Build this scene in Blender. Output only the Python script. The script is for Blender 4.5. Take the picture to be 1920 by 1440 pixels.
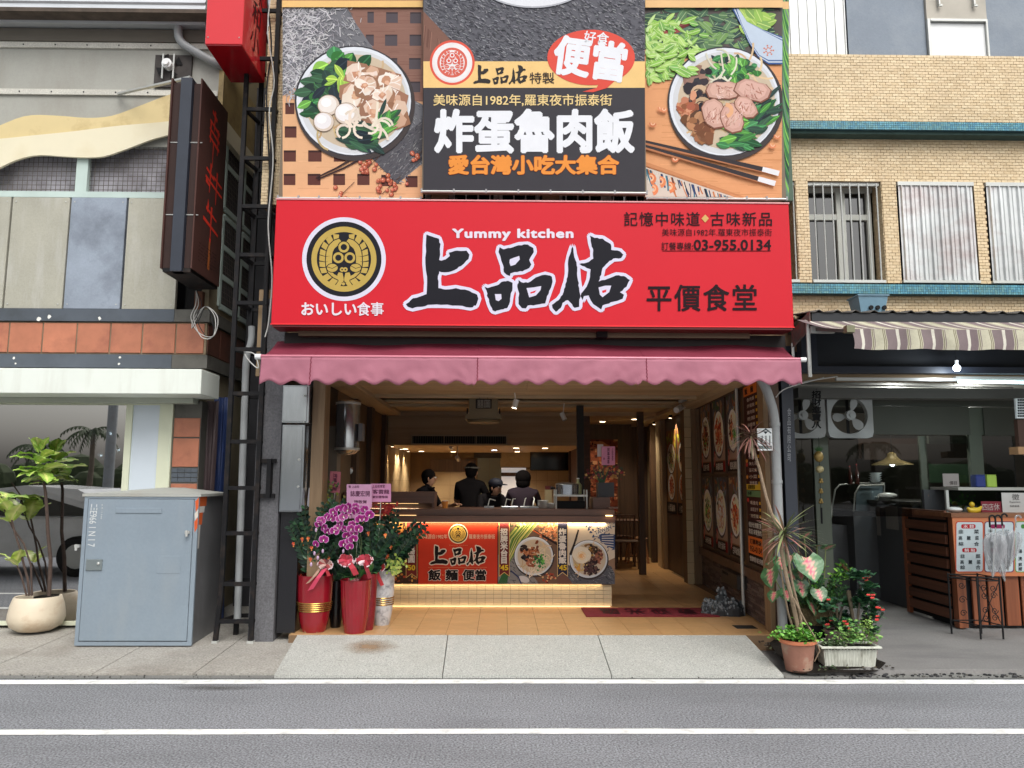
import bpy,bmesh,math,random
from mathutils import Vector,Matrix,Euler,noise
random.seed(7)
R = math.radians
PI = math.pi
scene = bpy.context.scene
for o in list(bpy.data.objects):
 bpy.data.objects.remove(o)
COL = scene.collection
CAM_Z = 1.60
cam_data = bpy.data.cameras.new('camera')
cam_data.sensor_width = 36
cam_data.lens = 27.0
cam_data.clip_end = 800
cam = bpy.data.objects.new('camera',cam_data)
COL.objects.link(cam)
cam.location = (0,0,CAM_Z)
CAMR = Matrix.Rotation(R(-0.8),3,'Z')@Matrix.Rotation(R(90+7.125),3,'X')@Matrix.Rotation(R(0.2),3,'Z')
cam.rotation_euler = CAMR.to_euler()
scene.camera = cam
world = bpy.data.worlds.new('World')
scene.world = world
world.use_nodes = True
wn = world.node_tree.nodes
wl = world.node_tree.links
bg = wn['Background']
sky = wn.new('ShaderNodeTexSky')
sky.sky_type = 'NISHITA'
sky.sun_disc = False
sky.sun_elevation = R(52)
sky.sun_rotation = R(160)
sky.air_density = 1.6
sky.dust_density = 5.0
sky.ozone_density = 1.0
hs = wn.new('ShaderNodeHueSaturation')
hs.inputs['Saturation'].default_value = 0.25
wl.new(sky.outputs[0],hs.inputs['Color'])
wl.new(hs.outputs[0],bg.inputs['Color'])
bg.inputs['Strength'].default_value = 0.13
sun_d = bpy.data.lights.new('sun','SUN')
sun_d.energy = 1.2
sun_d.angle = R(40)
sun_d.color = (1.0,0.98,0.95)
sun = bpy.data.objects.new('sun',sun_d)
COL.objects.link(sun)
sdir = Vector((math.sin(R(160))*math.cos(R(52)),math.cos(R(160))*math.cos(R(52)),math.sin(R(52))))
sun.rotation_euler = sdir.to_track_quat('Z','Y').to_euler()
vs = scene.view_settings
vs.view_transform = 'Standard'
vs.look = 'None'
vs.gamma = 1
vs.exposure = 0.42
vs.use_curve_mapping = False
def ray(px,py):
 return CAMR@Vector(((px-960)/1440.0,(720-py)/1440.0,-1.0))
def P(px,py,Y):
 d = ray(px,py)
 return Vector((0,0,CAM_Z))+d*(Y/d.y)
def G(px,py,z=0.0):
 d = ray(px,py)
 return Vector((0,0,CAM_Z))+d*((z-CAM_Z)/d.z)
def XZ(px,py,Y):
 p = P(px,py,Y)
 return p.x,p.z
def lin(c):
 c = c/255.0
 return c/12.92 if c<=0.04045 else((c+0.055)/1.055)**2.4
def rgb(c,k=1.0):
 return(lin(c[0])*k,lin(c[1])*k,lin(c[2])*k,1.0)
MATS = {}
def mat(name,col=(128,128,128),rough=0.6,metal=0.0,var=0.12,scale=3.0,fine=0.0,fscale=60.0,bump=0.0,bscale=80.0,rnd=0.0,coat=0.0,k=1.0,stretch=(1,1,1),stain=None,stain_amt=0.0,stain_scale=1.5,stain_stretch=(1,1,1),spec=0.5,trans=0.0,attr=False,alpha=1.0,emit=0.0,sheen=0.0,subsurf=0.0):
 if name in MATS:
  return MATS[name]
 m = bpy.data.materials.new(name)
 m.use_nodes = True
 nt = m.node_tree
 N = nt.nodes
 L = nt.links
 b = N['Principled BSDF']
 tc = N.new('ShaderNodeTexCoord')
 mp = N.new('ShaderNodeMapping')
 mp.inputs['Scale'].default_value = stretch
 L.new(tc.outputs['Object'],mp.inputs['Vector'])
 cur = None
 if attr:
  a = N.new('ShaderNodeAttribute')
  a.attribute_name = 'col'
  cur = a.outputs['Color']
 else:
  r = N.new('ShaderNodeRGB')
  r.outputs[0].default_value = rgb(col,k)
  cur = r.outputs[0]
 vec = mp.outputs['Vector']
 if rnd>0:
  oi = N.new('ShaderNodeObjectInfo')
  add = N.new('ShaderNodeVectorMath')
  add.operation = 'SCALE'
  cm = N.new('ShaderNodeCombineXYZ')
  for i in range(3):
   L.new(oi.outputs['Random'],cm.inputs[i])
  L.new(cm.outputs[0],add.inputs[0])
  add.inputs['Scale'].default_value = 37.0
  ad2 = N.new('ShaderNodeVectorMath')
  L.new(vec,ad2.inputs[0])
  L.new(add.outputs[0],ad2.inputs[1])
  vec = ad2.outputs[0]
  h = N.new('ShaderNodeHueSaturation')
  mr = N.new('ShaderNodeMapRange')
  mr.inputs['To Min'].default_value = 1-rnd
  mr.inputs['To Max'].default_value = 1+rnd
  L.new(oi.outputs['Random'],mr.inputs['Value'])
  L.new(mr.outputs[0],h.inputs['Value'])
  L.new(cur,h.inputs['Color'])
  cur = h.outputs[0]
 def ntex(sc,det=6.0,v=None,rough_=0.6):
  n = N.new('ShaderNodeTexNoise')
  n.inputs['Scale'].default_value = sc
  n.inputs['Detail'].default_value = det
  n.inputs['Roughness'].default_value = rough_
  L.new(v or vec,n.inputs['Vector'])
  return n
 def mulvar(cur,n,amt):
  mr = N.new('ShaderNodeMapRange')
  mr.inputs['From Min'].default_value = 0.25
  mr.inputs['From Max'].default_value = 0.75
  mr.inputs['To Min'].default_value = 1-amt
  mr.inputs['To Max'].default_value = 1+amt
  L.new(n.outputs['Fac'],mr.inputs['Value'])
  vm = N.new('ShaderNodeVectorMath')
  vm.operation = 'SCALE'
  L.new(cur,vm.inputs[0])
  L.new(mr.outputs[0],vm.inputs['Scale'])
  return vm.outputs[0]
 n1 = None
 if var>0:
  n1 = ntex(scale)
  cur = mulvar(cur,n1,var)
 if fine>0:
  n2 = ntex(fscale,3.0)
  cur = mulvar(cur,n2,fine)
 if stain is not None:
  mp2 = N.new('ShaderNodeMapping')
  mp2.inputs['Scale'].default_value = stain_stretch
  L.new(tc.outputs['Object'],mp2.inputs['Vector'])
  ns = ntex(stain_scale,8.0,mp2.outputs[0],0.65)
  cr = N.new('ShaderNodeMapRange')
  cr.inputs['From Min'].default_value = 0.5
  cr.inputs['From Max'].default_value = 0.72
  cr.inputs['To Max'].default_value = stain_amt
  L.new(ns.outputs['Fac'],cr.inputs['Value'])
  mx = N.new('ShaderNodeMix')
  mx.data_type = 'RGBA'
  L.new(cr.outputs[0],mx.inputs['Factor'])
  L.new(cur,mx.inputs[6])
  mx.inputs[7].default_value = rgb(stain,k)
  cur = mx.outputs[2]
 L.new(cur,b.inputs['Base Color'])
 b.inputs['Roughness'].default_value = rough
 if n1 is not None and metal>0.3 or coat>0:
  pass
 b.inputs['Metallic'].default_value = metal
 b.inputs['Specular IOR Level'].default_value = spec
 b.inputs['Coat Weight'].default_value = coat
 b.inputs['Coat Roughness'].default_value = 0.08
 if trans:
  b.inputs['Transmission Weight'].default_value = trans
 if sheen:
  b.inputs['Sheen Weight'].default_value = sheen
 if alpha<1:
  b.inputs['Alpha'].default_value = alpha
 if emit>0:
  L.new(cur,b.inputs['Emission Color'])
  b.inputs['Emission Strength'].default_value = emit
 if bump>0:
  nb = ntex(bscale,4.0)
  bp = N.new('ShaderNodeBump')
  bp.inputs['Strength'].default_value = min(1.0,bump)
  bp.inputs['Distance'].default_value = 0.004*max(1,bump)
  L.new(nb.outputs['Fac'],bp.inputs['Height'])
  L.new(bp.outputs[0],b.inputs['Normal'])
 MATS[name] = m
 return m
def emission(name,col=(255,255,255),strength=1):
 if name in MATS:
  return MATS[name]
 m = bpy.data.materials.new(name)
 m.use_nodes = True
 b = m.node_tree.nodes['Principled BSDF']
 b.inputs['Base Color'].default_value = (0.8,0.8,0.8,1)
 b.inputs['Emission Color'].default_value = rgb(col)
 b.inputs['Emission Strength'].default_value = strength
 MATS[name] = m
 return m
def glass_mat(name,tint=(200,210,205),mirror=0.12,rough=0.01,dark=0.15):
 if name in MATS:
  return MATS[name]
 m = bpy.data.materials.new(name)
 m.use_nodes = True
 nt = m.node_tree
 N = nt.nodes
 L = nt.links
 N.remove(N['Principled BSDF'])
 out = N['Material Output']
 t = N.new('ShaderNodeBsdfTransparent')
 t.inputs[0].default_value = rgb(tint,1-dark)
 g = N.new('ShaderNodeBsdfGlossy')
 g.inputs['Roughness'].default_value = rough
 g.inputs['Color'].default_value = (0.95,0.95,0.95,1)
 fr = N.new('ShaderNodeFresnel')
 fr.inputs['IOR'].default_value = 1.5
 ad = N.new('ShaderNodeMath')
 ad.operation = 'ADD'
 ad.use_clamp = True
 ad.inputs[1].default_value = mirror
 L.new(fr.outputs[0],ad.inputs[0])
 mx = N.new('ShaderNodeMixShader')
 L.new(ad.outputs[0],mx.inputs[0])
 L.new(t.outputs[0],mx.inputs[1])
 L.new(g.outputs[0],mx.inputs[2])
 L.new(mx.outputs[0],out.inputs['Surface'])
 MATS[name] = m
 return m
def wood_mat(name,c1,c2,axis='X',scale=1.0,rough=0.5,k=1.0,rnd=0.12,coat=0.0):
 if name in MATS:
  return MATS[name]
 m = bpy.data.materials.new(name)
 m.use_nodes = True
 nt = m.node_tree
 N = nt.nodes
 L = nt.links
 b = N['Principled BSDF']
 tc = N.new('ShaderNodeTexCoord')
 mp = N.new('ShaderNodeMapping')
 s = {'X':(0.6,14,14),'Y':(14,0.6,14),'Z':(14,14,0.6)}[axis]
 mp.inputs['Scale'].default_value = [q*scale for q in s]
 L.new(tc.outputs['Object'],mp.inputs['Vector'])
 oi = N.new('ShaderNodeObjectInfo')
 cm = N.new('ShaderNodeCombineXYZ')
 mu = N.new('ShaderNodeMath')
 mu.operation = 'MULTIPLY'
 mu.inputs[1].default_value = 41.0
 L.new(oi.outputs['Random'],mu.inputs[0])
 for i in range(3):
  L.new(mu.outputs[0],cm.inputs[i])
 ad = N.new('ShaderNodeVectorMath')
 L.new(mp.outputs[0],ad.inputs[0])
 L.new(cm.outputs[0],ad.inputs[1])
 n = N.new('ShaderNodeTexNoise')
 n.inputs['Scale'].default_value = 1.0
 n.inputs['Detail'].default_value = 8
 n.inputs['Roughness'].default_value = 0.65
 n.inputs['Distortion'].default_value = 0.6
 L.new(ad.outputs[0],n.inputs['Vector'])
 cr = N.new('ShaderNodeValToRGB')
 cr.color_ramp.elements[0].position = 0.33
 cr.color_ramp.elements[0].color = rgb(c1,k)
 cr.color_ramp.elements[1].position = 0.66
 cr.color_ramp.elements[1].color = rgb(c2,k)
 L.new(n.outputs['Fac'],cr.inputs[0])
 h = N.new('ShaderNodeHueSaturation')
 mr = N.new('ShaderNodeMapRange')
 mr.inputs['To Min'].default_value = 1-rnd
 mr.inputs['To Max'].default_value = 1+rnd
 L.new(oi.outputs['Random'],mr.inputs['Value'])
 L.new(mr.outputs[0],h.inputs['Value'])
 L.new(cr.outputs[0],h.inputs['Color'])
 L.new(h.outputs[0],b.inputs['Base Color'])
 b.inputs['Roughness'].default_value = rough
 b.inputs['Coat Weight'].default_value = coat
 bp = N.new('ShaderNodeBump')
 bp.inputs['Strength'].default_value = 0.35
 bp.inputs['Distance'].default_value = 0.003
 L.new(n.outputs['Fac'],bp.inputs['Height'])
 L.new(bp.outputs[0],b.inputs['Normal'])
 MATS[name] = m
 return m
ORG = {}
class MB:
 def __init__(self):
  self.v = []
  self.f = []
  self.mi = []
  self.cols = []
  self.cur = 0
  self.c = None
 def add(self,vs_,fs,c=None):
  b = len(self.v)
  self.v+=[Vector(q)for q in vs_]
  for f in fs:
   self.f.append([b+i for i in f])
   self.mi.append(self.cur)
   self.cols.append(c or self.c or(0.5,0.5,0.5,1))
  return b
 def box(self,x0,x1,y0,y1,z0,z1,c=None,bev=0.0):
  if x0>x1:x0,x1 = x1,x0
  if y0>y1:y0,y1 = y1,y0
  if z0>z1:z0,z1 = z1,z0
  if bev>0:
   b = min(bev,(x1-x0)*.45,(y1-y0)*.45,(z1-z0)*.45)
   vs_ = []
   for(sx,sy,sz)in[(a,b2,c2)for a in(0,1)for b2 in(0,1)for c2 in(0,1)]:
    X,Y,Z = (x0,x1)[sx],(y0,y1)[sy],(z0,z1)[sz]
    dx,dy,dz = (b,-b)[sx],(b,-b)[sy],(b,-b)[sz]
    vs_+=[(X,Y+dy,Z+dz),(X+dx,Y,Z+dz),(X+dx,Y+dy,Z)]
   def I(sx,sy,sz,k):return(sx*4+sy*2+sz)*3+k
   fs = [[I(0,0,0,0),I(0,0,1,0),I(0,1,1,0),I(0,1,0,0)],[I(1,0,0,0),I(1,1,0,0),I(1,1,1,0),I(1,0,1,0)],[I(0,0,0,1),I(1,0,0,1),I(1,0,1,1),I(0,0,1,1)],[I(0,1,0,1),I(0,1,1,1),I(1,1,1,1),I(1,1,0,1)],[I(0,0,0,2),I(0,1,0,2),I(1,1,0,2),I(1,0,0,2)],[I(0,0,1,2),I(1,0,1,2),I(1,1,1,2),I(0,1,1,2)]]
   for s in(0,1):
    for t in(0,1):
     fs.append([I(s,t,0,0),I(s,t,1,0),I(s,t,1,1),I(s,t,0,1)])
     fs.append([I(s,0,t,0),I(s,1,t,0),I(s,1,t,2),I(s,0,t,2)])
     fs.append([I(0,s,t,1),I(1,s,t,1),I(1,s,t,2),I(0,s,t,2)])
   for s in(0,1):
    for t in(0,1):
     for u in(0,1):
      fs.append([I(s,t,u,0),I(s,t,u,1),I(s,t,u,2)])
   self.add(vs_,fs,c)
   return self
  self.add([(x0,y0,z0),(x1,y0,z0),(x1,y1,z0),(x0,y1,z0),(x0,y0,z1),(x1,y0,z1),(x1,y1,z1),(x0,y1,z1)],[[0,3,2,1],[4,5,6,7],[0,1,5,4],[1,2,6,5],[2,3,7,6],[3,0,4,7]],c)
  return self
 def hexa(self,p,c=None):
  self.add(p,[[0,3,2,1],[4,5,6,7],[0,1,5,4],[1,2,6,5],[2,3,7,6],[3,0,4,7]],c)
  return self
 def quad(self,a,b,c_,d,c=None):
  self.add([a,b,c_,d],[[0,1,2,3]],c)
  return self
 def poly(self,pts,c=None):
  self.add(pts,[list(range(len(pts)))],c)
  return self
 def slab(self,pts,off,c=None):
  n = len(pts)
  off = Vector(off)
  vs_ = [Vector(q)for q in pts]+[Vector(q)+off for q in pts]
  fs = [list(range(n))[::-1],[n+i for i in range(n)]]
  for i in range(n):
   j = (i+1)%n
   fs.append([i,j,n+j,n+i])
  self.add(vs_,fs,c)
  return self
 def bar(self,a,b,w,h=None,up=(0,0,1),c=None):
  a,b = Vector(a),Vector(b)
  h = h or w
  d = (b-a)
  if d.length<1e-6:return self
  d.normalize()
  up = Vector(up)
  if abs(d.dot(up))>0.95:up = Vector((0,1,0))
  s = d.cross(up).normalized()
  u = s.cross(d).normalized()
  s*=w/2
  u*=h/2
  self.hexa([a-s-u,a+s-u,a+s+u,a-s+u,b-s-u,b+s-u,b+s+u,b-s+u],c)
  return self
 def tube(self,pts,r,n=8,c=None,caps=True,r2=None):
  pts = [Vector(q)for q in pts]
  k = len(pts)
  rings = []
  prev = None
  for i,q in enumerate(pts):
   if i==0:d = pts[1]-pts[0]
   elif i==k-1:d = pts[-1]-pts[-2]
   else:d = (pts[i+1]-pts[i]).normalized()+(pts[i]-pts[i-1]).normalized()
   if d.length<1e-9:d = Vector((0,0,1))
   d.normalize()
   if prev is None:
    up = Vector((0,0,1))if abs(d.z)<0.9 else Vector((1,0,0))
    s = d.cross(up).normalized()
   else:
    s = (prev-d*prev.dot(d)).normalized()
   prev = s
   u = d.cross(s)
   if isinstance(r,(list,tuple)):rr = r[i]
   elif r2 is not None:rr = r+(r2-r)*i/(k-1)
   else:rr = r
   rings.append([q+(s*math.cos(2*PI*j/n)+u*math.sin(2*PI*j/n))*rr for j in range(n)])
  vs_ = [p for rg in rings for p in rg]
  fs = []
  for i in range(k-1):
   for j in range(n):
    j2 = (j+1)%n
    fs.append([i*n+j,i*n+j2,(i+1)*n+j2,(i+1)*n+j])
  if caps:
   fs.append(list(range(n))[::-1])
   fs.append([(k-1)*n+j for j in range(n)])
  self.add(vs_,fs,c)
  return self
 def lathe(self,cx,cy,prof,n=24,c=None,wob=None,cap=True):
  vs_ = []
  for(r,z)in prof:
   for j in range(n):
    a = 2*PI*j/n
    rr = r*(1+(wob(a,z)if wob else 0))
    vs_.append((cx+rr*math.cos(a),cy+rr*math.sin(a),z))
  fs = []
  for i in range(len(prof)-1):
   for j in range(n):
    j2 = (j+1)%n
    fs.append([i*n+j,i*n+j2,(i+1)*n+j2,(i+1)*n+j])
  if cap:
   fs.append(list(range(n))[::-1])
   fs.append([(len(prof)-1)*n+j for j in range(n)])
  self.add(vs_,fs,c)
  return self
 def ball(self,p,r,n=10,m=7,sc=(1,1,1),c=None,rot=None):
  p = Vector(p)
  vs_ = []
  for i in range(m+1):
   t = PI*i/m
   for j in range(n):
    a = 2*PI*j/n
    q = Vector((r*sc[0]*math.sin(t)*math.cos(a),r*sc[1]*math.sin(t)*math.sin(a),r*sc[2]*math.cos(t)))
    if rot:q = rot@q
    vs_.append(p+q)
  fs = []
  for i in range(m):
   for j in range(n):
    j2 = (j+1)%n
    if i==0:fs.append([j,(i+1)*n+j,(i+1)*n+j2])
    elif i==m-1:fs.append([i*n+j,(i+1)*n+j,i*n+j2])
    else:fs.append([i*n+j,(i+1)*n+j,(i+1)*n+j2,i*n+j2])
  self.add(vs_,fs,c)
  return self
 def build(self,name,m,parent=None,smooth=False,loc=None,kind=None,label=None,solid=0.0,autos=None):
  root = ORG.get(parent.name,Vector((0,0,0)))if parent else Vector((0,0,0))
  if loc is not None:o_ = Vector(loc)
  elif parent:o_ = root
  else:
   xs = [q.x for q in self.v]; ys = [q.y for q in self.v]; zs = [q.z for q in self.v]
   o_ = Vector(((min(xs)+max(xs))/2,(min(ys)+max(ys))/2,min(zs)))
  me = bpy.data.meshes.new(name)
  me.from_pydata([q-o_ for q in self.v],[],self.f)
  ms = m if isinstance(m,(list,tuple))else[m]
  for q in ms:me.materials.append(q)
  if len(ms)>1:me.polygons.foreach_set('material_index',self.mi)
  ca = me.color_attributes.new('col','FLOAT_COLOR','CORNER')
  buf = []
  for i,f in enumerate(self.f):
   c = self.cols[i]
   if isinstance(c,list):
    for q in c:buf+=list(q)
   else:
    buf+=list(c)*len(f)
  ca.data.foreach_set('color',buf)
  if smooth:
   me.polygons.foreach_set('use_smooth',[True]*len(self.f))
  me.update()
  ob = bpy.data.objects.new(name,me)
  COL.objects.link(ob)
  if smooth:
   bm = bmesh.new(); bm.from_mesh(me)
   bmesh.ops.recalc_face_normals(bm,faces=bm.faces)
   for e in bm.edges:
    if len(e.link_faces)==2 and e.calc_face_angle(0)>R(autos or 40):e.smooth = False
   bm.to_mesh(me); bm.free()
  if parent:
   ob.parent = parent
   ob.location = o_-root
  else:
   ob.location = o_
  ORG[ob.name] = o_
  if kind:ob['kind'] = kind
  if label:ob['label'] = label
  if solid:
   md = ob.modifiers.new('solid','SOLIDIFY'); md.thickness = solid; md.offset = 0
  return ob
def thing(name,label,cat,loc=(0,0,0),group=None):
 o = bpy.data.objects.new(name,None)
 o.empty_display_size = 0.1
 COL.objects.link(o)
 o.location = loc
 ORG[o.name] = Vector(loc)
 o['label'] = label
 o['category'] = cat
 if group:o['group'] = group
 return o
def tag(o,label,cat,group=None):
 o['label'] = label
 o['category'] = cat
 if group:o['group'] = group
 return o
def struct(name,mb,m,**kw):
 o = mb.build(name,m,**kw)
 o['kind'] = 'structure'
 return o
def piece(src,loc,parent,name=None):
 c = src.copy()
 if name:c.name = name
 COL.objects.link(c)
 c.parent = parent
 c.location = Vector(loc)-ORG[parent.name]
 return c
def rep(src,root,label,loc,rz=0.0,group=None):
 r = src.copy(); COL.objects.link(r)
 r.location = loc; r.rotation_euler = (0,0,rz)
 r['label'] = label
 if group:r['group'] = group
 ORG[r.name] = Vector(loc)
 for ch in[q for q in bpy.data.objects if q.parent==src]:
  c = ch.copy(); COL.objects.link(c); c.parent = r
  for g in[q for q in bpy.data.objects if q.parent==ch]:
   d = g.copy(); COL.objects.link(d); d.parent = c
 return r
class PxPlane:
 def __init__(self,Y):self.Y = Y
 def pt(self,u,v,h):
  p = P(u,v,self.Y)
  return Vector((p.x,p.y-h,p.z))
class UVPlane:
 def __init__(self,o,right,down,uw=1.0,vh=1.0):
  self.o,self.r,self.d = Vector(o),Vector(right)/uw,Vector(down)/vh
  self.n = Vector(down).cross(Vector(right)).normalized()
  self.n = -self.n if self.n.dot(Vector((0,0,CAM_Z))-self.o)<0 else self.n
 def pt(self,u,v,h):
  return self.o+self.r*u+self.d*v+self.n*h
PRINT_K = 0.82
class Print:
 def __init__(self,plane,h0=0.0006,eps=1.5e-5,clip=None):
  self.pl = plane; self.h = h0; self.eps = eps; self.mb = MB(); self.clip = clip
  self.rnd = random.Random(3)
 def col(self,c,j=0):
  if j:
   d = self.rnd.uniform(-j,j)
   c = [min(255,max(0,q+d+self.rnd.uniform(-j,j)*.3))for q in c]
  return rgb(c,PRINT_K)
 def poly(self,pts,c,j=0):
  if self.clip:
   x0,y0,x1,y1 = self.clip
   pts = clip_poly(pts,x0,y0,x1,y1)
   if len(pts)<3:return
  self.h+=self.eps
  self.mb.poly([self.pl.pt(a,b,self.h)for a,b in pts],self.col(c,j))
 def rect(self,x0,y0,x1,y1,c,j=0):
  self.poly([(x0,y0),(x1,y0),(x1,y1),(x0,y1)],c,j)
 def ell(self,cx,cy,rx,ry,c,rot=0,n=20,jit=0.0,j=0):
  pts = []
  ca,sa = math.cos(rot),math.sin(rot)
  for i in range(n):
   a = 2*PI*i/n
   k = 1+(self.rnd.uniform(-jit,jit)if jit else 0)
   x,y = rx*k*math.cos(a),ry*k*math.sin(a)
   pts.append((cx+x*ca-y*sa,cy+x*sa+y*ca))
  self.poly(pts,c,j)
 def ring(self,cx,cy,r1,r0,c,n=48):
  self.h+=self.eps
  for i in range(n):
   a,b = 2*PI*i/n,2*PI*(i+1)/n
   q = [(cx+r1*math.cos(a),cy+r1*math.sin(a)),(cx+r1*math.cos(b),cy+r1*math.sin(b)),(cx+r0*math.cos(b),cy+r0*math.sin(b)),(cx+r0*math.cos(a),cy+r0*math.sin(a))]
   self.mb.poly([self.pl.pt(x,y,self.h)for x,y in q],self.col(c))
 def stroke(self,pts,w,c,j=0,taper=False,w2=None):
  L_,R_ = [],[]
  n = len(pts)
  for i,(x,y)in enumerate(pts):
   a = pts[max(0,i-1)]; b = pts[min(n-1,i+1)]
   dx,dy = b[0]-a[0],b[1]-a[1]
   l = math.hypot(dx,dy)or 1
   ww = w/2 if w2 is None else(w+(w2-w)*i/(n-1))/2
   if taper:ww*=math.sin(PI*(i+0.35)/(n-0.3))**0.6 if 0<i<n-1 else 0.25
   L_.append((x-dy/l*ww,y+dx/l*ww)); R_.append((x+dy/l*ww,y-dx/l*ww))
  self.poly(L_+R_[::-1],c,j)
 def curl(self,x,y,ln,w,ang,bend,c,j=0,n=7):
  pts = []
  for i in range(n):
   pts.append((x,y))
   x+=math.cos(ang)*ln/n; y+=math.sin(ang)*ln/n
   ang+=bend/n
  self.stroke(pts,w,c,j)
 def leaf(self,x,y,ln,w,ang,c1,c2=None,j=8):
  pts = []
  n = 7
  for s in(1,-1):
   rng = range(n+1)if s==1 else range(n-1,0,-1)
   for i in rng:
    t = i/n
    ww = s*w/2*math.sin(PI*t)**0.8
    pts.append((x+math.cos(ang)*ln*t-math.sin(ang)*ww,y+math.sin(ang)*ln*t+math.cos(ang)*ww))
  self.poly(pts,c1,j)
  if c2:self.stroke([(x+math.cos(ang)*ln*t,y+math.sin(ang)*ln*t)for t in(0.05,.5,.95)],max(0.6,w*.1),c2)
 def build(self,name,parent,m=None):
  return self.mb.build(name,m or PRINTM,parent)
def clip_poly(pts,x0,y0,x1,y1):
 def cl(pts,ins,inter):
  out = []
  for i in range(len(pts)):
   a,b = pts[i-1],pts[i]
   ia,ib = ins(a),ins(b)
   if ib:
    if not ia:out.append(inter(a,b))
    out.append(b)
   elif ia:out.append(inter(a,b))
  return out
 def ix(xx):return lambda a,b:(xx,a[1]+(b[1]-a[1])*(xx-a[0])/(b[0]-a[0]))
 def iy(yy):return lambda a,b:(a[0]+(b[0]-a[0])*(yy-a[1])/(b[1]-a[1]),yy)
 pts = cl(pts,lambda p:p[0]>=x0,ix(x0))
 if pts:pts = cl(pts,lambda p:p[0]<=x1,ix(x1))
 if pts:pts = cl(pts,lambda p:p[1]>=y0,iy(y0))
 if pts:pts = cl(pts,lambda p:p[1]<=y1,iy(y1))
 return pts
PRINTM = mat('printed_vinyl',attr=True,var=0.05,scale=6,rough=0.6,fine=0.06,fscale=240,spec=0.15)
def glyphs(s,bold=0.0,spacing=1.0,vertical=False):
 cu = bpy.data.curves.new('t','FONT')
 cu.body = '\n'.join(s)if vertical else s
 cu.size = 1.0
 cu.space_character = spacing
 if vertical:
  cu.space_line = spacing
  cu.align_x = 'CENTER'
 cu.offset = bold
 cu.resolution_u = 3
 cu.fill_mode = 'FRONT'
 ob = bpy.data.objects.new('t',cu)
 COL.objects.link(ob)
 bpy.context.view_layer.update()
 dg = bpy.context.evaluated_depsgraph_get()
 me = ob.evaluated_get(dg).to_mesh()
 vs_ = [v.co.copy()for v in me.vertices]
 fs = [list(p.vertices)for p in me.polygons]
 ob.evaluated_get(dg).to_mesh_clear()
 bpy.data.objects.remove(ob)
 bpy.data.curves.remove(cu)
 return vs_,fs
GC = {}
def lettering(s,pl,box,col,parent,bold=0.0,h=0.004,spacing=1.0,vertical=False,outline=None,name='lettering',ref=None,shear=0.0,m=None,rot=0.0):
 key = (s,spacing,vertical)
 def get(b):
  if key not in GC:GC[key] = glyphs(s,0.0,spacing,vertical)
  return GC[key]
 vs_,fs = get(0.0)
 if not vs_:return None
 x0 = min(v.x for v in vs_); x1 = max(v.x for v in vs_)
 y0 = min(v.y for v in vs_); y1 = max(v.y for v in vs_)
 u0,v0,u1,v1 = box
 su = (u1-u0)/(x1-x0); sv = (v1-v0)/(y1-y0)
 cu_,cv_ = (u0+u1)/2,(v0+v1)/2
 mb = MB()
 def put(vs2,fs2,hh,c,ox=0.0,oy=0.0):
  pts = []
  for q in vs2:
   uu = u0+(q.x-x0+ox)*su+(q.y-y0)*shear*su
   vv = v1-(q.y-y0+oy)*sv
   if rot:
    du,dv = uu-cu_,vv-cv_
    uu = cu_+du*math.cos(rot)-dv*math.sin(rot)
    vv = cv_+du*math.sin(rot)+dv*math.cos(rot)
   pts.append(pl.pt(uu,vv,hh))
  mb.add(pts,fs2,c)
 def fat(vs2,fs2,hh,c,r):
  k = 8 if r>0.02 else 4
  put(vs2,fs2,hh,c)
  for i in range(k):
   a = 2*PI*(i+0.5)/k
   put(vs2,fs2,hh+(i+1)*1e-5,c,r*math.cos(a),r*math.sin(a))
 vs0,fs0 = get(0.0)
 if outline:
  fat(vs0,fs0,h-0.0005,rgb(outline[1],PRINT_K),bold+outline[0])
 if bold>0:fat(vs0,fs0,h,rgb(col,PRINT_K),bold)
 else:put(vs0,fs0,h,rgb(col,PRINT_K))
 return mb.build(name,m or PRINTM,parent)

# ==== the ground
def X(px,Y,py=900):return P(px,py,Y).x
def Z(py,Y,px=940):return P(px,py,Y).z
M_ASPH = mat('asphalt',(134,136,140),rough=0.85,var=0.12,scale=0.7,fine=0.95,fscale=75,bump=2.2,bscale=85,k=0.95,stain=(92,92,94),stain_amt=0.45,stain_scale=0.5,stain_stretch=(0.5,1.6,1))
M_PAVE = mat('pavement_concrete',(168,164,156),rough=0.9,var=0.14,scale=1.3,fine=0.38,fscale=60,bump=1.2,bscale=80,k=0.86,stain=(122,112,100),stain_amt=0.6,stain_scale=1.1)
M_CONC = mat('dark_concrete',(128,126,124),rough=0.85,var=0.14,scale=1.5,fine=0.15,fscale=60,bump=0.8,bscale=60,k=0.85,stain=(95,93,96),stain_amt=0.6,stain_scale=1.4,stain_stretch=(0.4,2,1))
M_LINE = mat('road_paint',(236,236,232),rough=0.7,var=0.06,scale=4,fine=0.10,fscale=120,bump=0.6,bscale=110,k=1.0,stain=(168,168,166),stain_amt=0.8,stain_scale=7)
M_RAMP = mat('washed_granite',(184,185,179),rough=0.85,var=0.10,scale=1.2,fine=0.5,fscale=85,bump=1.5,bscale=95,k=0.9,stain=(150,148,140),stain_amt=0.35,stain_scale=1.3)
M_SOIL = mat('damp_soil',(46,42,38),rough=1.0,var=0.4,scale=12,bump=2,bscale=60,k=.6,spec=.1)
M_DARK = mat('dark_wall',(52,52,56),rough=0.8,var=0.25,scale=2)  # dark grey, uneven in tone, for backing walls and cores
mb = MB()
mb.quad((-300,-300,0),(300,-300,0),(300,6.52,0),(-300,6.52,0))
struct('road',mb,M_ASPH)
mb = MB()
mb.quad((-300,6.52,-0.004),(300,6.52,-0.004),(300,300,-0.004),(-300,300,-0.004))
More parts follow.
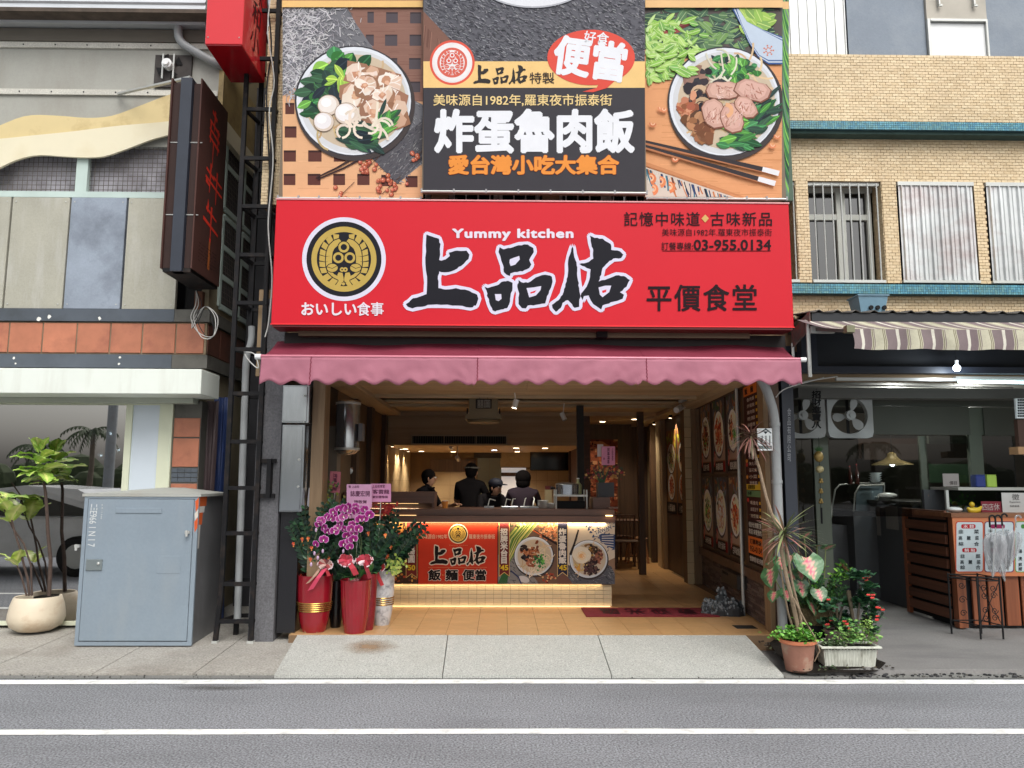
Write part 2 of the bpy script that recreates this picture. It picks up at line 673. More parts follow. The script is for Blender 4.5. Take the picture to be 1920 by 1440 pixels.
struct('ground',mb,M_CONC)
def paint_line(yc,w,name,lab):
 mb = MB()
 rr = random.Random(int(yc*100))
 N = 160
 a = []; b = []
 for i in range(N+1):
  x = -40+80*i/N if i else-40
  x = -9+18*i/N
  j1,j2 = rr.uniform(-.004,.004),rr.uniform(-.004,.004)
  bow = -0.010*abs(x)*0.4
  a.append((x,yc+bow-w/2+j1,0.004)); b.append((x,yc+bow+w/2+j2,0.004))
 a = [(-60,yc-w/2-.03,0.004)]+a+[(60,yc-w/2-.03,0.004)]
 b = [(-60,yc+w/2-.03,0.004)]+b+[(60,yc+w/2-.03,0.004)]
 for i in range(len(a)-1):
  mb.quad(a[i],a[i+1],b[i+1],b[i])
 o = struct(name,mb,M_LINE)
 return o
yl1 = G(940,1278.5,0).y; yl2 = G(940,1372,0).y
paint_line(yl1,0.128,'road_marking','')
paint_line(yl2,0.102,'road_marking','')
ZP = 0.10
yk = 6.56
mb = MB()
mb.quad((-14,6.468,0.004),(16,6.468,0.004),(16,6.66,0.010),(-14,6.66,0.010))
struct('kerb_strip',mb,mat('gutter_concrete',(126,126,122),rough=0.9,var=0.15,scale=2,fine=0.3,fscale=70,bump=1,k=0.85))
pl_ = thing('pavement','','')
del pl_['category']; del pl_['label']; pl_['kind'] = 'structure'
xs = [-14.0,-11.9,-9.8,-7.7,-6.55,-5.4,-4.25,-3.32,-2.5,-1.75]
for i in range(len(xs)-1):
 mb = MB()
 x0,x1 = xs[i]+.004,xs[i+1]-.004
 sk = 0.25
 mb.hexa([(x0-sk*0,yk,-.02),(x1,yk,-.02),(x1+.0,9.5,-.02),(x0,9.5,-.02),(x0,yk,0.022),(x1,yk,0.022),(x1,9.5,ZP+.05),(x0,9.5,ZP+.05)])
 mb.build('paving_slab',M_PAVE,pl_)
mb = MB()
rr = random.Random(4)
N = 60
front = []
for i in range(N+1):
 x = 2.55+12.5*i/N
 front.append((x,6.57+0.035*noise.noise(Vector((x*2.3,0,0)))+.02*rr.random()))
for i in range(N):
 (xa,ya),(xb,yb) = front[i],front[i+1]
 mb.quad((xa,ya,0.0),(xb,yb,0.0),(xb,yb+.02,0.045),(xa,ya+.02,0.045))
 mb.quad((xa,ya+.02,0.045),(xb,yb+.02,0.045),(xb,8.35,0.092),(xa,8.35,0.092))
 mb.quad((xa,8.35,0.092),(xb,8.35,0.092),(xb,15,0.096),(xa,15,0.096))
struct('apron',mb,M_CONC)
mb = MB()
for i in range(520):
 x = rr.uniform(2.6,9.0); y = 6.54+rr.gauss(0,.035)+0.03*noise.noise(Vector((x*2.3,0,0)))
 s = rr.uniform(.004,.016)
 mb.ball((x,y,0.006+s*.4),s,5,3,sc=(1.3,1,.7),c=rgb(rr.choice([(60,60,62),(40,40,42),(88,86,82),(52,50,50)])))
for i in range(240):
 x = rr.uniform(-9,2.6); y = rr.uniform(6.47,6.6); s = rr.uniform(.003,.009)
 mb.ball((x,y,0.01),s,5,3,c=rgb(rr.choice([(90,88,84),(110,108,100),(70,68,66)])))
o = mb.build('gravel',mat('grit',attr=True,rough=0.95,var=0.1)); o['kind'] = 'stuff'; o['label'] = 'dark crumbled asphalt grit along the pavement edge'
ZS = 0.14
ramp = thing('entrance_ramp','pale granite ramp slabs between the road line and the tiled shop floor','ramp',(0,6.5,0))
bl = G(513,1268,.02); br = G(1473,1270,.02)
tl = G(557,1190,ZS); tr = G(1398,1190,ZS)
def lerp(a,b,t):return a+(b-a)*t
cut = [(0,0),(0.329,0.334),(0.66,0.668),(1,1)]
Yb,Yt = bl.y,tl.y
for i in range(3):
 t0,t1 = cut[i][0],cut[i+1][0]
 s0,s1 = cut[i][1],cut[i+1][1]
 g = 0.004
 b0,b1 = lerp(bl.x,br.x,t0)+g,lerp(bl.x,br.x,t1)-g
 a0,a1 = lerp(tl.x,tr.x,s0)+g,lerp(tl.x,tr.x,s1)-g
 mb = MB()
 n = 14
 mb.hexa([(b0,Yb,-.01),(b1,Yb,-.01),(a1,Yt,-.01),(a0,Yt,-.01),(b0,Yb,.03),(b1,Yb,.03),(a1,Yt,ZS-.002),(a0,Yt,ZS-.002)])
 mb.build('ramp_slab',M_RAMP,ramp)
mb = MB()
def stain(cx,cy,rx,ry,n=26,seed=1):
 r2 = random.Random(seed); pts = []
 for i in range(n):
  a = 2*PI*i/n; k = 1+.35*noise.noise(Vector((math.cos(a)*1.7+seed,math.sin(a)*1.7,0)))+r2.uniform(-.06,.06)
  x,y = cx+rx*k*math.cos(a),cy+ry*k*math.sin(a)
  t = (y-Yb)/(Yt-Yb)
  pts.append((x,y,.03+(ZS-.032)*t+.0012))
 return pts
def stain_mat(name,col,dens,sc=7):
 m = bpy.data.materials.new(name); m.use_nodes = True
 nt = m.node_tree; N = nt.nodes; L = nt.links; b = N['Principled BSDF']
 b.inputs['Base Color'].default_value = rgb(col); b.inputs['Roughness'].default_value = .9
 tc = N.new('ShaderNodeTexCoord'); n = N.new('ShaderNodeTexNoise'); n.inputs['Scale'].default_value = sc; n.inputs['Detail'].default_value = 8
 n.inputs['Roughness'].default_value = .7
 gr = N.new('ShaderNodeTexGradient'); gr.gradient_type = 'SPHERICAL'
 mp = N.new('ShaderNodeMapping'); mp.vector_type = 'POINT'; mp.inputs['Location'].default_value = (-1,-1,0); mp.inputs['Scale'].default_value = (2,2,0)
 L.new(tc.outputs['Generated'],mp.inputs[0]); L.new(mp.outputs[0],gr.inputs[0])
 mu = N.new('ShaderNodeMath'); mu.operation = 'MULTIPLY'; L.new(n.outputs[0],mu.inputs[0]); L.new(gr.outputs[0],mu.inputs[1])
 mr = N.new('ShaderNodeMapRange'); mr.inputs['From Min'].default_value = .08; mr.inputs['From Max'].default_value = .5; mr.inputs['To Max'].default_value = dens
 L.new(tc.outputs['Object'],n.inputs['Vector'])
 L.new(mu.outputs[0],mr.inputs[0]); L.new(mr.outputs[0],b.inputs['Alpha'])
 return m
mb.poly(stain(G(690,1204,ZS).x,7.2,.36,.28,seed=3))
mb.build('rust_stain',stain_mat('rust_stain',(150,122,92),.7),ramp)
mb = MB()
mb.poly([(q.x,q.y,.0035)for q in[Vector((-2.18+.50*math.cos(a),6.20+.11*math.sin(a),0))for a in[2*PI*i/30 for i in range(30)]]])
struct('oil_patch',mb,stain_mat('oil_patch',(84,80,74),.55,4))
M_TILE = mat('floor_tile',(205,162,112),rough=0.35,var=0.10,scale=5,fine=0.12,fscale=30,k=0.85,rnd=0.06,stretch=(1,3,1),stain=(176,132,88),stain_amt=.5,stain_scale=6)
M_GROUT = mat('grout',(120,96,72),rough=0.9,var=0.1)
xL = G(545,1190,ZS).x
fl = thing('shop_floor','','')
del fl['category']; del fl['label']; fl['kind'] = 'structure'
mb = MB()
mb.box(xL-.02,2.9,Yt,16.3,-.01,ZS-.004)
mb.build('screed',M_GROUT,fl)
mb = MB(); mb.box(0,.292,0,.292,-.006,0,bev=.0)
tw = .2965
t0 = None
ycur = Yt+.002
rows = 0
xfirst = G(719,1189,ZS).x-3*tw
while rows<17:
 for i in range(-1,17):
  x = xfirst+i*tw
  if x<xL-.2 or(x<xL-.02 and rows<3):continue
  if x>2.72:break
  if rows>6 and x<.5:continue
  if t0 is None:
   mb = MB(); w = .2925
   mb.box(x,x+w,ycur,ycur+w,ZS-.006,ZS)
   t0 = mb.build('floor_tile',M_TILE,fl,loc=(x,ycur,ZS))
  else:
   piece(t0,(x,ycur,ZS),fl)
 ycur+=tw; rows+=1
mb = MB(); mb.box(-2.3,2.85,ycur,16.25,ZS-.006,ZS); mb.build('far_tiles',M_TILE,fl)

# ==== tan tiled building (upper floors over both shops)
YF = 7.62
M_BRICK = mat('tan_brick_tile',attr=True,rough=0.55,var=0.10,scale=1.2,fine=0.10,fscale=90,stain=(176,150,112),stain_amt=0.2,stain_scale=1.3,stain_stretch=(2,1,.5))
M_JOINT = mat('brick_joint',(158,134,104),rough=0.9,var=0.15,k=0.8)
M_MOS = mat('blue_mosaic',attr=True,rough=0.35,var=0.12,scale=2,stain=(96,116,90),stain_amt=0.55,stain_scale=1.6,stain_stretch=(1,1,.2))
M_MOSJ = mat('mosaic_joint',(60,92,100),rough=0.9)
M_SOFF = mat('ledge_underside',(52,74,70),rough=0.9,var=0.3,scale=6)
M_GREYP = mat('grey_render_panel',(136,146,158),rough=0.8,var=0.09,scale=1.6,fine=0.06,bump=0.5,bscale=40,k=0.9,stain=(160,168,176),stain_amt=.5,stain_scale=2.5)
M_ALU = mat('aluminium_frame',(200,202,198),rough=0.4,metal=0.35,var=0.08,k=0.9)
M_ZINC = mat('corrugated_plastic',(205,208,208),rough=0.28,metal=0.45,var=0.22,scale=3,stretch=(1,1,.35),fine=0.1,fscale=20,stain=(158,122,118),stain_amt=0.75,stain_scale=2.0,stain_stretch=(.5,1,.9),k=.95)
M_ZINC2 = mat('white_corrugated_sheet',(222,224,222),rough=0.35,metal=0.15,var=0.08,scale=3,k=1.0,stain=(150,150,148),stain_amt=.6,stain_scale=3,stain_stretch=(3,1,.5))
M_WHITEP = mat('white_panel',(228,230,230),rough=0.3,var=0.05,k=1.0)
M_BEIGEP = mat('beige_board',(190,184,172),rough=0.8,var=0.12,k=.9)
M_DGLASS = glass_mat('window_glass',(90,95,98),mirror=0.10,dark=0.35)
M_BLACK = mat('black_interior',(16,16,18),rough=0.9,var=0.1)
M_CURT = mat('grey_curtain',(112,112,116),rough=0.9,var=0.15,scale=6,stretch=(6,1,.2))
bld = thing('tiled_building','tan brick tiled building with blue mosaic ledges above both eating houses','building',(2.0,YF+1,0))
def wallbox(px0,py0,px1,py1,Y,th,m,name,parent,ref=None):
 x0,x1 = X(px0,Y,(py0+py1)/2),X(px1,Y,(py0+py1)/2)
 z1,z0 = Z(py0,Y,(px0+px1)/2),Z(py1,Y,(px0+px1)/2)
 mb = MB(); mb.box(x0,x1,Y,Y+th,z0,z1)
 return mb.build(name,m,parent)
XR = 10.0
XA = X(1478,YF,300)
zA1 = Z(103,YF,1650); zA0 = Z(228,YF,1650)
zB1 = Z(254,YF,1650); zB0 = Z(341,YF,1650)
zW0 = Z(531,YF,1650); zC1 = Z(551,YF,1650); zC0 = 2.6
XB0 = -2.45
brick_cols = [(222,200,162),(217,194,156),(226,205,168),(213,189,150),(220,197,160)]
def bricks(mb,x0,x1,z0,z1,Y,pw=0.066,ph=0.0315,prot=0.007,seed=1,side=None):
 rr = random.Random(seed)
 nr = max(1,int(round((z1-z0)/ph))); ph2 = (z1-z0)/nr
 for r_ in range(nr):
  za = z0+r_*ph2+.0022; zb = za+ph2-.0044
  x = x0-(pw/2 if r_%2 else 0)
  while x<x1:
   a = max(x+.002,x0); b = min(x+pw-.002,x1)
   if b-a>.012:
    p = prot+rr.uniform(-.0015,.0015)
    c = rgb(rr.choice(brick_cols),0.95+rr.uniform(-.04,.04))
    if side is None:
     q = [(a,Y-p,za),(b,Y-p,za),(b,Y-p,zb),(a,Y-p,zb),(a,Y,za),(b,Y,za),(b,Y,zb),(a,Y,zb)]
    else:
     sx,sg = side
     q = [(sx+sg*p,a,za),(sx+sg*p,b,za),(sx+sg*p,b,zb),(sx+sg*p,a,zb),(sx,a,za),(sx,b,za),(sx,b,zb),(sx,a,zb)]
    mb.add(q,[[0,1,2,3],[0,4,5,1],[2,6,7,3],[1,5,6,2],[0,3,7,4]],c)
   x+=pw
XV = X(1955,YF,300)
mb = MB()
for(z0,z1)in((zA0,zA1),(zB0,zB1),(2.62,zC1)):
 mb.box(XB0,XR,YF,YF+.25,z0,z1)
mb.build('wall',M_JOINT,bld)
mb = MB()
for i,(z0,z1)in enumerate(((zA0,zA1),(zB0,zB1),(Z(612,YF,1650),zC1))):
 bricks(mb,XA-.35,XV,z0,z1,YF,seed=i+1)
bricks(mb,X(498,YF,200),X(545,YF,200),Z(385,YF,520),Z(-25,YF,520),YF-.012,seed=9)
zw1 = zB0
piers = [(1495.5,1518),(1658,1684.5),(1831,1851)]
pier_x = [(X(a,YF,435),X(b,YF,435))for a,b in piers]
for(a,b)in pier_x:
 bricks(mb,a,b,zW0,zw1,YF,pw=0.066,seed=21)
for(a,b)in pier_x[:2]:
 bricks(mb,YF,YF+.2,zW0,zw1,0,seed=22,side=(a,-1))
o = mb.build('brick_tile',M_BRICK,bld); o['kind'] = 'stuff'
mb = MB()
for(a,b)in pier_x+[(XV,XR)]:
 m1 = MB(); m1.box(a,b,YF,YF+.22,zW0,zw1); m1.build('pier',M_JOINT,bld)
mb.box(X(498,YF,200),X(545,YF,200),YF-.012,YF+.2,Z(385,YF,520),Z(-25,YF,520))
mb.build('pier',M_JOINT,bld)
mb = MB()
mb.box(XB0,XR,YF+.75,YF+6,2.95,9.5)
mb.box(XB0,XR,YF+.05,YF+.8,zA1+1.9,9.5)
mb.build('upper_floors',mat('tan_render',(206,182,140),rough=.8,k=.78),bld)
def ledge(z0,z1,out,x0,x1,pz=0.0095,name='ledge'):
 mb = MB(); mb.box(x0,XR,YF-out,YF+.02,z0,z1)
 L_ = mb.build(name,M_MOSJ,bld)
 mb = MB(); rr = random.Random(int(z0*10))
 h = z1-z0; n = 4; ph = h/n; pw = 0.0235
 x = x0
 while x<XV+.2:
  for k in range(n):
   za = z0+k*ph+.0015; zb = za+ph-.003
   c = rgb(rr.choice([(74,138,160),(88,152,170),(66,128,152),(96,150,158),(80,132,142)]),1.0)
   a,b,Y = x+.0015,x+pw-.0015,YF-out
   mb.add([(a,Y-.004,za),(b,Y-.004,za),(b,Y-.004,zb),(a,Y-.004,zb),(a,Y,za),(b,Y,za),(b,Y,zb),(a,Y,zb)],[[0,1,2,3],[0,4,5,1],[2,6,7,3],[1,5,6,2],[0,3,7,4]],c)
  x+=pw
 o = mb.build('mosaic_tile',M_MOS,L_); o['kind'] = 'stuff'
 return L_
def zy(py,Y):return Z(py,Y,1650)
ledge(zy(243,YF-.16),zy(228,YF-.16),.16,XA-.3,XR)
ledge(zy(551,YF-.10),zy(533,YF-.10),.10,XA-.3,XR)
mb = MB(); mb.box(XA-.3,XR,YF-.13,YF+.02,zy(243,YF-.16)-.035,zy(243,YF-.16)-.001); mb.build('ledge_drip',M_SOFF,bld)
def barred_window(x0,x1,z0,z1,nb,half=False):
 w = MB()
 f = .035
 w.box(x0,x1,YF+.02,YF+.06,z1-f,z1-.001)
 wo = w.build('window',M_ALU,bld); w = MB(); w.box(x0,x1,YF-.015,YF+.06,z0+.001,z0+.03); w.build('window_sill',M_ALU,wo)
 w = MB()
 Yi = YF+.17
 w.box(x0,x1,Yi,Yi+.04,z0,z0+.07); w.box(x0,x1,Yi,Yi+.04,z1-.05,z1)
 zt = z0+(z1-z0)*.70
 w.box(x0+.03,x1-.03,Yi,Yi+.04,zt-.03,zt+.03)
 if not half:
  xm = x0+(x1-x0)*.50
  for xx in(x0,xm-.02,xm+.03,x1-.07):
   w.box(xx,xx+.045,Yi-.005,Yi+.03,z0+.06,z1-.05)
 w.build('window_frame',mat('pale_window_frame',(188,190,182),rough=.5,var=.1,k=.9),wo)
 w = MB(); w.quad((x0,Yi+.035,z0),(x1,Yi+.035,z0),(x1,Yi+.035,z1),(x0,Yi+.035,z1)); w.build('pane',M_DGLASS,wo)
 w = MB()
 n = 16
 for i in range(n):
  xa = x0+.03+(x1-x0)*.46*i/n; xb = x0+.03+(x1-x0)*.46*(i+1)/n
  ya,yb = (Yi+.09+.02*(i%2)),(Yi+.09+.02*((i+1)%2))
  w.quad((xa,ya,z0),(xb,yb,z0),(xb,yb,z1),(xa,ya,z1))
 w.build('curtain',M_CURT,wo)
 w = MB()
 for i in range(nb):
  xx = x0+(x1-x0)*(i+.55)/nb
  w.tube([(xx,YF-.005,z0+.012),(xx,YF-.005,z1-.02)],.0075,6)
 w.build('security_bars',M_ALU,wo,smooth=True)
 return wo
wb = [(X(1518,YF,435),pier_x[1][0])]
barred_window(X(1520,YF,435),X(1655,YF,435),zW0,zw1,8)
barred_window(X(1470,YF,435),X(1495,YF,435),zW0,zw1,2,True)
mb = MB(); mb.box(XA-.4,XR,YF+.5,YF+.7,zW0-.1,zA1+2.5); mb.build('dark_room',M_BLACK,bld)
zs0,zs1 = zW0,zw1
for k in range(4):
 x0 = X(612,YF)+k*1.15
 barred_window(x0,x0+.98,zs0,zs1,8)
 mb = MB(); mb.box(x0+.98,x0+1.15,YF,YF+.2,zs0,zs1); mb.build('pier',M_JOINT,bld)
mb = MB(); mb.box(XB0,XA-.35,YF+.5,YF+.7,zW0-.1,zA1+2.5); mb.build('dark_room',M_BLACK,bld)
def corrugated(x0,x1,z0,z1,Y,n,amp,m,name='corrugated_shutter',parent=None,rib=True,lab=None):
 mb = MB(); pts = []
 prof = [(0,0),(.18,0),(.26,1),(.34,1),(.42,0),(.68,0),(.74,.45),(.80,0)]if rib else[(0,0),(.80,0),(.84,1),(.93,1),(.97,0)]
 xs_ = []
 for i in range(n):
  for(t,a)in prof:
   xs_.append((x0+(x1-x0)*(i+t)/n,Y-amp*a))
 xs_.append((x1,Y))
 for i in range(len(xs_)-1):
  (xa,ya),(xb,yb) = xs_[i],xs_[i+1]
  mb.quad((xa,ya,z0),(xb,yb,z0),(xb,yb,z1),(xa,ya,z1))
 return mb.build(name,m,parent,label=lab)
def shutter(px0,px1):
 x0,x1 = X(px0,YF,435),X(px1,YF,435)
 s = corrugated(x0+.01,x1-.01,zW0+.03,zw1-.045,YF-.012,8,.022,M_ZINC,parent=bld)
 mb = MB(); mb.box(x0,x1,YF-.03,YF+.02,zw1-.045,zw1-.005); mb.build('shutter_rail',M_ALU,s); mb = MB(); mb.box(x0,x1,YF-.03,YF+.02,zW0+.002,zW0+.03)
 mb.build('shutter_rail',M_ALU,s)
shutter(1686,1829); shutter(1852,1996)
zt1 = zA1+1.5
corrugated(X(1470,YF,50),X(1590,YF,50),zA1-.004,zt1,YF+.05,7,.014,M_ZINC2,name='white_cladding',parent=bld,rib=False)
for(a,b)in((1594,1741),(1856,2010)):
 mb = MB(); mb.box(X(a,YF,50),X(b,YF,50),YF+.06,YF+.12,zA1-.004,zt1); mb.build('grey_panel',M_GREYP,bld)
xa,xb = X(1742,YF,50),X(1855,YF,50)
mb = MB(); mb.box(xa,xb,YF+.03,YF+.1,Z(33,YF,1800),zt1); mb.build('beige_panel',M_BEIGEP,bld)
mb = MB(); mb.box(xa+.03,xb-.02,YF+.05,YF+.1,zA1-.004,Z(34,YF,1800)-.03)
d = mb.build('white_shutter',M_WHITEP,bld)
mb = MB()
mb.box(xa,xa+.028,YF+.02,YF+.1,zA1,Z(33,YF,1800)); mb.box(xb-.018,xb,YF+.02,YF+.1,zA1,Z(33,YF,1800))
mb.box(xa+.03,xb-.02,YF+.015,YF+.1,Z(33,YF,1800)-.028,Z(33,YF,1800)-.002)
for px in(1762,1828):
 x_ = X(px,YF,20); mb.box(x_-.008,x_+.008,YF-.01,YF+.03,Z(10,YF,1800),zt1)
 mb.box(x_-.008,x_+.03,YF-.01,YF+.01,Z(12,YF,1800),Z(9,YF,1800))
mb.build('door_frame',M_ALU,d)

# ==== shop structure (walls, ceiling of the open-fronted shop)
M_COLC = mat('grey_granite_pier',(104,104,108),rough=0.75,var=0.16,scale=4,fine=0.35,fscale=60,bump=.6,k=.8,stain=(60,60,64),stain_amt=.6,stain_scale=3,stain_stretch=(2,2,.4))
W_CEIL = wood_mat('ceiling_boards',(166,144,114),(198,178,146),'X',.7,.55)
W_DARK = wood_mat('dark_walnut',(66,46,36),(98,70,54),'X',1.0,.5)
W_POST = wood_mat('dark_post',(60,44,34),(88,66,50),'Z',1.0,.5)
W_BEIGE = wood_mat('wood_post',(118,94,68),(150,124,94),'Z',1.0,.5)
M_TILEW = mat('cream_wall_tile',(214,196,160),rough=0.3,var=0.05,rnd=0.05,k=.85)
M_TJ = mat('tile_joint',(120,98,72),rough=.9,k=.8)
M_STONE = mat('stone_panel',(176,158,124),rough=0.6,var=0.14,scale=2.5,fine=.1,fscale=30,bump=.6,bscale=20,k=.8,stain=(128,108,78),stain_amt=.6,stain_scale=3)
ZC = 2.69
XL = -1.92
mb = MB(); mb.box(-2.40,X(525,7.6,900),7.58,9.4,.0,3.4)
struct('pier_wall',mb,M_COLC)
mb = MB(); mb.box(-2.3,XL,9.0,16.4,0,3.0); struct('side_wall',mb,mat('brown_side_wall',(112,90,66),rough=.7,var=.1,k=.8))
mb = MB(); mb.box(2.90,2.975,7.75,16.4,0,3.0); struct('side_wall',mb,M_DARK)
mb = MB(); mb.box(-2.3,3.3,16.3,16.5,0,3.0); struct('back_wall',mb,M_TJ)
mb = MB(); mb.box(XB0,2.98,YF+.03,YF+.7,2.86,zC1-.05); struct('lintel_wall',mb,M_DARK)
ce = thing('ceiling','',''); del ce['category']; del ce['label']; ce['kind'] = 'structure'
mb = MB(); mb.box(-2.3,3.3,7.6,16.4,ZC+.10,ZC+.2); mb.build('ceiling_slab',M_DARK,ce)
ys = [7.75];
while ys[-1]<16.2:ys.append(ys[-1]+.30)
for i in range(len(ys)-1):
 y0,y1 = ys[i]+.004,ys[i+1]-.004
 zc = ZC if y1<10.05 else(ZC+.07 if y1<11.3 else(ZC+.02 if y1<12.6 else ZC))
 for(xa,xb)in((XL,.3),(.304,2.9)):
  j = random.uniform(-.002,.002)
  mb = MB(); mb.box(xa,xb,y0,y1,zc+j,zc+.03+j); mb.build('ceiling_board',W_CEIL,ce)
for yb,zz in((9.93,ZC-.03),(11.3,ZC-.02),(12.55,ZC-.04)):
 mb = MB(); mb.box(XL,2.9,yb,yb+.1,zz,ZC+.09); mb.build('cross_beam',W_CEIL,ce)
mb = MB(); mb.box(XL,XL+.28,7.75,12.6,ZC-.05,ZC-.001); mb.build('edge_board',wood_mat('ceiling_boards_y',(156,134,106),(190,170,138),'Y',.7,.55),ce)
mb = MB(); mb.box(2.55,2.9,7.75,16.3,ZC-.05,ZC-.001); mb.build('edge_board',MATS['ceiling_boards_y'],ce)
zb0 = Z(835,12.6,940)
mb = MB(); mb.box(XL,1.35,12.66,16.3,zb0,ZC+.05)
struct('bulkhead',mb,wood_mat('bulkhead_wood',(166,142,110),(194,172,138),'X',.6,.55))
for(ya,yb,m)in((9.9,10.1,W_POST),(11.0,11.25,W_POST),(12.35,12.6,W_POST)):
 mb = MB(); mb.box(XL+.002,XL+.07,ya,yb,ZS,ZC-.06); struct('pilaster',mb,m)
lw = thing('stone_wall','',''); del lw['category']; del lw['label']; lw['kind'] = 'structure'
def tile_wall(parent,axis,fixed,a0,a1,z0,z1,tw_,th_,m,sign=1,gap=.004,prot=.008,rr=None,limit=300,name='wall_tile'):
 na = max(1,round((a1-a0)/tw_)); nz = max(1,round((z1-z0)/th_))
 w = (a1-a0)/na; h = (z1-z0)/nz
 mb = MB()
 if axis=='x':mb.box(a0+gap/2,a0+w-gap/2,fixed,fixed-prot,z0+gap/2,z0+h-gap/2,bev=.0)
 else:mb.box(fixed,fixed+sign*prot,a0+gap/2,a0+w-gap/2,z0+gap/2,z0+h-gap/2)
 l0 = (a0,fixed,z0)if axis=='x' else(fixed,a0,z0)
 src = mb.build(name,m,parent,loc=l0)
 for i in range(na):
  for k in range(nz):
   if i==0 and k==0:continue
   l = (a0+i*w,fixed,z0+k*h)if axis=='x' else(fixed,a0+i*w,z0+k*h)
   piece(src,l,parent)
mb = MB(); mb.box(XL,XL+.02,12.62,16.25,ZS,2.3); mb.build('backing',M_TJ,lw)
tile_wall(lw,'y',XL+.022,12.65,16.2,1.0,zb0,.6,.3,M_STONE,1)
bw = thing('kitchen_wall','',''); del bw['category']; del bw['label']; bw['kind'] = 'structure'
YB = 16.1
mb = MB(); mb.box(-1.9,1.4,YB+.02,YB+.1,ZS,2.3); mb.build('backing',M_TJ,bw)
def bwpx(px0,py0,px1,py1,m,name,tw_=None,Y=YB,parent=None):
 x0,x1 = X(px0,Y),X(px1,Y); z1,z0 = Z(py0,Y),Z(py1,Y)
 if tw_:tile_wall(parent or bw,'x',Y,x0,x1,z0,z1,tw_[0],tw_[1],m)
 else:
  mb = MB(); mb.box(x0,x1,Y-.03,Y,z0,z1); return mb.build(name,m,parent or bw)
M_TILE2 = mat('kitchen_tile',(178,156,122),rough=0.35,var=0.06,rnd=0.05,k=.8)
M_TILE3 = mat('kitchen_tile_green',(112,116,100),rough=0.35,var=0.06,rnd=0.05,k=.8)
bwpx(985,880,1068,985,M_TILE2,'t',(.25,.25))
bwpx(895,858,940,985,M_TILE3,'t',(.25,.5))
bwpx(795,885,893,985,M_TILE2,'t',(.5,.3))
bwpx(806,862,892,885,W_POST,'slat_band')
bwpx(938,848,995,876,M_STONE,'cabinet',None)
bwpx(888,836,940,859,M_DARK,'hood')
bwpx(940,877,986,932,emission('daylight_opening',(190,195,200),.35),'opening',None,YB-.01)
bwpx(940,886,975,893,W_POST,'opening_awning',None,YB-.05)
mb = MB(); mb.box(1.33,2.9,15.0,15.1,ZS,ZC); struct('aisle_wall',mb,W_POST)
mb = MB(); mb.box(1.36,1.46,12.6,15.0,ZS,ZC); struct('partition',mb,W_DARK)
mb = MB(); mb.box(2.85,2.95,11.2,15.0,ZS,ZC); struct('side_wall',mb,mat('warm_stone',(150,134,104),rough=.6,var=.16,scale=2,bump=.4,bscale=16,k=.8))
for(ya,yb)in((13.2,13.5),(14.0,14.12)):
 mb = MB(); mb.box(2.72,2.849,ya,yb,ZS,ZC-.06); struct('pilaster',mb,M_TILEW if ya==13.2 else W_POST)
for(px,Y,w,m,lab,ytop,ybot)in((1089,11.2,.10,'k','black square steel post at the right end of the serving counter',775,955),(1203,12.2,.10,'b','dark brown post beside the aisle near the back tables',775,1060)):
 x_ = X(px,Y)
 mb = MB(); mb.box(x_-w/2,x_+w/2,Y,Y+w,ZS,ZC)
 tag(mb.build('post',mat('black_post',(24,22,22),rough=.5)if m=='k' else W_POST),lab,'post')

# ==== left building
LB = thing('corner_building','weathered building with terracotta tile band, cream waves and metal panels left of the lattice tower','building',(-5.5,9,0))
YL = 8.12
XCn = -3.15
M_PANEL = mat('weathered_board',(178,176,162),rough=.7,var=.12,scale=2,fine=.08,rnd=.05,k=.85,bump=.4,bscale=30,stain=(205,205,200),stain_amt=.6,stain_scale=2.2,stain_stretch=(3,1,.5))
M_ZPAN = mat('galvanised_panel',(158,168,182),rough=.42,metal=.35,var=.2,scale=2.2,fine=.06,k=.9,stain=(92,98,108),stain_amt=.7,stain_scale=2.0)
M_TERRA = mat('terracotta_tile',(190,122,94),rough=.45,var=.16,scale=5,rnd=.10,k=.85,stain=(150,88,74),stain_amt=.8,stain_scale=3.2)
M_TRIM = mat('slate_trim',(86,94,104),rough=.55,var=.14,scale=3,k=.85,stain=(60,64,66),stain_amt=.6,stain_scale=2)
M_TRIMS = mat('stained_trim',(104,102,96),rough=.7,var=.25,scale=4,k=.8,stain=(58,56,52),stain_amt=.8,stain_scale=3)
M_CREAM = mat('cream_sheet',(232,224,196),rough=.55,var=.05,scale=2,k=.92,stain=(205,190,150),stain_amt=.4,stain_scale=2)
M_YEL = mat('mustard_sheet',(222,202,150),rough=.6,var=.07,scale=2,k=.9,stain=(150,120,70),stain_amt=.5,stain_scale=3)
M_WALLG = mat('grey_sheet_wall',(172,172,164),rough=.7,var=.08,scale=1.4,fine=.05,k=.85,stain=(140,132,120),stain_amt=.5,stain_scale=1.2,stain_stretch=(1,1,.3))
M_WHT = mat('white_canopy',(226,232,224),rough=.5,var=.04,k=.95,stain=(196,196,184),stain_amt=.4,stain_scale=2,stain_stretch=(3,1,.4))
M_MINT = mat('mint_frame',(196,214,208),rough=.5,var=.08,k=.9)
def lz(py,Y=YL,px=180):return Z(py,Y,px)
def lx(px,Y=YL,py=500):return X(px,Y,py)
mb = MB(); mb.box(-14,XCn-.06,YL+.45,14,2.9,7.6); mb.box(-14,XCn-.06,YL+.3,14,5.35,7.6); mb.build('core',M_DARK,LB)
mb = MB(); mb.box(XCn-.10,XCn-.02,YL+.06,12.5,.0,7.4); mb.build('side_wall',mat('beige_side_wall',(168,156,128),rough=.8,var=.16,scale=2,k=.8,stain=(110,98,76),stain_amt=.5,stain_scale=2),LB)
zt,zb_ = lz(62),lz(232)
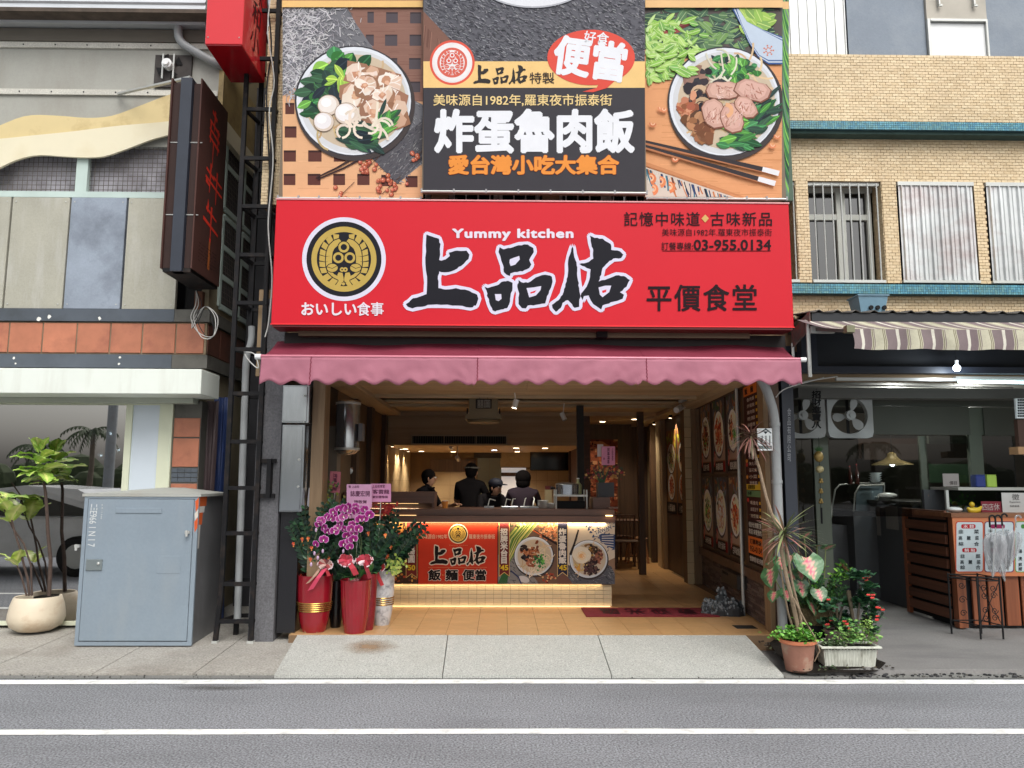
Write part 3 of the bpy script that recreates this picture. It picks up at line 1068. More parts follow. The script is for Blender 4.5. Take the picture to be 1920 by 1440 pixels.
mb = MB(); mb.box(-14,XCn-.02,YL+.02,YL+.1,zb_-.25,zt+.3); mb.build('sheet_wall',M_WALLG,LB)
for(pa,pb)in((80,90),(168,178)):
 mb = MB(); mb.box(-14,XCn-.02,YL-.005,YL+.019,lz(pb),lz(pa)); r_ = mb.build('rail',mat('riveted_rail',(206,204,194),rough=.5,var=.15,fine=.2,k=.9),LB)
 mb = MB()
 for k in range(9):
  x_ = lx(8+62*k); mb.ball((x_,YL-.006,lz((pa+pb)/2)),.009,6,4)
 mb.build('rivets',M_DARK,r_)
mb = MB(); mb.box(-14,XCn-.02,YL-.02,YL+.018,lz(79),lz(56)); mb.build('shaded_fascia',mat('taupe_fascia',(112,106,96),rough=.7,var=.1,k=.8),LB)
def wave(top,bot,y,th,m,name):
 n = len(top); mb = MB()
 for i in range(n-1):
  a0,a1 = top[i],top[i+1]; b0,b1 = bot[i],bot[i+1]
  q = [P(*b0,y),P(*b1,y),P(*a1,y),P(*a0,y)]
  mb.hexa([q[0],q[1],q[1]+Vector((0,th,0)),q[0]+Vector((0,th,0)),q[3],q[2],q[2]+Vector((0,th,0)),q[3]+Vector((0,th,0))])
 return mb.build(name,m,LB)
def curve(pts,xs_):
 out = []
 for x in xs_:
  for i in range(len(pts)-1):
   (x0,y0),(x1,y1) = pts[i],pts[i+1]
   if x0<=x<=x1:
    p0 = pts[max(i-1,0)]; p3 = pts[min(i+2,len(pts)-1)]
    t = (x-x0)/(x1-x0)
    m0 = (y1-p0[1])/max(1,(x1-p0[0]))*(x1-x0); m1 = (p3[1]-y0)/max(1,(p3[0]-x0))*(x1-x0)
    y = (2*t**3-3*t**2+1)*y0+(t**3-2*t**2+t)*m0+(-2*t**3+3*t**2)*y1+(t**3-t**2)*m1
    out.append((x,y)); break
 return out
xsw = [-60+15*i for i in range(31)]
xsw = [x for x in xsw if x<=384]
ytop = curve([(-60,262),(0,235),(50,217),(110,217),(165,221),(210,217),(260,199),(310,180),(400,150)],xsw)
ymid = curve([(-60,262),(0,260),(60,254),(130,247),(220,236),(310,228),(400,216)],xsw)
ybot = curve([(-60,345),(0,314),(30,300),(70,291),(130,294),(190,294),(235,280),(280,263),(312,254),(400,235)],xsw)
wave(ytop,ymid,YL-.035,.02,M_YEL,'wave_sheet')
wave(ymid,ybot,YL-.06,.03,M_CREAM,'wave_sheet')
zg1,zg0 = lz(250),lz(362)
mb = MB(); mb.box(-14,XCn-.05,YL+.12,YL+.16,zg0-.1,zg1); mb.build('window_board',mat('mauve_board',(184,182,190),rough=.7,var=.3,scale=2.5,k=.9,stain=(70,62,58),stain_amt=.9,stain_scale=1.6),LB)
mb = MB()
x = lx(-40)
while x<lx(380):
 mb.tube([(x,YL+.04,zg0),(x,YL+.04,zg1+.1)],.0035,5,caps=False); x+=.052
z = zg0
while z<zg1+.1:
 mb.tube([(lx(-40),YL+.047,z),(XCn-.05,YL+.047,z+.004)],.0035,5,caps=False); z+=.052
mb.build('wire_mesh',mat('rusty_wire',(96,88,82),rough=.7,var=.3,scale=8),LB)
mb = MB(); mb.box(lx(-60),XCn-.02,YL-.012,YL+.05,lz(371),lz(360)); mb.box(lx(130),lx(152),YL-.011,YL+.06,lz(360),lz(285));
mb.box(lx(-60),lx(-35),YL-.011,YL+.06,lz(360),lz(310)); mb.build('window_frame',M_MINT,LB)
for i,(a,b,m)in enumerate(((-215,-93,M_PANEL),(-91,13,M_PANEL),(15,124,M_PANEL),(126,232,M_ZPAN),(234,334,M_PANEL))):
 x0,x1 = lx(a),lx(b);
 if i==0:x0 = -14
 mb = MB(); mb.box(x0+.004,x1-.004,YL-.02-.004*(i%2),YL+.03,lz(580),lz(372),bev=.004)
 p_ = mb.build('wall_panel',m,LB)
 mb = MB()
 for(u,v)in((.07,.04),(.93,.04),(.07,.96),(.93,.96)):
  mb.ball((x0+(x1-x0)*u,YL-.026,lz(372+208*v)),.008,6,4,sc=(1,.5,1))
 mb.build('screws',M_ALU,p_)
mb = MB(); mb.box(lx(336),XCn-.1,YL+.2,YL+.4,lz(580),lz(372)); mb.build('recess',M_BLACK,LB)
mb = MB(); mb.box(lx(368),lx(383),YL+.0,YL+.15,lz(580),lz(545)); mb.build('rusty_bracket',mat('rust',(96,62,44),rough=.9,var=.3,scale=9),LB)
def band(pa,pb,out,m,name,mside=None):
 mb = MB(); mb.box(-14,lx(334),YL-out,YL+.3,lz(pb),lz(pa)); mb.build(name,m,LB)
 mb = MB(); mb.box(lx(334)+.003,XCn+out,YL-out+.002,YL+.3,lz(pb)+.001,lz(pa)-.001); mb.build(name,M_TRIMS,LB)
 mb = MB(); mb.box(XCn-.2,XCn+out-.001,YL+.303,12.5,lz(pb)+.001,lz(pa)-.001); mb.build('side_'+name,M_TRIMS,LB)
band(580,603,.03,M_TRIM,'trim')
band(665,690,.03,M_TRIM,'trim')
zt1_,zt0_ = lz(604),lz(664)
mb = MB(); mb.box(-14,XCn,YL,12.5,zt0_,zt1_); mb.build('tile_bed',mat('cement_joint',(150,132,108),rough=.9,var=.3,scale=5,k=.8),LB)
tx = [18+62.5*k for k in range(-3,6)]
edges = [-170,-107,-45,17,80,144,207,267,330,384]
for i in range(len(edges)-1):
 mb = MB(); a,b = lx(edges[i],YL,634)+.008,lx(edges[i+1],YL,634)-.006
 mb.box(a,b,YL-.012,YL,zt0_+.012,zt1_-.012,bev=.005); mb.build('terracotta_tile',M_TERRA,LB)
M_TERRAS = mat('dark_terracotta',(104,62,48),rough=.6,var=.3,scale=4,k=.8,stain=(50,40,36),stain_amt=.8,stain_scale=3)  # darker copy of the terracotta tone, for the side-wall tiles
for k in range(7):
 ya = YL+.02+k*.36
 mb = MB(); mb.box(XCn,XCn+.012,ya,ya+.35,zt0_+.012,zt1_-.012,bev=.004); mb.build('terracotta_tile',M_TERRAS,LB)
mb = MB()
for(px,py,s)in((73,598,9),(92,594,9),(187,597,7),(26,671,6),(29,682,4),(225,670,6),(223,682,5)):
 q = P(px,py,YL-.031); s*=.0056
 mb.poly([(q.x+s*.5*math.cos(a)*random.uniform(.6,1.2),YL-.0315,q.z+s*.5*math.sin(a)*random.uniform(.6,1.2))for a in[2*PI*i/7 for i in range(7)]])
mb.build('paper_scraps',mat('torn_paper',(225,225,220),rough=.8),LB)
for(za,zb2)in((lz(370),lz(120)),(lz(560),lz(385))):
 for k in range(5):
  ya = YL+.28+k*.62
  w = MB(); w.box(XCn-.015,XCn+.012,ya,ya+.05,za,zb2); w.box(XCn-.015,XCn+.012,ya+.48,ya+.53,za,zb2)
  for q in(0,.33,.66,1):
   zq = za+(zb2-za)*q; w.box(XCn-.014,XCn+.011,ya+.05,ya+.48,zq-.03,zq+.03)
  wo = w.build('window',M_MINT,LB)
  w = MB(); w.box(XCn-.018,XCn-.005,ya+.05,ya+.48,za,zb2); w.build('pane',M_DARK,wo)
  w = MB()
  for q in range(8):w.bar((XCn+.002,ya+.06+q*.055,za),(XCn+.002,ya+.06+q*.055,zb2),.004)
  for q in range(int((zb2-za)/.06)):w.bar((XCn+.003,ya+.05,za+q*.06),(XCn+.003,ya+.48,za+q*.06),.004)
  w.build('wire_mesh',MATS['rusty_wire'],wo)
mb = MB(); mb.box(XCn-.02,XCn+.035,YL+.01,YL+3.6,lz(215),lz(108)); mb.build('side_board',mat('ochre_side_board',(178,156,104),rough=.6,var=.15,k=.8,stain=(88,60,40),stain_amt=.7,stain_scale=2.5),LB)
mb = MB(); mb.box(XCn-.02,XCn+.06,YL+.01,YL+4.6,lz(250),lz(216)); mb.build('side_board',M_CREAM,LB)
gut = thing('roof_gutter','silver ribbed roof gutter running along the top left of the photo','gutter',(-5,7.6,6))
YG = 7.99
mb = MB()
prof = [(0,44),(.006,37),(.03,36),(.02,31),(.03,27),(.022,24),(.036,22),(.014,14),(.010,9),(.03,6),(.01,-2),(.0,-60)]
xg0,xg1 = -14,X(386,YG,20)
for i in range(len(prof)-1):
 (d0,p0),(d1,p1) = prof[i],prof[i+1]
 mb.quad((xg0,YG-d0,Z(p0,YG,200)),(xg1,YG-d0,Z(p0,YG,200)),(xg1,YG-d1,Z(p1,YG,200)),(xg0,YG-d1,Z(p1,YG,200)))
zg = Z(44,YG,200)
mb.quad((xg0,YG,zg),(xg0,YL+.01,zg+.02),(xg1,YL+.01,zg+.02),(xg1,YG,zg))
mb.quad((xg1,YG,zg),(xg1,YL+.01,zg+.02),(xg1,YL+.01,zg+.5),(xg1,YG,zg+.5))
mb.build('gutter_body',mat('gutter_metal',(206,210,214),rough=.35,metal=.4,var=.06,k=1.0),gut)
mb = MB(); mb.box(xg0,XCn-.02,YL-.3,YL+.0,lz(52),lz(45)); mb.build('eaves_board',mat('old_eaves',(96,84,74),rough=.9,var=.4,scale=8,k=.7),gut)
cn = thing('storefront_canopy','plain white box canopy above the glass storefront on the left','canopy',(-5.5,7.9,2.6))
YCn = 7.62
cz1,cz0 = Z(691,YCn,190),Z(738,YCn,190)
mb = MB(); mb.box(-14,X(377,YCn,715),YCn,YL+.0,cz0,cz1,bev=.006); mb.build('canopy_box',M_WHT,cn)
mb = MB(); mb.box(-14,XCn-.05,YL-.14,YL+.02,Z(755,YL-.14,190),cz0-.002); mb.build('canopy_soffit_rail',mat('soffit_grey',(168,172,160),rough=.6),cn)
sf = thing('storefront','large glass storefront with pale green frame reflecting the street','storefront',(-5,YL,0))
M_PGRN = mat('pale_green_frame',(216,220,196),rough=.45,var=.05,k=.92)
zf0,zf1 = .12,Z(756,YL,190)
mb = MB()
for(a,b)in((234,246),(297,322)):
 mb.box(X(a,YL,850),X(b,YL,850),YL-.03,YL+.05,zf0,zf1)
mb.box(-14,X(322,YL,850),YL-.025,YL+.05,zf1-.02,zf1+.02)
mb.box(-14,X(240,YL,850),YL-.02,YL+.05,zf0,zf0+.04)
mb.build('mullion',M_PGRN,sf)
mb = MB(); mb.box(X(246,YL,850),X(297,YL,850),YL-.01,YL+.04,zf0,zf1-.02); mb.build('white_infill',mat('frosted_infill',(204,214,224),rough=.35,var=.03,k=.95),sf)
M_SGL = glass_mat('storefront_glass',(150,158,160),mirror=.5,dark=.5)
for(a,b)in((-9.5,-6.9),(-6.88,X(234,YL,850))):
 mb = MB(); mb.quad((a,YL,zf0+.04),(b,YL,zf0+.04),(b,YL,zf1-.02),(a,YL,zf1-.02)); mb.build('glass_pane',M_SGL,sf)
mb = MB()
mb.box(-14,-3.6,12.0,12.1,0,3.0); mb.box(-14,XCn-.05,YL+.06,12.0,2.75,2.8); mb.box(-14,XCn-.05,YL+.06,12.0,.02,.13)
struct('storefront_room',mb,mat('dim_room',(70,66,60),rough=.8,var=.2))
mb = MB(); mb.box(-4.9,-4.3,10.6,11,.13,2.0)
mb.box(-5.2,-4.8,10.2,10.3,.13,1.6); struct('storefront_room_cupboard',mb,mat('mustard_cupboard',(130,100,50),rough=.7))
pil = thing('tiled_pillar','orange tiled pillar with peeled render beside the blue tarpaulin','pillar',(-3.3,YL,0))
px0_,px1_ = X(323,YL,850),X(374,YL,850)
mb = MB(); mb.box(px0_,px1_,YL+.0,YL+.3,.05,Z(752,YL,340)); mb.build('core',M_TRIMS,pil)
for(pa,pb,m)in((784,820,M_TERRA),(822,876,M_TERRA),(907,960,M_TERRA),(962,1016,M_TERRA),(1018,1072,M_TERRA),(1074,1128,M_TERRA)):
 mb = MB(); mb.box(px0_+.006,px1_-.006,YL-.012,YL,Z(pb,YL,340)+.003,Z(pa,YL,340),bev=.004); mb.build('terracotta_tile',m,pil)
for k in range(3):
 for j in range(4):
  w = (px1_-px0_-.01)/4
  mb = MB(); mb.box(px0_+.006+j*w,px0_+.003+(j+1)*w,YL-.009,YL,Z(904-k*9,YL,340)+.002,Z(896-k*9,YL,340)); mb.build('dark_brick',M_TRIM,pil)

# ==== painted pictures: bowls of food, the round crest, the brush-written name
BR = {'a':[(240,80),(330,110),(345,150),(335,270),(350,275),(385,265),(415,240),(408,215),(470,200),(540,200),(562,230),(555,262),(500,315),(450,345),(385,362),(335,355),(325,410),(330,480),(380,490),(460,480),(560,500),(620,530),(628,560),(610,610),(570,625),(480,610),(350,605),(250,605),(190,620),(135,632),(100,620),(85,600),(110,585),(140,555),(185,545),(240,525),(245,440),(232,300),(235,160)],'b':[(788,175),(815,190),(870,180),(930,160),(1000,155),(1040,180),(1045,210),(1010,270),(1025,305),(1010,330),(960,355),(900,360),(870,370),(865,390),(840,380),(820,360),(815,310),(780,210)],'c':[(675,470),(700,480),(780,455),(800,435),(850,425),(885,440),(885,480),(870,540),(860,600),(845,630),(800,640),(755,655),(735,645),(715,600),(700,550),(690,500)],'d':[(930,420),(950,435),(1000,440),(1060,400),(1130,380),(1180,395),(1185,430),(1160,500),(1140,560),(1130,595),(1060,605),(1000,610),(985,632),(955,630),(930,600),(930,560),(935,520),(920,470)],'e':[(1335,170),(1345,230),(1365,290),(1370,350),(1375,420),(1385,480),(1390,520),(1395,540),(1385,580),(1385,620),(1350,628),(1320,590),(1300,570),(1260,590),(1245,630),(1210,658),(1185,630),(1180,605),(1230,570),(1260,530),(1270,490),(1290,430),(1300,370),(1300,300),(1315,230)],'f':[(1465,88),(1500,105),(1560,110),(1620,150),(1625,195),(1690,205),(1715,230),(1700,255),(1640,260),(1600,290),(1560,330),(1550,380),(1530,430),(1600,410),(1660,385),(1720,390),(1765,420),(1740,470),(1690,510),(1720,530),(1710,560),(1650,580),(1610,595),(1560,610),(1550,640),(1520,620),(1490,600),(1470,570),(1455,535),(1420,540),(1410,570),(1395,540),(1400,520),(1440,470),(1460,420),(1470,340),(1440,330),(1385,300),(1440,290),(1490,260),(1490,200),(1475,150)],}
BH = [[(865,265),(890,255),(935,240),(940,265),(905,305),(870,315),(862,290)],[(752,525),(800,525),(803,560),(780,578),(760,570)],[(990,480),(1040,475),(1100,465),(1095,495),(1060,535),(1010,550)],[(1530,475),(1580,462),(1625,462),(1610,510),(1560,548),(1540,530)]]
BI = [[(1018,512),(1065,495),(1050,515),(1020,522)],[(1555,500),(1590,490),(1585,510),(1560,518)]]
def brush_name(pr,x0,y0,x1,y1,ink=(30,30,38),edge=(226,222,244),back=(228,40,54),ew=24):
 sx,sy = (x1-x0)/(1765-85),(y1-y0)/(658-80)
 T = lambda q,ox = 0,oy = 0:(x0+(q[0]+ox-85)*sx,y0+(q[1]+oy-80)*sy)
 if edge:
  for k in BR.values():
   for i in range(12):
    a = 2*PI*i/12
    pr.poly([T(q,ew*math.cos(a),ew*math.sin(a))for q in k],edge)
   pr.poly([T(q)for q in k],edge)
 for k in BR.values():
  rough_ = []
  for i in range(len(k)):
   a,b = k[i],k[(i+1)%len(k)]
   rough_.append(a)
   d = math.hypot(b[0]-a[0],b[1]-a[1])
   if d>40:
    for t in(.33,.66):
     rough_.append((a[0]+(b[0]-a[0])*t+pr.rnd.uniform(-4,4),a[1]+(b[1]-a[1])*t+pr.rnd.uniform(-4,4)))
  pr.poly([T(q)for q in rough_],ink)
 for h in BH:pr.poly([T(q)for q in h],edge or back)
 if edge:
  for h in BI:pr.poly([T(q)for q in h],back)
def crest(pr,cx,cy,r,outer=(226,222,240),dark=(30,30,38),gold=(196,168,88),back=None):
 k = r/540.0
 T = lambda x,y:(cx+(x-720)*k,cy+(y-655)*k)
 C = lambda q,rr_,c,n = 40:pr.ell(q[0],q[1],rr_*k,rr_*k,c,n=n)
 o = T(720,655)
 C(o,540,outer,64); C(o,484,dark,64); C(o,420,gold,56); C(o,350,dark,48)
 for s in(-1,1):
  M = lambda x,y:T(720+s*(720-x)*-1 if s==-1 else 720+(720-x),y)
  def mir(x,y):return T(x if s==-1 else 1440-x,y)
  path = [(660,385),(590,410),(525,470),(492,545),(483,620),(480,690),(487,760),(510,830),(570,890),(650,930),(705,955)]
  for i in range(len(path)-1):
   (xa,ya),(xb,yb) = path[i],path[i+1]
   dx,dy = xb-xa,yb-ya; l = math.hypot(dx,dy); nx,ny = dy/l,-dx/l
   for sd,w in((1,78),(-1,72)):
    if sd==1 and i>6:w = 40
    wa = w*(0.55 if i==0 else 1); g = 6
    ax,ay = xa+nx*g*sd+dx*.06,ya+ny*g*sd+dy*.06
    bx,by = xb+nx*g*sd-dx*.04,yb+ny*g*sd-dy*.04
    q = [(ax,ay),(bx,by),(bx+nx*w*sd-dx*.18,by+ny*w*sd-dy*.18),(ax+nx*wa*sd-dx*.22,ay+ny*wa*sd-dy*.22)]
    q = [(x,y)for x,y in q]
    pr.poly([mir(x,y)for x,y in q],gold)
  e = mir(570,768); pr.ell(e[0],e[1],80*k,62*k,dark); pr.ell(e[0],e[1],70*k,52*k,gold)
  pr.stroke([mir(505,755),mir(570,775),mir(635,740)],8*k,dark)
  pr.poly([mir(690,830),mir(712,950),mir(655,955),mir(635,860),mir(650,825)],gold)
  pr.poly([mir(700,830),mir(716,900),mir(718,940),mir(680,890),mir(676,840)],gold)
 for(x,y)in((718,500),(648,637),(796,637)):
  q = T(x,y); C(q,82,dark,28); C(q,70,gold,28); C(q,40,dark,24)
 for x in(696,738):
  q = T(x,790); C(q,30,gold,14); C(q,11,dark,8)
 q = T(714,975); C(q,20,gold,12)
GREENS = [(60,120,60),(86,150,70),(44,90,58),(110,170,80),(70,135,84)]
DGREEN = [(38,60,56),(44,74,58),(34,46,54),(56,92,66)]
def bowl(pr,cx,cy,R_,kind,ry=1.0,tone=1.0):
 T = lambda c:tuple(min(255,q*tone)for q in c)
 Y_ = lambda y:y*ry
 rd = pr.rnd
 pr.ell(cx+R_*.03,cy+R_*.05*ry,R_*1.02,R_*1.03*ry,T((70,62,62)),n=44)
 pr.ell(cx,cy,R_,R_*ry,T((60,58,64)),n=44)
 pr.ell(cx+.006*R_,cy,R_*.975,R_*.975*ry,T((228,232,240)),n=44)
 pr.ell(cx+.02*R_,cy+.02*R_,R_*.93,R_*.93*ry,T((214,216,220)),n=40)
 pr.ell(cx+.04*R_,cy+.01*R_,R_*.86,R_*.85*ry,T((206,188,164)),n=40)
 def inb(x,y):return x*x+y*y<.80**2
 def at(x,y):return cx+x*R_,cy+y*R_*ry
 def noodle(x,y,n,c,w=.035,L=.5):
  for _ in range(n):
   a,b = x+rd.uniform(-.2,.2),y+rd.uniform(-.2,.2)
   if inb(a,b):q = at(a,b); pr.curl(q[0],q[1],L*R_,w*R_,rd.uniform(0,6.3),rd.uniform(-3,3),T(c),14)
 def leaves(x,y,sp,n,cols,ln=.32,wd=.13,ang=None):
  for _ in range(n):
   a,b = x+rd.gauss(0,sp),y+rd.gauss(0,sp)
   if inb(a,b):
    q = at(a,b); an = rd.uniform(0,6.3)if ang is None else ang+rd.gauss(0,.3)
    c = rd.choice(cols); pr.leaf(q[0],q[1],ln*R_*rd.uniform(.6,1.1),wd*R_*rd.uniform(.6,1.3),an,T(c),T(tuple(min(255,v*1.35)for v in c)))
 def bits(x,y,sp,n,cols,s=.06):
  for _ in range(n):
   a,b = x+rd.gauss(0,sp),y+rd.gauss(0,sp)
   if inb(a,b):q = at(a,b); pr.ell(q[0],q[1],s*R_*rd.uniform(.6,1.4),s*R_*rd.uniform(.4,1.0),T(rd.choice(cols)),rot=rd.uniform(0,3),n=8,jit=.25,j=12)
 def egg(x,y,r,c=(240,232,226)):
  q = at(x,y)
  pr.ell(q[0],q[1],r*R_*1.05,r*R_*1.05*ry,T((150,126,110)))
  pr.ell(q[0],q[1],r*R_,r*R_*ry,T((222,206,192)))
  pr.ell(q[0]-.1*r*R_,q[1]-.08*r*R_,r*R_*.86,r*R_*.84*ry,T(c))
  pr.ell(q[0]-.22*r*R_,q[1]-.25*r*R_,r*R_*.5,r*R_*.45*ry,T((250,248,248)))
 def wonton(x,y,r):
  q = at(x,y); a0 = rd.uniform(0,6)
  def star(rr_,jit,c,ox=0,oy=0,n=11):
   pts = []
   for i in range(n):
    a = a0+2*PI*i/n; k = rr_*R_*(1+rd.uniform(-jit,jit))
    pts.append((q[0]+ox*R_+k*math.cos(a),q[1]+oy*R_+k*math.sin(a)*ry))
   pr.poly(pts,T(c),6)
  star(r*1.12,.3,(160,116,92),n=9)
  for _ in range(7):
   ox,oy = rd.uniform(-.45,.45)*r,rd.uniform(-.45,.45)*r; a0 = rd.uniform(0,6)
   star(r*rd.uniform(.4,.72),.34,rd.choice([(236,214,198),(246,232,222),(226,196,176),(240,222,208),(214,172,146)]),ox,oy,n=8)
  star(r*.34,.3,(204,150,120),rd.uniform(-.2,.2)*r,rd.uniform(-.2,.2)*r,n=8); star(r*.2,.3,(226,180,150),0,0,n=7)
  for _ in range(4):
   a = rd.uniform(0,6.3); pr.curl(q[0]+r*.3*R_*math.cos(a),q[1]+r*.3*R_*math.sin(a),r*.8*R_,.018*R_,a+rd.uniform(-.5,.5),rd.uniform(-1,1),T((250,240,232)),4)
 def slice_(x,y,r,a0,c=(208,164,150)):
  q = at(x,y); pts = []
  n = 12
  for i in range(n):
   a = 2*PI*i/n; k = r*R_*(1+.25*math.cos(2*(a-a0))+rd.uniform(-.06,.06))
   pts.append((q[0]+k*math.cos(a),q[1]+k*.85*math.sin(a)*ry))
  big = [(q[0]+(u-q[0])*1.08,q[1]+(v-q[1])*1.08+.01*R_)for u,v in pts]
  pr.poly(big,T((128,82,66))); pr.poly(pts,T(c),5)
  pr.poly([(q[0]+(u-q[0])*.8,q[1]+(v-q[1])*.8-.01*R_)for u,v in pts],T(tuple(min(255,v+14)for v in c)),4)
  for _ in range(26):
   a = a0+rd.gauss(.6,.5); pr.curl(q[0]+r*.55*R_*rd.uniform(-1,1),q[1]+r*.5*R_*rd.uniform(-1,1)*ry,r*rd.uniform(.2,.6)*R_,rd.uniform(.006,.02)*R_,a,rd.uniform(-1,1),T(rd.choice([(184,134,120),(222,184,172),(196,146,130),(232,200,188),(170,112,96)])),10)
 noodle(-.1,.1,14,(214,188,150)); noodle(.4,-.5,8,(220,190,154)); noodle(-.5,.4,8,(206,176,136))
 if kind=='wonton':
  leaves(-.55,-.05,.13,26,DGREEN,.36,.2); leaves(-.62,.02,.10,12,GREENS,.25,.14)
  leaves(-.22,-.62,.11,22,GREENS+[(140,190,80)],.34,.22); leaves(-.45,-.38,.12,22,DGREEN,.34,.2); leaves(-.2,-.4,.07,8,[(170,205,90),(150,190,80)],.28,.12)
  for(x,y,r)in((.08,-.5,.2),(.3,-.38,.2),(.58,-.32,.24),(.02,-.08,.24),(.66,.02,.22),(.36,-.05,.22),(.66,.28,.24),(.35,.2,.24),(.2,-.28,.18),(.5,-.12,.18)):wonton(x,y,r)
  leaves(-.05,.68,.17,34,DGREEN,.42,.13,ang=.2); leaves(.5,.55,.12,22,DGREEN+GREENS[:2],.42,.10,ang=-.9)
  leaves(.3,.68,.06,9,GREENS,.5,.06,ang=-.6)
  egg(-.42,.08,.18); egg(-.5,.38,.17,(238,234,236)); egg(-.12,.23,.19,(244,240,240))
  for _ in range(16):
   q = at(rd.uniform(-.15,.4),rd.uniform(.3,.5)); pr.curl(q[0],q[1],.45*R_,.04*R_,rd.uniform(0,6.3),rd.uniform(-4,4),T((236,222,204)),8)
 elif kind=='pork':
  leaves(.15,-.55,.17,60,GREENS+DGREEN,.2,.12); leaves(.3,-.62,.14,30,GREENS+[(120,180,90)],.18,.13)
  for _ in range(10):
   q = at(rd.uniform(-.3,.2),rd.uniform(-.75,-.3)); pr.curl(q[0],q[1],.4*R_,.03*R_,rd.uniform(0,6.3),rd.uniform(-3,3),T((224,220,200)),8)
  bits(-.45,-.38,.12,24,[(44,40,46),(60,52,54),(150,116,100)],.10); bits(-.5,-.02,.12,20,[(46,42,50),(34,32,40),(92,76,70)],.11)
  for(x,y)in((-.55,-.12),(-.5,.1)):
   q = at(x,y); pr.curl(q[0],q[1],.4*R_,.09*R_,4.8,3.4,T((206,172,140)),8); pr.curl(q[0],q[1],.3*R_,.02*R_,4.8,3.4,T((90,70,60)),8)
  bits(-.66,.15,.10,60,[(196,128,96),(176,104,76),(214,150,116),(150,90,66)],.07)
  bits(-.45,.45,.12,50,[(150,98,66),(124,78,54),(190,138,100),(98,62,46)],.09); bits(-.38,.65,.07,20,[(170,120,84),(126,80,56)],.1)
  leaves(.55,.35,.16,44,DGREEN+GREENS[:3],.4,.10,ang=-.8); leaves(.1,.68,.16,40,GREENS+DGREEN[:2],.4,.12,ang=.15); leaves(-.05,.8,.07,10,GREENS,.4,.12,ang=0)
  for(x,y,r,a)in((-.02,-.2,.24,0),(.5,-.2,.26,.3),(-.18,.22,.25,1.3),(.14,.3,.25,1.4),(.38,.1,.2,1.0)):slice_(x,y,r,a)
  q = at(.12,.06); pr.curl(q[0]-.1*R_,q[1],.36*R_,.07*R_,.2,3.5,T((236,178,136)),8)
 elif kind=='noodle':
  noodle(.35,-.3,24,(226,206,176),.04,.6); noodle(0,.5,24,(232,214,186),.04,.6); noodle(.5,.2,14,(222,202,170),.04,.6)
  bits(-.2,-.2,.22,60,[(176,106,70),(140,76,50),(200,134,96),(110,60,44)],.09); bits(-.5,-.4,.1,14,[(60,44,40),(44,36,36)],.1)
  bits(-.45,.1,.08,12,[(40,36,40)],.1); bits(-.15,.3,.1,20,[(150,84,60),(180,110,80)],.08); leaves(.35,.25,.14,60,GREENS+[(40,96,60)],.14,.09)
 elif kind=='egg':
  noodle(-.3,.4,10,(216,180,110),.05,.4)
  bits(.3,-.45,.2,60,[(96,66,44),(60,46,40),(196,148,70),(140,98,60),(44,36,34)],.08); bits(.5,-.05,.14,40,[(150,92,72),(176,116,92),(110,66,54)],.08)
  bits(.15,.45,.2,90,[(84,60,60),(60,44,46),(110,76,70),(48,38,42)],.09); bits(-.55,.5,.08,14,[(220,160,70),(206,150,90)],.07)
  q = at(-.36,-.2); pr.ell(q[0],q[1],.5*R_,.46*R_*ry,T((198,170,130)),jit=.05,n=22); pr.ell(q[0],q[1]-.02*R_,.48*R_,.44*R_*ry,T((238,224,202)),jit=.06,n=22)
  pr.ell(q[0],q[1]+.03*R_,.26*R_,.22*R_*ry,T((244,214,172)),jit=.08); pr.ell(q[0],q[1]+.03*R_,.13*R_,.11*R_*ry,T((240,182,124)),jit=.1)
  for _ in range(10):pr.curl(q[0]+rd.uniform(-.35,.35)*R_,q[1]+rd.uniform(-.3,.3)*R_,.2*R_,.02*R_,rd.uniform(0,6),2,T((250,240,224)),4)
 elif kind=='dark':
  bits(0,0,.34,170,[(110,60,44),(80,46,38),(150,90,66),(56,36,34),(170,112,80)],.10); leaves(.1,.3,.2,10,GREENS,.2,.1)
 elif kind=='red':
  bits(0,0,.34,170,[(176,74,48),(150,60,40),(200,104,66),(120,50,38),(210,140,100)],.10); noodle(.3,.4,8,(222,190,150))
 elif kind=='greens':
  leaves(0,0,.3,80,GREENS+DGREEN+[(200,190,130)],.3,.12); bits(.2,.1,.2,30,[(196,140,100),(170,110,76)],.07)
 elif kind=='dumpl':
  leaves(-.4,-.3,.15,20,DGREEN,.3,.14)
  for(x,y)in((-.2,-.3),(.3,-.4),(-.45,.1),(.05,0),(.5,0),(-.2,.4),(.3,.4)):wonton(x,y,.24)
def slate(pr,pts,n,seed=5,base=(86,86,92),ang=.5,cols=((60,60,68),(112,112,118),(136,134,136),(74,74,82))):
 pr.poly(pts,base)
 xs_ = [p[0]for p in pts]; ys_ = [p[1]for p in pts]
 def inside(x,y):
  c = False; m = len(pts)
  for i in range(m):
   (x1,y1),(x2,y2) = pts[i],pts[(i+1)%m]
   if(y1>y)!=(y2>y)and x<(x2-x1)*(y-y1)/(y2-y1)+x1:c = not c
  return c
 h = pr.h; k = 0
 while k<n:
  x,y = pr.rnd.uniform(min(xs_),max(xs_)),pr.rnd.uniform(min(ys_),max(ys_))
  k+=1
  if inside(x,y):
   if k%60==0:pass
   pr.curl(x,y,pr.rnd.uniform(4,14),pr.rnd.uniform(.6,1.6),ang+pr.rnd.gauss(0,.3),pr.rnd.uniform(-.5,.5),pr.rnd.choice(cols),8,n=3)
   if k%8:pr.h-=pr.eps
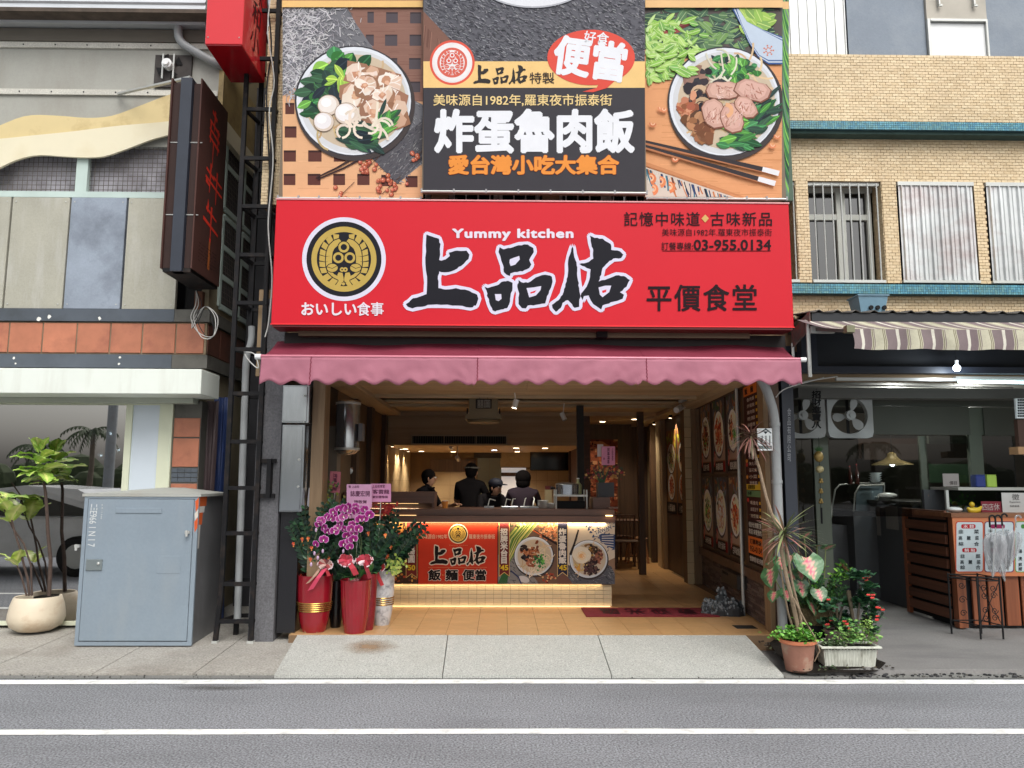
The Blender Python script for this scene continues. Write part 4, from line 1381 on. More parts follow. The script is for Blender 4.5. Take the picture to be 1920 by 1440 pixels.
def woodgrain(pr,x0,y0,x1,y1,base,n,dark=-16):
 pr.rect(x0,y0,x1,y1,base)
 for i in range(n):
  y = pr.rnd.uniform(y0,y1); x = pr.rnd.uniform(x0,x1); L = pr.rnd.uniform(20,90)
  d = pr.rnd.uniform(dark,10)
  xe = min(x1,x+L)
  pr.stroke([(x,y),((x+xe)/2,y+pr.rnd.uniform(-1,1)),(xe,y)],pr.rnd.uniform(.5,1.6),tuple(max(0,min(255,v+d))for v in base))
  if i%6:pr.h-=pr.eps

# ==== the three photo billboards
M_VBACK = mat('banner_edge',(150,150,152),rough=.6)
bbg = 'photo billboards over the red signboard'
YP = 7.20
def billboard(px0,px1,pybot,Y,label,name='billboard'):
 x0,x1 = X(px0,Y,185),X(px1,Y,185)
 zb = Z(pybot,Y,(px0+px1)/2); zt = Z(-90,Y,(px0+px1)/2)
 t = thing(name,label,'billboard',(x0,Y,zb),bbg)
 mb = MB(); mb.box(x0,x1,Y,Y+.10,zb,zt); mb.build('panel_box',mat('billboard_side',(120,104,84),rough=.6,k=.8),t)
 mb = MB(); mb.tube([(x0,Y-.012,zb-.012),(x1,Y-.012,zb-.012)],.011,8); mb.build('bottom_rail',M_ALU,t,smooth=True)
 mb = MB(); n = 7
 for i in range(n+1):
  xx = x0+(x1-x0)*i/n; mb.box(xx-.008,xx+.008,Y-.024,Y-.002,zb-.026,zb+.012)
 mb.build('rail_clip',M_VBACK,t)
 return t
bl_ = billboard(530,793,371,YP,'left photo billboard with a bowl of white fish balls and wontons on a wooden grid')
pr = Print(PxPlane(YP),clip=(530,-90,793,371))
woodgrain(pr,530,-20,793,371,(228,176,134),200)
woodgrain(pr,640,-20,793,190,(142,104,92),120)
pr.poly([(530,-20),(660,-20),(700,60),(793,200),(793,15),(793,190),(740,210),(530,190)],(142,104,92))if False else None
sq_d = [(689,22,701,43),(724,23,746,43),(769,23,790,44),(686,65,701,86),(722,65,745,86),(768,65,790,86),(730,109,745,130),(767,109,789,130),(768,153,788,173)]
for q in sq_d:pr.rect(*q,(84,76,82)); pr.rect(q[0],q[1],q[2],q[1]+3,(64,54,58))
for q in[(535,193,552,214),(534,237,556,258),(532,282,555,303),(578,282,603,303),(626,282,648,303),(532,326,554,347),(577,326,601,347),(625,326,647,347),(670,326,693,347),(761,330,783,351),(715,328,737,349)]:
 pr.rect(*q,(96,56,50)); pr.rect(q[0],q[1],q[2],q[1]+4,(62,36,34))
slate(pr,[(530,12),(650,12),(668,45),(760,180),(800,200),(800,300),(745,345),(700,300),(560,160),(530,180)],2600,base=(118,118,124),ang=.75,cols=((90,90,98),(150,150,156),(172,170,172),(104,104,110)))
slate(pr,[(700,300),(793,225),(793,300),(745,345)],500,base=(88,86,92),ang=2.4)
for i in range(900):
 x = 530+abs(pr.rnd.gauss(0,55)); y = pr.rnd.uniform(14,185)
 if x>690-(y-14)*.45 or(x-530)>130 and y>120:continue
 pr.curl(x,y,pr.rnd.uniform(6,24),pr.rnd.uniform(.7,1.8),pr.rnd.choice((-.7,.3,.9,2.2))+pr.rnd.gauss(0,.4),pr.rnd.uniform(-1.4,1.4),pr.rnd.choice([(206,204,208),(188,186,192),(222,220,224),(160,158,166)]),8,n=4)
 if i%3:pr.h-=pr.eps
for(a,b)in(((593,334),(672,292)),((596,337),(690,292))):
 pr.stroke([a,((a[0]+b[0])/2,(a[1]+b[1])/2+2),b],2.6,(60,42,44),w2=4)
for(cx,cy,n,sp)in((688,312,20,10),(727,350,22,13),(640,362,5,8),(779,292,6,5)):
 pr.stroke([(cx-10,cy+14),(cx+25,cy-20)],1.2,(90,66,58))
 for i in range(n):
  x,y = cx+pr.rnd.gauss(0,sp),cy+pr.rnd.gauss(0,sp*.8); r_ = pr.rnd.uniform(3.4,5)
  pr.ell(x,y,r_,r_,(130,60,46),n=10); pr.ell(x-.5,y-.6,r_*.82,r_*.82,(196,106,80),n=10,j=12); pr.ell(x-1.2,y-1.3,r_*.3,r_*.3,(232,178,156),n=6)
bowl(pr,663,190.5,110,'wonton',ry=.945)
pr.rect(530,-90,793,3,(150,70,72)); pr.rect(530,3,793,15.5,(240,196,128))
pr.build('printed_picture',bl_)
br_ = billboard(1209,1466,371,YP,'right photo billboard with a bowl of sliced pork noodles, chopsticks and soup spoon')
pr = Print(PxPlane(YP),clip=(1209,-90,1466,371))
woodgrain(pr,1209,15,1466,371,(230,164,116),320,dark=-22)
slate(pr,[(1209,15),(1466,15),(1466,90),(1380,110),(1250,110),(1209,80)],300,base=(92,84,82),cols=((70,74,72),(110,92,86),(84,100,84)))
for i in range(170):
 x,y = pr.rnd.uniform(1200,1440),pr.rnd.uniform(14,92)
 pr.leaf(x,y,pr.rnd.uniform(16,44),pr.rnd.uniform(6,16),pr.rnd.uniform(-1,1.2),pr.rnd.choice([(74,104,84),(96,130,92),(60,84,76),(120,160,92),(84,116,100)]),(150,176,130))
pr.leaf(1222,62,80,18,-.25,(116,46,50),(150,84,80)); pr.leaf(1224,66,60,9,-.15,(146,64,60))
for i in range(240):
 t = pr.rnd.random(); x,y = 1200+120*t*pr.rnd.random()+10,40+110*pr.rnd.random()
 if y>150-.2*(x-1200):continue
 if x>1310:continue
 c = pr.rnd.choice([(140,190,84),(160,206,96),(180,218,120),(120,172,84),(196,226,150)])
 pr.leaf(x,y,pr.rnd.uniform(12,34),pr.rnd.uniform(5,13),pr.rnd.uniform(-1.0,1.6),c,(214,232,170))
for i in range(20):
 pr.leaf(pr.rnd.uniform(1380,1430),pr.rnd.uniform(10,50),30,16,pr.rnd.uniform(-.4,1.2),pr.rnd.choice([(150,190,90),(170,204,100),(130,172,90)]),(200,220,130))
for(k,c)in((0,(66,96,150)),(3.2,(206,216,230)),(5.6,(84,112,160)),(8.2,(196,210,228))):
 q = [(1372+k,18),(1384,18),(1400-k*.1,42),(1432,58+k*.3),(1470,72+k),(1470,122-k),(1440,122-k),(1420+k*.4,108-k*.4),(1402+k*.5,80),(1386+k*.4,44)]
 pr.poly(q,c)
for i in range(14):
 a = 2*PI*i/7; r_ = 5 if i<7 else 9
 pr.ell(1440+r_*math.cos(a),96+r_*math.sin(a),1.8,1.8,(206,130,110),n=8)
bowl(pr,1357,192,106,'pork',ry=.975)
for i in range(22):pr.leaf(pr.rnd.uniform(1212,1290),pr.rnd.uniform(92,136),pr.rnd.uniform(16,34),10,pr.rnd.uniform(-.8,.9),pr.rnd.choice([(150,198,92),(172,212,112),(130,184,92)]),(220,236,180))
for(a,b,c_)in(((1200,265),(1428,319),(1459,327)),((1200,273),(1420,337),(1452,346))):
 pr.stroke([(a[0],a[1]+4),(b[0],b[1]+4)],4,(186,122,84)); pr.stroke([a,b],4.4,(56,50,54),w2=8.5); pr.stroke([b,c_],9,(236,236,240),w2=10)
for(x,y)in((1261,298),(1235,203),(1443,272),(1219,232),(1452,255),(1240,205)):
 pr.curl(x,y,17,5.5,1.6,-4,(222,136,96),10); pr.curl(x+1,y,13,1.8,1.6,-4,(246,196,160),4)
pr.poly([(1209,315),(1375,371),(1209,371)],(214,202,190))
for i in range(70):
 x = pr.rnd.uniform(1205,1365); y = 316+(x-1209)*.34
 pr.curl(x,y+2,pr.rnd.uniform(10,50),pr.rnd.uniform(1.5,3),1.3,pr.rnd.uniform(-.5,.5),pr.rnd.choice([(50,66,108),(60,120,140),(196,120,76),(40,44,60),(226,214,200)]),6)
for(x,y)in((1218,330),(1236,336),(1253,346),(1222,350)):pr.curl(x,y,26,8,.2,3.6,(226,134,90),8); pr.curl(x,y,20,2.5,.2,3.6,(246,190,150),8)
pr.poly([(1209,312),(1385,371),(1395,371),(1209,305)],(206,140,96))
pr.rect(1209,-90,1466,3,(150,84,88)); pr.rect(1209,3,1466,17,(240,196,140))
pr.build('printed_picture',br_)
x0 = X(1466,YP,185)
side = thing('billboard_return','narrow green leaf-patterned return panel at the right edge of the billboards','billboard',(x0,YP,5))
mb = MB(); mb.box(x0+.002,X(1479,YP+.02,185),YP+.012,YP+.12,Z(375,YP,1470),Z(-90,YP,1470)); mb.build('panel_box',mat('leaf_green',(70,96,76),rough=.6,k=.8),side)
pr = Print(PxPlane(YP+.012),clip=(1467.5,-90,1479,374))
pr.rect(1466,-90,1480,374,(84,104,92))
for i in range(60):
 y = -90+i*8; pr.stroke([(1466,y),(1472,y+30),(1480,y+52)],pr.rnd.uniform(1.5,4),pr.rnd.choice([(60,120,70),(96,160,90),(130,190,90),(52,80,70),(110,140,120)]),8)
pr.rect(1466,3,1480,17,(240,196,140))
pr.build('printed_picture',side)
YM = 7.10
bc_ = billboard(794,1209,359,YM,'middle billboard lettered with the fried egg braised pork rice dish on charcoal')
pr = Print(PxPlane(YM),clip=(794,-90,1209,359))
slate(pr,[(794,-90),(1209,-90),(1209,120),(794,120)],4600,base=(96,96,104),ang=.5,cols=((70,70,78),(128,128,136),(150,150,156),(84,84,92)))
pr.poly([(794,22),(868,100),(900,118),(794,118)],(128,92,80))
for i in range(30):
 x = pr.rnd.uniform(796,850); y = 40+(x-794)*1.0
 pr.stroke([(x,y+6),(x-3,min(117,y+40))],1.3,pr.rnd.choice([(110,76,66),(146,106,92)]))
pr.ell(1000,-60,122,76,(180,182,190),n=44); pr.ell(1000,-62,120,75,(232,234,240),n=44)
pr.rect(794,116,1209,165.5,(244,204,136)); pr.rect(794,165.5,1209,359,(62,60,66))
crest(pr,848,118.5,42,outer=(226,92,74),dark=(238,232,232),gold=(222,100,84))
pr.ell(848,118.5,34.5,34.5,(240,234,234),n=40); pr.ring(848,118.5,30,28,(218,90,74))
crest(pr,848,118.5,42*.86,outer=(240,234,234),dark=(240,236,236),gold=(220,104,88))
for(dx,dy)in((0,-16),(-8,-3),(8,-3)):pr.ell(848+dx*.8,118.5+dy*.8-1,6,6,(218,78,62),n=16); pr.ell(848+dx*.8,118.5+dy*.8-1,4.6,4.6,(240,234,234),n=16); pr.ell(848+dx*.8,118.5+dy*.8-1,2.6,2.6,(218,78,62),n=12)
brush_name(pr,887,122,989,160,ink=(50,46,46),edge=None,back=(244,204,136))
pr.ell(1108,109,82,52,(226,84,70),n=60)
pr.poly([(1128,150),(1158,148),(1138,166),(1112,174),(1092,173),(1118,166)],(226,84,70))
pr.build('printed_picture',bc_)
PM = PxPlane(YM)
W = (238,240,246)
hh = pr.h+.0012
lettering('好食',PM,(1095,61,1141,84),W,bc_,bold=.015,h=hh,rot=.1)
lettering('便當',PM,(1040,76,1172,146),W,bc_,bold=.042,h=hh,rot=.13)
lettering('特製',PM,(993,137,1039,158),(60,50,46),bc_,bold=.01,h=hh)
lettering('美味源自1982年,羅東夜市振泰街',PM,(813,178,1147,200),(240,212,150),bc_,bold=.012,h=hh)
lettering('炸蛋魯肉飯',PM,(817,208,1187,286),W,bc_,bold=.044,h=hh)
lettering('愛台灣小吃大集合',PM,(842,293,1159,327),(238,150,66),bc_,bold=.045,h=hh,outline=(.02,(150,60,30)))

# ==== red signboard
YS = 7.0
sg = thing('red_signboard','long red signboard with a black brush-written name and round gold crest','sign',(0,YS,3.0))
sx0,sx1 = X(513,YS,490),X(1483.5,YS,490)
sz1,sz0 = Z(378,YS),Z(611,YS)
M_RED = mat('signboard_red',(206,24,42),spec=.25,rough=.5,var=.03,scale=1.0,fine=.05,fscale=260,k=.92,bump=.25,bscale=260)
mb = MB(); mb.box(sx0,sx1,YS,YS+.26,sz0,sz1,bev=.006); mb.build('light_box',M_RED,sg)
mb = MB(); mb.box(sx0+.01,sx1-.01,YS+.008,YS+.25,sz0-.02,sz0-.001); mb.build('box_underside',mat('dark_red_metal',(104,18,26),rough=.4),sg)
mb = MB(); mb.box(sx0-.004,sx1+.004,YS-.006,YS+.27,sz1+.001,sz1+.014); mb.build('top_trim',mat('pink_trim',(214,150,150),rough=.4),sg)
for(a,b,z0,z1)in((sx0-.004,sx1+.004,sz0-.001,sz0+.008),):
 mb = MB(); mb.box(a,b,YS-.005,YS+.001,z0,z1); mb.build('bottom_trim',mat('bright_red_trim',(232,44,48),rough=.35),sg)
pr = Print(PxPlane(YS),h0=.002)
crest(pr,645,486,78.5)
brush_name(pr,761,440,1181,585)
pr.poly([(1322,402.5),(1329,410),(1322,417.5),(1315,410)],(220,180,110))
pr.rect(1242,470,1445,471.3,(70,18,24))
pr.build('printed_crest_and_name',sg)
PS = PxPlane(YS); INK = (36,16,24); hh = pr.h+.001
lettering('Yummy kitchen',PS,(849,430,1074,451),(236,226,240),sg,bold=.045,h=hh,spacing=1.12)
lettering('おいしい',PS,(566,568,668,591),(236,226,236),sg,bold=.03,h=hh)
lettering('食事',PS,(670,567,719,592),(236,226,236),sg,bold=.02,h=hh)
lettering('記憶中味道',PS,(1170,398,1312,424),INK,sg,bold=.012,h=hh,spacing=1.15)
lettering('古味新品',PS,(1332,398,1447,424),INK,sg,bold=.012,h=hh,spacing=1.15)
lettering('美味源自1982年.羅東夜市振泰街',PS,(1241,429,1447,443),INK,sg,bold=0.0,h=hh)
lettering('訂餐專線:',PS,(1240,454.5,1299,469),INK,sg,bold=0.008,h=hh)
lettering('03-955.0134',PS,(1301,450,1445,469),INK,sg,bold=.022,h=hh)
lettering('平價食堂',PS,(1213,534,1418,583),INK,sg,bold=.02,h=hh,spacing=1.12)
hd = thing('awning_housing','dark awning cassette and rail squeezed between signboard and awning','awning case',(0,7.3,2.9))
mb = MB(); mb.box(sx0+.05,sx1+.02,7.28,7.6,2.86,sz0-.022); mb.build('housing_box',mat('near_black_metal',(34,28,28),rough=.6,k=.8),hd)
mb = MB(); mb.box(X(560,7.2,625),X(1405,7.2,625),7.19,7.275,Z(632,7.2),Z(621,7.2)); mb.build('rail',mat('bronze_rail',(112,98,80),rough=.4,metal=.4),hd)
mb = MB(); mb.box(X(1118,7.18,625),X(1138,7.18,625),7.13,7.28,Z(633,7.2),Z(618,7.2)); mb.build('bracket',M_BLACK,hd)

# ==== burgundy awning with scalloped valance
aw = thing('burgundy_awning','burgundy fabric awning with scalloped valance over the shop entrance','awning',(0,6.9,2.7))
YA0,YA1 = 6.72,7.34
M_AWN = mat('burgundy_fabric',(128,48,66),rough=.62,var=.10,scale=3,fine=.08,fscale=160,k=.9,spec=.3,bump=.5,bscale=14,stain=(150,72,88),stain_amt=.5,stain_scale=2,stain_stretch=(1,1,1))
M_VAL = mat('burgundy_valance',(168,106,122),rough=.6,var=.10,scale=3,fine=.05,fscale=160,k=.9,spec=.25,stain=(178,116,134),stain_amt=.45,stain_scale=2.2,bump=.4,bscale=20)
NX = 150
ax0,ax1 = X(489,YA0,690),X(1502,YA0,690)
zfr = Z(671,YA0)
def top_pt(u,v):
 xb = lerp(X(520,YA1,645),X(1466,YA1,645),u); xf = lerp(ax0,ax1,u)
 zbk = Z(643,YA1)+.012*math.sin(u*23)*(1-v)
 x = lerp(xb,xf,v); y = lerp(YA1,YA0,v)
 z = lerp(zbk,zfr,v)-.05*math.sin(PI*v)*(.5+.2*math.sin(u*40))
 return(x,y,z)
mb = MB(); base = len(mb.v); NV = 10
for i in range(NX+1):
 for k in range(NV+1):mb.v.append(Vector(top_pt(i/NX,k/NV)))
for i in range(NX):
 for k in range(NV):
  mb.f.append([i*(NV+1)+k,(i+1)*(NV+1)+k,(i+1)*(NV+1)+k+1,i*(NV+1)+k+1]); mb.mi.append(0); mb.cols.append((.5,.5,.5,1))
mb.build('canopy_cloth',M_AWN,aw,smooth=True,solid=.003)
mb = MB(); N2 = 460; ns = 23.3; NVV = 8
def val_pt(u,v):
 x = lerp(ax0,ax1,u)
 ph = (u*ns+.1)%1.0
 sc = -.020*math.cos(2*PI*ph)-(.02 if abs((u*3.3)%1.0-.3)<.012 else 0)
 long_ = .235-sc
 if abs(ph-.5)<.0:pass
 tilt = .035*u
 z = zfr-v*(long_-tilt*.6)
 y = YA0-.012*math.sin(u*60+v*2)*v-.02*v+.008*noise.noise(Vector((u*55,v*3,0)))*(0.3+v)
 return(x,y,z)
for i in range(N2+1):
 for k in range(NVV+1):mb.v.append(Vector(val_pt(i/N2,k/NVV)))
for i in range(N2):
 for k in range(NVV):
  mb.f.append([i*(NVV+1)+k,(i+1)*(NVV+1)+k,(i+1)*(NVV+1)+k+1,i*(NVV+1)+k+1]); mb.mi.append(0); mb.cols.append((.5,.5,.5,1))
mb.build('valance',M_VAL,aw,smooth=True,solid=.003)
mb = MB(); mb.tube([(ax0-.03,YA0+.01,zfr+.004),(ax1+.02,YA0+.01,zfr+.004)],.016,10); mb.build('front_bar',mat('pinkish_bar',(196,120,136),rough=.35,metal=.2,k=.9),aw,smooth=True)
mb = MB(); mb.tube([(ax0-.055,YA0+.01,zfr),(ax0-.005,YA0+.01,zfr)],.025,10); mb.tube([(ax1+.0,YA0+.01,zfr),(ax1+.05,YA0+.01,zfr)],.022,10); mb.build('bar_cap',M_WHITEP,aw,smooth=True)
mb = MB()
for px in(582,893,1210):
 u = (px-489)/(1502-489); mb.tube([Vector(val_pt(u,v))+Vector((.004*math.sin(v*40),-.004,0))for v in[i/20 for i in range(21)]],.004,5); mb.tube([Vector(top_pt(u,v))+Vector((0,-.001,.003))for v in[i/8 for i in range(9)]],.002,5)
mb.build('seam',M_AWN,aw)
mb = MB(); mb.bar((ax0+.25,YA0+.06,zfr-.03),(ax0+.3,7.4,2.82),.035); mb.bar((ax1-.25,YA0+.06,zfr-.03),(ax1-.3,7.4,2.82),.035); mb.build('folding_arm',M_ALU,aw)

# ==== things on the left: signs, tower, pipes, cabinet, fig
M_BLKSTEEL = mat('black_painted_steel',(20,20,23),spec=.25,rough=.6,var=.2,scale=6,stain=(90,74,62),stain_amt=.3,stain_scale=9,k=.9)
M_PIPE = mat('grey_pvc',(160,164,166),rough=.45,var=.10,scale=4,k=.85,stain=(120,116,110),stain_amt=.5,stain_scale=4)
M_RUSTS = mat('corten_sheet',(72,38,30),rough=.7,var=.22,scale=3,fine=.12,fscale=70,k=.9,stain=(44,28,26),stain_amt=.6,stain_scale=2,stain_stretch=(1,1,.3))
hs_ = thing('hanging_sign','rusty brown hanging box sign with red vertical characters, fixed edge-on to the corner building','sign',(-3.03,7.35,3.7))
hx1 = -3.03; hx0 = X(312,7.35,300); hy0,hy1 = 7.35,8.08
hz1,hz0 = Z(147,7.35,370),Z(503,7.35,370)
for(xa,xb)in((hx0,hx0+.015),(hx1-.015,hx1)):
 mb = MB(); mb.box(xa,xb,hy0,hy1,hz0,hz1); mb.build('sign_face',M_RUSTS,hs_)
mb = MB(); mb.box(hx0+.016,hx0+.10,hy0+.03,hy1,hz0+.01,hz1-.04); mb.box(hx1-.09,hx1-.016,hy0+.03,hy1,hz0+.01,hz1-.04); mb.build('sign_core',mat('dark_corten',(48,28,24),rough=.8,var=.2),hs_)
mb = MB(); mb.box(hx0+.105,hx1-.095,hy0-.015,hy0+.10,hz0-.03,hz1-.0); mb.build('sign_post',mat('blue_black_steel',(46,52,64),rough=.45,var=.15,scale=4,k=.9),hs_)
mb = MB(); mb.box(hx0+.02,hx1-.02,hy0+.02,hy1,hz0-.03,hz0+.005); mb.build('sign_base',M_BLKSTEEL,hs_)
mb = MB()
for z in(hz0+.55,hz0+1.3):mb.tube([(hx0-.01,hy0+.03,z),(hx1+.02,hy0+.03,z)],.006,6)
mb.build('tie_rod',M_ALU,hs_)
Hp = UVPlane((hx1,hy0,hz1),(0,hy1-hy0,0),(0,0,hz0-hz1))
pr = Print(Hp,h0=.002)
RC = (224,62,46)
def hsx(pts,w,w2=None):pr.stroke(pts,w,RC,w2=w2)
for(v0,kind)in((.13,0),(.40,1),(.62,2)):
 if kind==0:
  hsx([(.42,.10),(.60,.125)],.022); hsx([(.52,.085),(.50,.20)],.05,.02)
  for k in range(3):hsx([(.34,.16+.045*k),(.72,.185+.045*k)],.012,.02);
  hsx([(.38,.155),(.38,.28)],.05,.02); hsx([(.66,.165),(.66,.31)],.05,.02)
  hsx([(.50,.27),(.50,.40)],.03,.01)
 elif kind==1:
  hsx([(.46,.385),(.44,.545)],.05,.02); hsx([(.30,.43),(.60,.455)],.016); hsx([(.28,.475),(.64,.495)],.014)
  hsx([(.70,.40),(.69,.58)],.05,.02); hsx([(.56,.44),(.90,.46)],.014); hsx([(.54,.49),(.92,.51)],.014); hsx([(.30,.49),(.44,.51)],.03,.01)
 else:
  hsx([(.44,.60),(.40,.65)],.06,.03); hsx([(.36,.635),(.76,.665)],.018,.012); hsx([(.28,.70),(.84,.735)],.02,.014); hsx([(.56,.61),(.56,.82)],.06,.012)
hsx([(.56,.78),(.55,.94)],.05,.01)
pr.stroke([(.55,.80),(.55,.95)],.05,(170,96,50),w2=.08)
for i in range(16):
 for j in range(6):
  if pr.rnd.random()<.75:pr.ell(.2+i*.04,.845+j*.018,.011,.004,(24,16,14),n=6)
pr.build('sign_characters',hs_)
st = MB(); st.bar(P(222,176,YL-.03),P(358,145,7.45),.035,.02); tag(st.build('stay_bar',M_ALU),'thin silver stay bar running from the sheet wall to the top of the rusty sign','bar')
rs_ = thing('red_box_sign','glossy red box sign cut by the top of the photo, beside the lattice tower','sign',(-2.5,7.0,5.6))
rx1 = -2.525; rx0 = X(385,7.0,60); rz0 = Z(83,7.0,420)
M_RBOX = mat('glossy_red',(214,34,44),rough=.22,var=.03,k=.9,coat=.3)
mb = MB(); mb.box(rx0,rx1,7.0,7.72,rz0,rz0+1.4,bev=.006); mb.build('sign_box',M_RBOX,rs_)
mb = MB(); mb.box(rx0+.01,rx1-.01,7.01,7.71,rz0-.008,rz0-.001); mb.build('sign_bottom',mat('deep_red',(150,14,26),rough=.15,coat=.4),rs_)
mb = MB()
for x in(rx0+.03,rx1-.03):mb.ball((x,6.998,rz0+.07),.007,6,4)
mb.build('screws',M_ALU,rs_)
Rp = UVPlane((rx1,7.0,rz0+1.0),(0,.72,0),(0,0,-1.0))
lettering('味和小',Rp,(.28,.05,.66,.88),(60,16,24),rs_,vertical=True,h=.003,shear=.1)
tw_ = thing('lattice_tower','tall black steel lattice tower with ladder-like rungs standing on the pavement','tower',(-2.4,7.4,0))
tx0,tx1 = -2.655,-2.355; ty0,ty1 = 7.54,7.86
def post(x,y,z0,fl=0):
 mb = MB()
 if fl:mb.bar((x,y,.55),(x,y,7.6),.042); mb.bar((x+fl,y,z0),(x,y,.552),.042)
 else:mb.bar((x,y,z0),(x,y,7.6),.042)
 return mb.build('tower_post',M_BLKSTEEL,tw_)
post(tx0,ty0,.07,-.035); post(tx1,ty0,.07); post(tx0+.05,ty1,.07); post(tx1+.05,ty1,.07)
rung_rows = [20,100,195,215,295,312,373,390,470,485,560,580,655,738,825,915,1000,1093,1180]
rz = [Z(v,ty0,465)for v in(20,110,205,297,387,478,568,655,738,828,915,1000,1095,1165)]
for z in rz:
 mb = MB(); mb.bar((tx0,ty0,z),(tx1,ty0,z),.03,.038); mb.bar((tx0+.05,ty1,z),(tx1+.05,ty1,z),.03,.036)
 mb.bar((tx0,ty0,z),(tx0+.05,ty1,z),.03,.03); mb.bar((tx1,ty0,z),(tx1+.05,ty1,z),.03,.03)
 mb.build('rung',M_BLKSTEEL,tw_)
for i in range(0,len(rz)-1,1):
 if i>7:continue
 mb = MB(); mb.bar((tx1,ty0,rz[i]),(tx1+.05,ty1,rz[i+1]),.02); mb.build('diagonal_brace',M_BLKSTEEL,tw_)
mb = MB(); mb.box(tx0-.06,tx0-.01,ty0-.03,ty0+.03,.06,.085); mb.box(tx1-.03,tx1+.03,ty0-.03,ty0+.03,.06,.085); mb.build('foot_plate',M_ALU,tw_)
mb = MB(); mb.box(X(525,7.57,930)-.12,X(525,7.57,930)-.08,7.5,7.58,Z(935,7.57),Z(863,7.57));
for z in(Z(866,7.57),Z(931,7.57)):mb.box(tx1-.02,X(517,7.57,900),7.54,7.575,z-.02,z+.02)
mb.build('wall_bracket',M_BLKSTEEL,tw_)
def wire(pts,r,label,m,name='cable',sub=10):
 mb = MB(); out = []
 for i in range(len(pts)-1):
  p0,p1,p2,p3 = pts[max(i-1,0)],pts[i],pts[i+1],pts[min(i+2,len(pts)-1)]
  for k in range(sub):
   t = k/sub
   out.append(0.5*((2*p1)+(-p0+p2)*t+(2*p0-5*p1+4*p2-p3)*t*t+(-p0+3*p1-3*p2+p3)*t**3))
 out.append(pts[-1])
 mb.tube(out,r,5)
 return tag(mb.build(name,m,smooth=True),label,'cable')
M_WW = mat('white_cable',(190,190,186),rough=.5); M_WB = mat('black_cable',(30,30,32),rough=.5)
wire([P(508,-10,7.5),P(502,60,7.45),P(514,150,7.45),P(505,210,7.42),P(512,300,7.42),P(503,420,7.42),P(510,520,7.42),P(504,600,7.42),P(497,632,7.4)],.006,'thin white cable winding down the right post of the lattice tower',M_WW)
wire([P(500,-10,7.6),P(509,90,7.6),P(500,180,7.55),P(508,380,7.55),P(502,470,7.5),P(499,570,7.5)],.009,'black cable bundle running down inside the lattice tower',M_WB)
wire([P(455,655,7.6),P(466,675,7.5),P(484,690,7.45),P(478,665,7.45),P(462,660,7.5)],.006,'tangle of white wire at the level of the awning end',M_WW)
for k,(dx,c)in enumerate(((0,M_WW),(6,M_WB),(-5,M_WW))):
 wire([P(368,545,8.0),P(372+dx,570,7.95),P(363+dx,596,7.9),P(378+dx,632-k*4,7.9),P(400,630,7.9),P(403-dx,595,7.92),P(385,575,7.95),P(367+dx,600,7.95),P(360,616,7.9)],.0045,['pale loop of cable dangling under the rusty sign','dark loop of cable dangling under the rusty sign','second pale loop of cable, hanging slightly higher under the rusty sign'][k],c)
def pipe(pts,r,label,m=M_PIPE,name='drainpipe',collars=()):
 t = thing(name,label,'pipe',pts[-1])
 mb = MB(); out = [pts[0]]
 for i in range(1,len(pts)-1):
  a,b,c = pts[i-1],pts[i],pts[i+1]
  d = min(.12,(b-a).length/2.2,(c-b).length/2.2)
  p0 = b+(a-b).normalized()*d; p2 = b+(c-b).normalized()*d
  for k in range(6):
   s = k/5; out.append(p0*(1-s)**2+b*2*s*(1-s)+p2*s*s)
 out.append(pts[-1]); mb.tube(out,r,14); mb.build('pipe_run',m,t,smooth=True)
 for(q,q2)in collars:
  mb = MB(); mb.tube([q,q2],r*1.13,14); mb.build('pipe_collar',m,t,smooth=True)
 return t
a,b,c = P(334,40,YL-.08),P(334,78,YL-.08),P(410,122,YL-.05)
pipe([a,b,c,P(470,150,8.6)],.045,'grey downpipe elbow dropping from the silver gutter and turning right',collars=((P(334,40,YL-.08),P(334,47,YL-.08)),))
yy = 7.75
pipe([P(472,612,yy),P(472,640,yy),P(462,668,yy),P(460,720,yy),P(445,1165,yy)],.035,'grey downpipe behind the lattice tower, left of the granite pier')
YRp = 7.45
pp = [P(1425,708,YRp),P(1437,730,YRp),P(1452,752,YRp),P(1456,775,YRp),P(1468,1185,YRp)]
x_ = pp[4].x; pp[3] = Vector((x_,YRp,pp[3].z)); pp[2] = Vector((x_-.03,YRp,pp[2].z))
pipe([pp[0],pp[1],pp[3],pp[4]],.045,'pale grey downpipe on the right pier of the shop, beside the number plate',collars=((Vector((x_,YRp,Z(790,YRp))),Vector((x_,YRp,Z(797,YRp)))),(Vector((x_,YRp,Z(905,YRp))),Vector((x_,YRp,Z(898,YRp))))))
fan = thing('exhaust_fan','dirty square exhaust fan with white motor set in the sheet wall','fan',P(302,132,YL))
fx0,fx1,fz0,fz1 = lx(267),lx(338),lz(163),lz(103)
mb = MB(); mb.box(fx0,fx1,YL-.015,YL+.02,fz0,fz1); mb.build('fan_frame',mat('dusty_frame',(64,60,58),rough=.8,var=.3,scale=8),fan)
cxf,czf = lx(296),lz(125)
mb = MB(); mb.tube([(cxf,YL-.02,czf),(cxf,YL-.10,czf)],.055,14); mb.tube([(cxf,YL-.10,czf),(cxf,YL-.13,czf)],.035,12); mb.build('motor',M_WHITEP,fan,smooth=True)
mb = MB()
for dx in(-.06,.06):mb.box(cxf+dx-.008,cxf+dx+.008,YL-.06,YL-.045,fz0+.08,fz1-.01)
mb.build('motor_strap',M_ALU,fan)
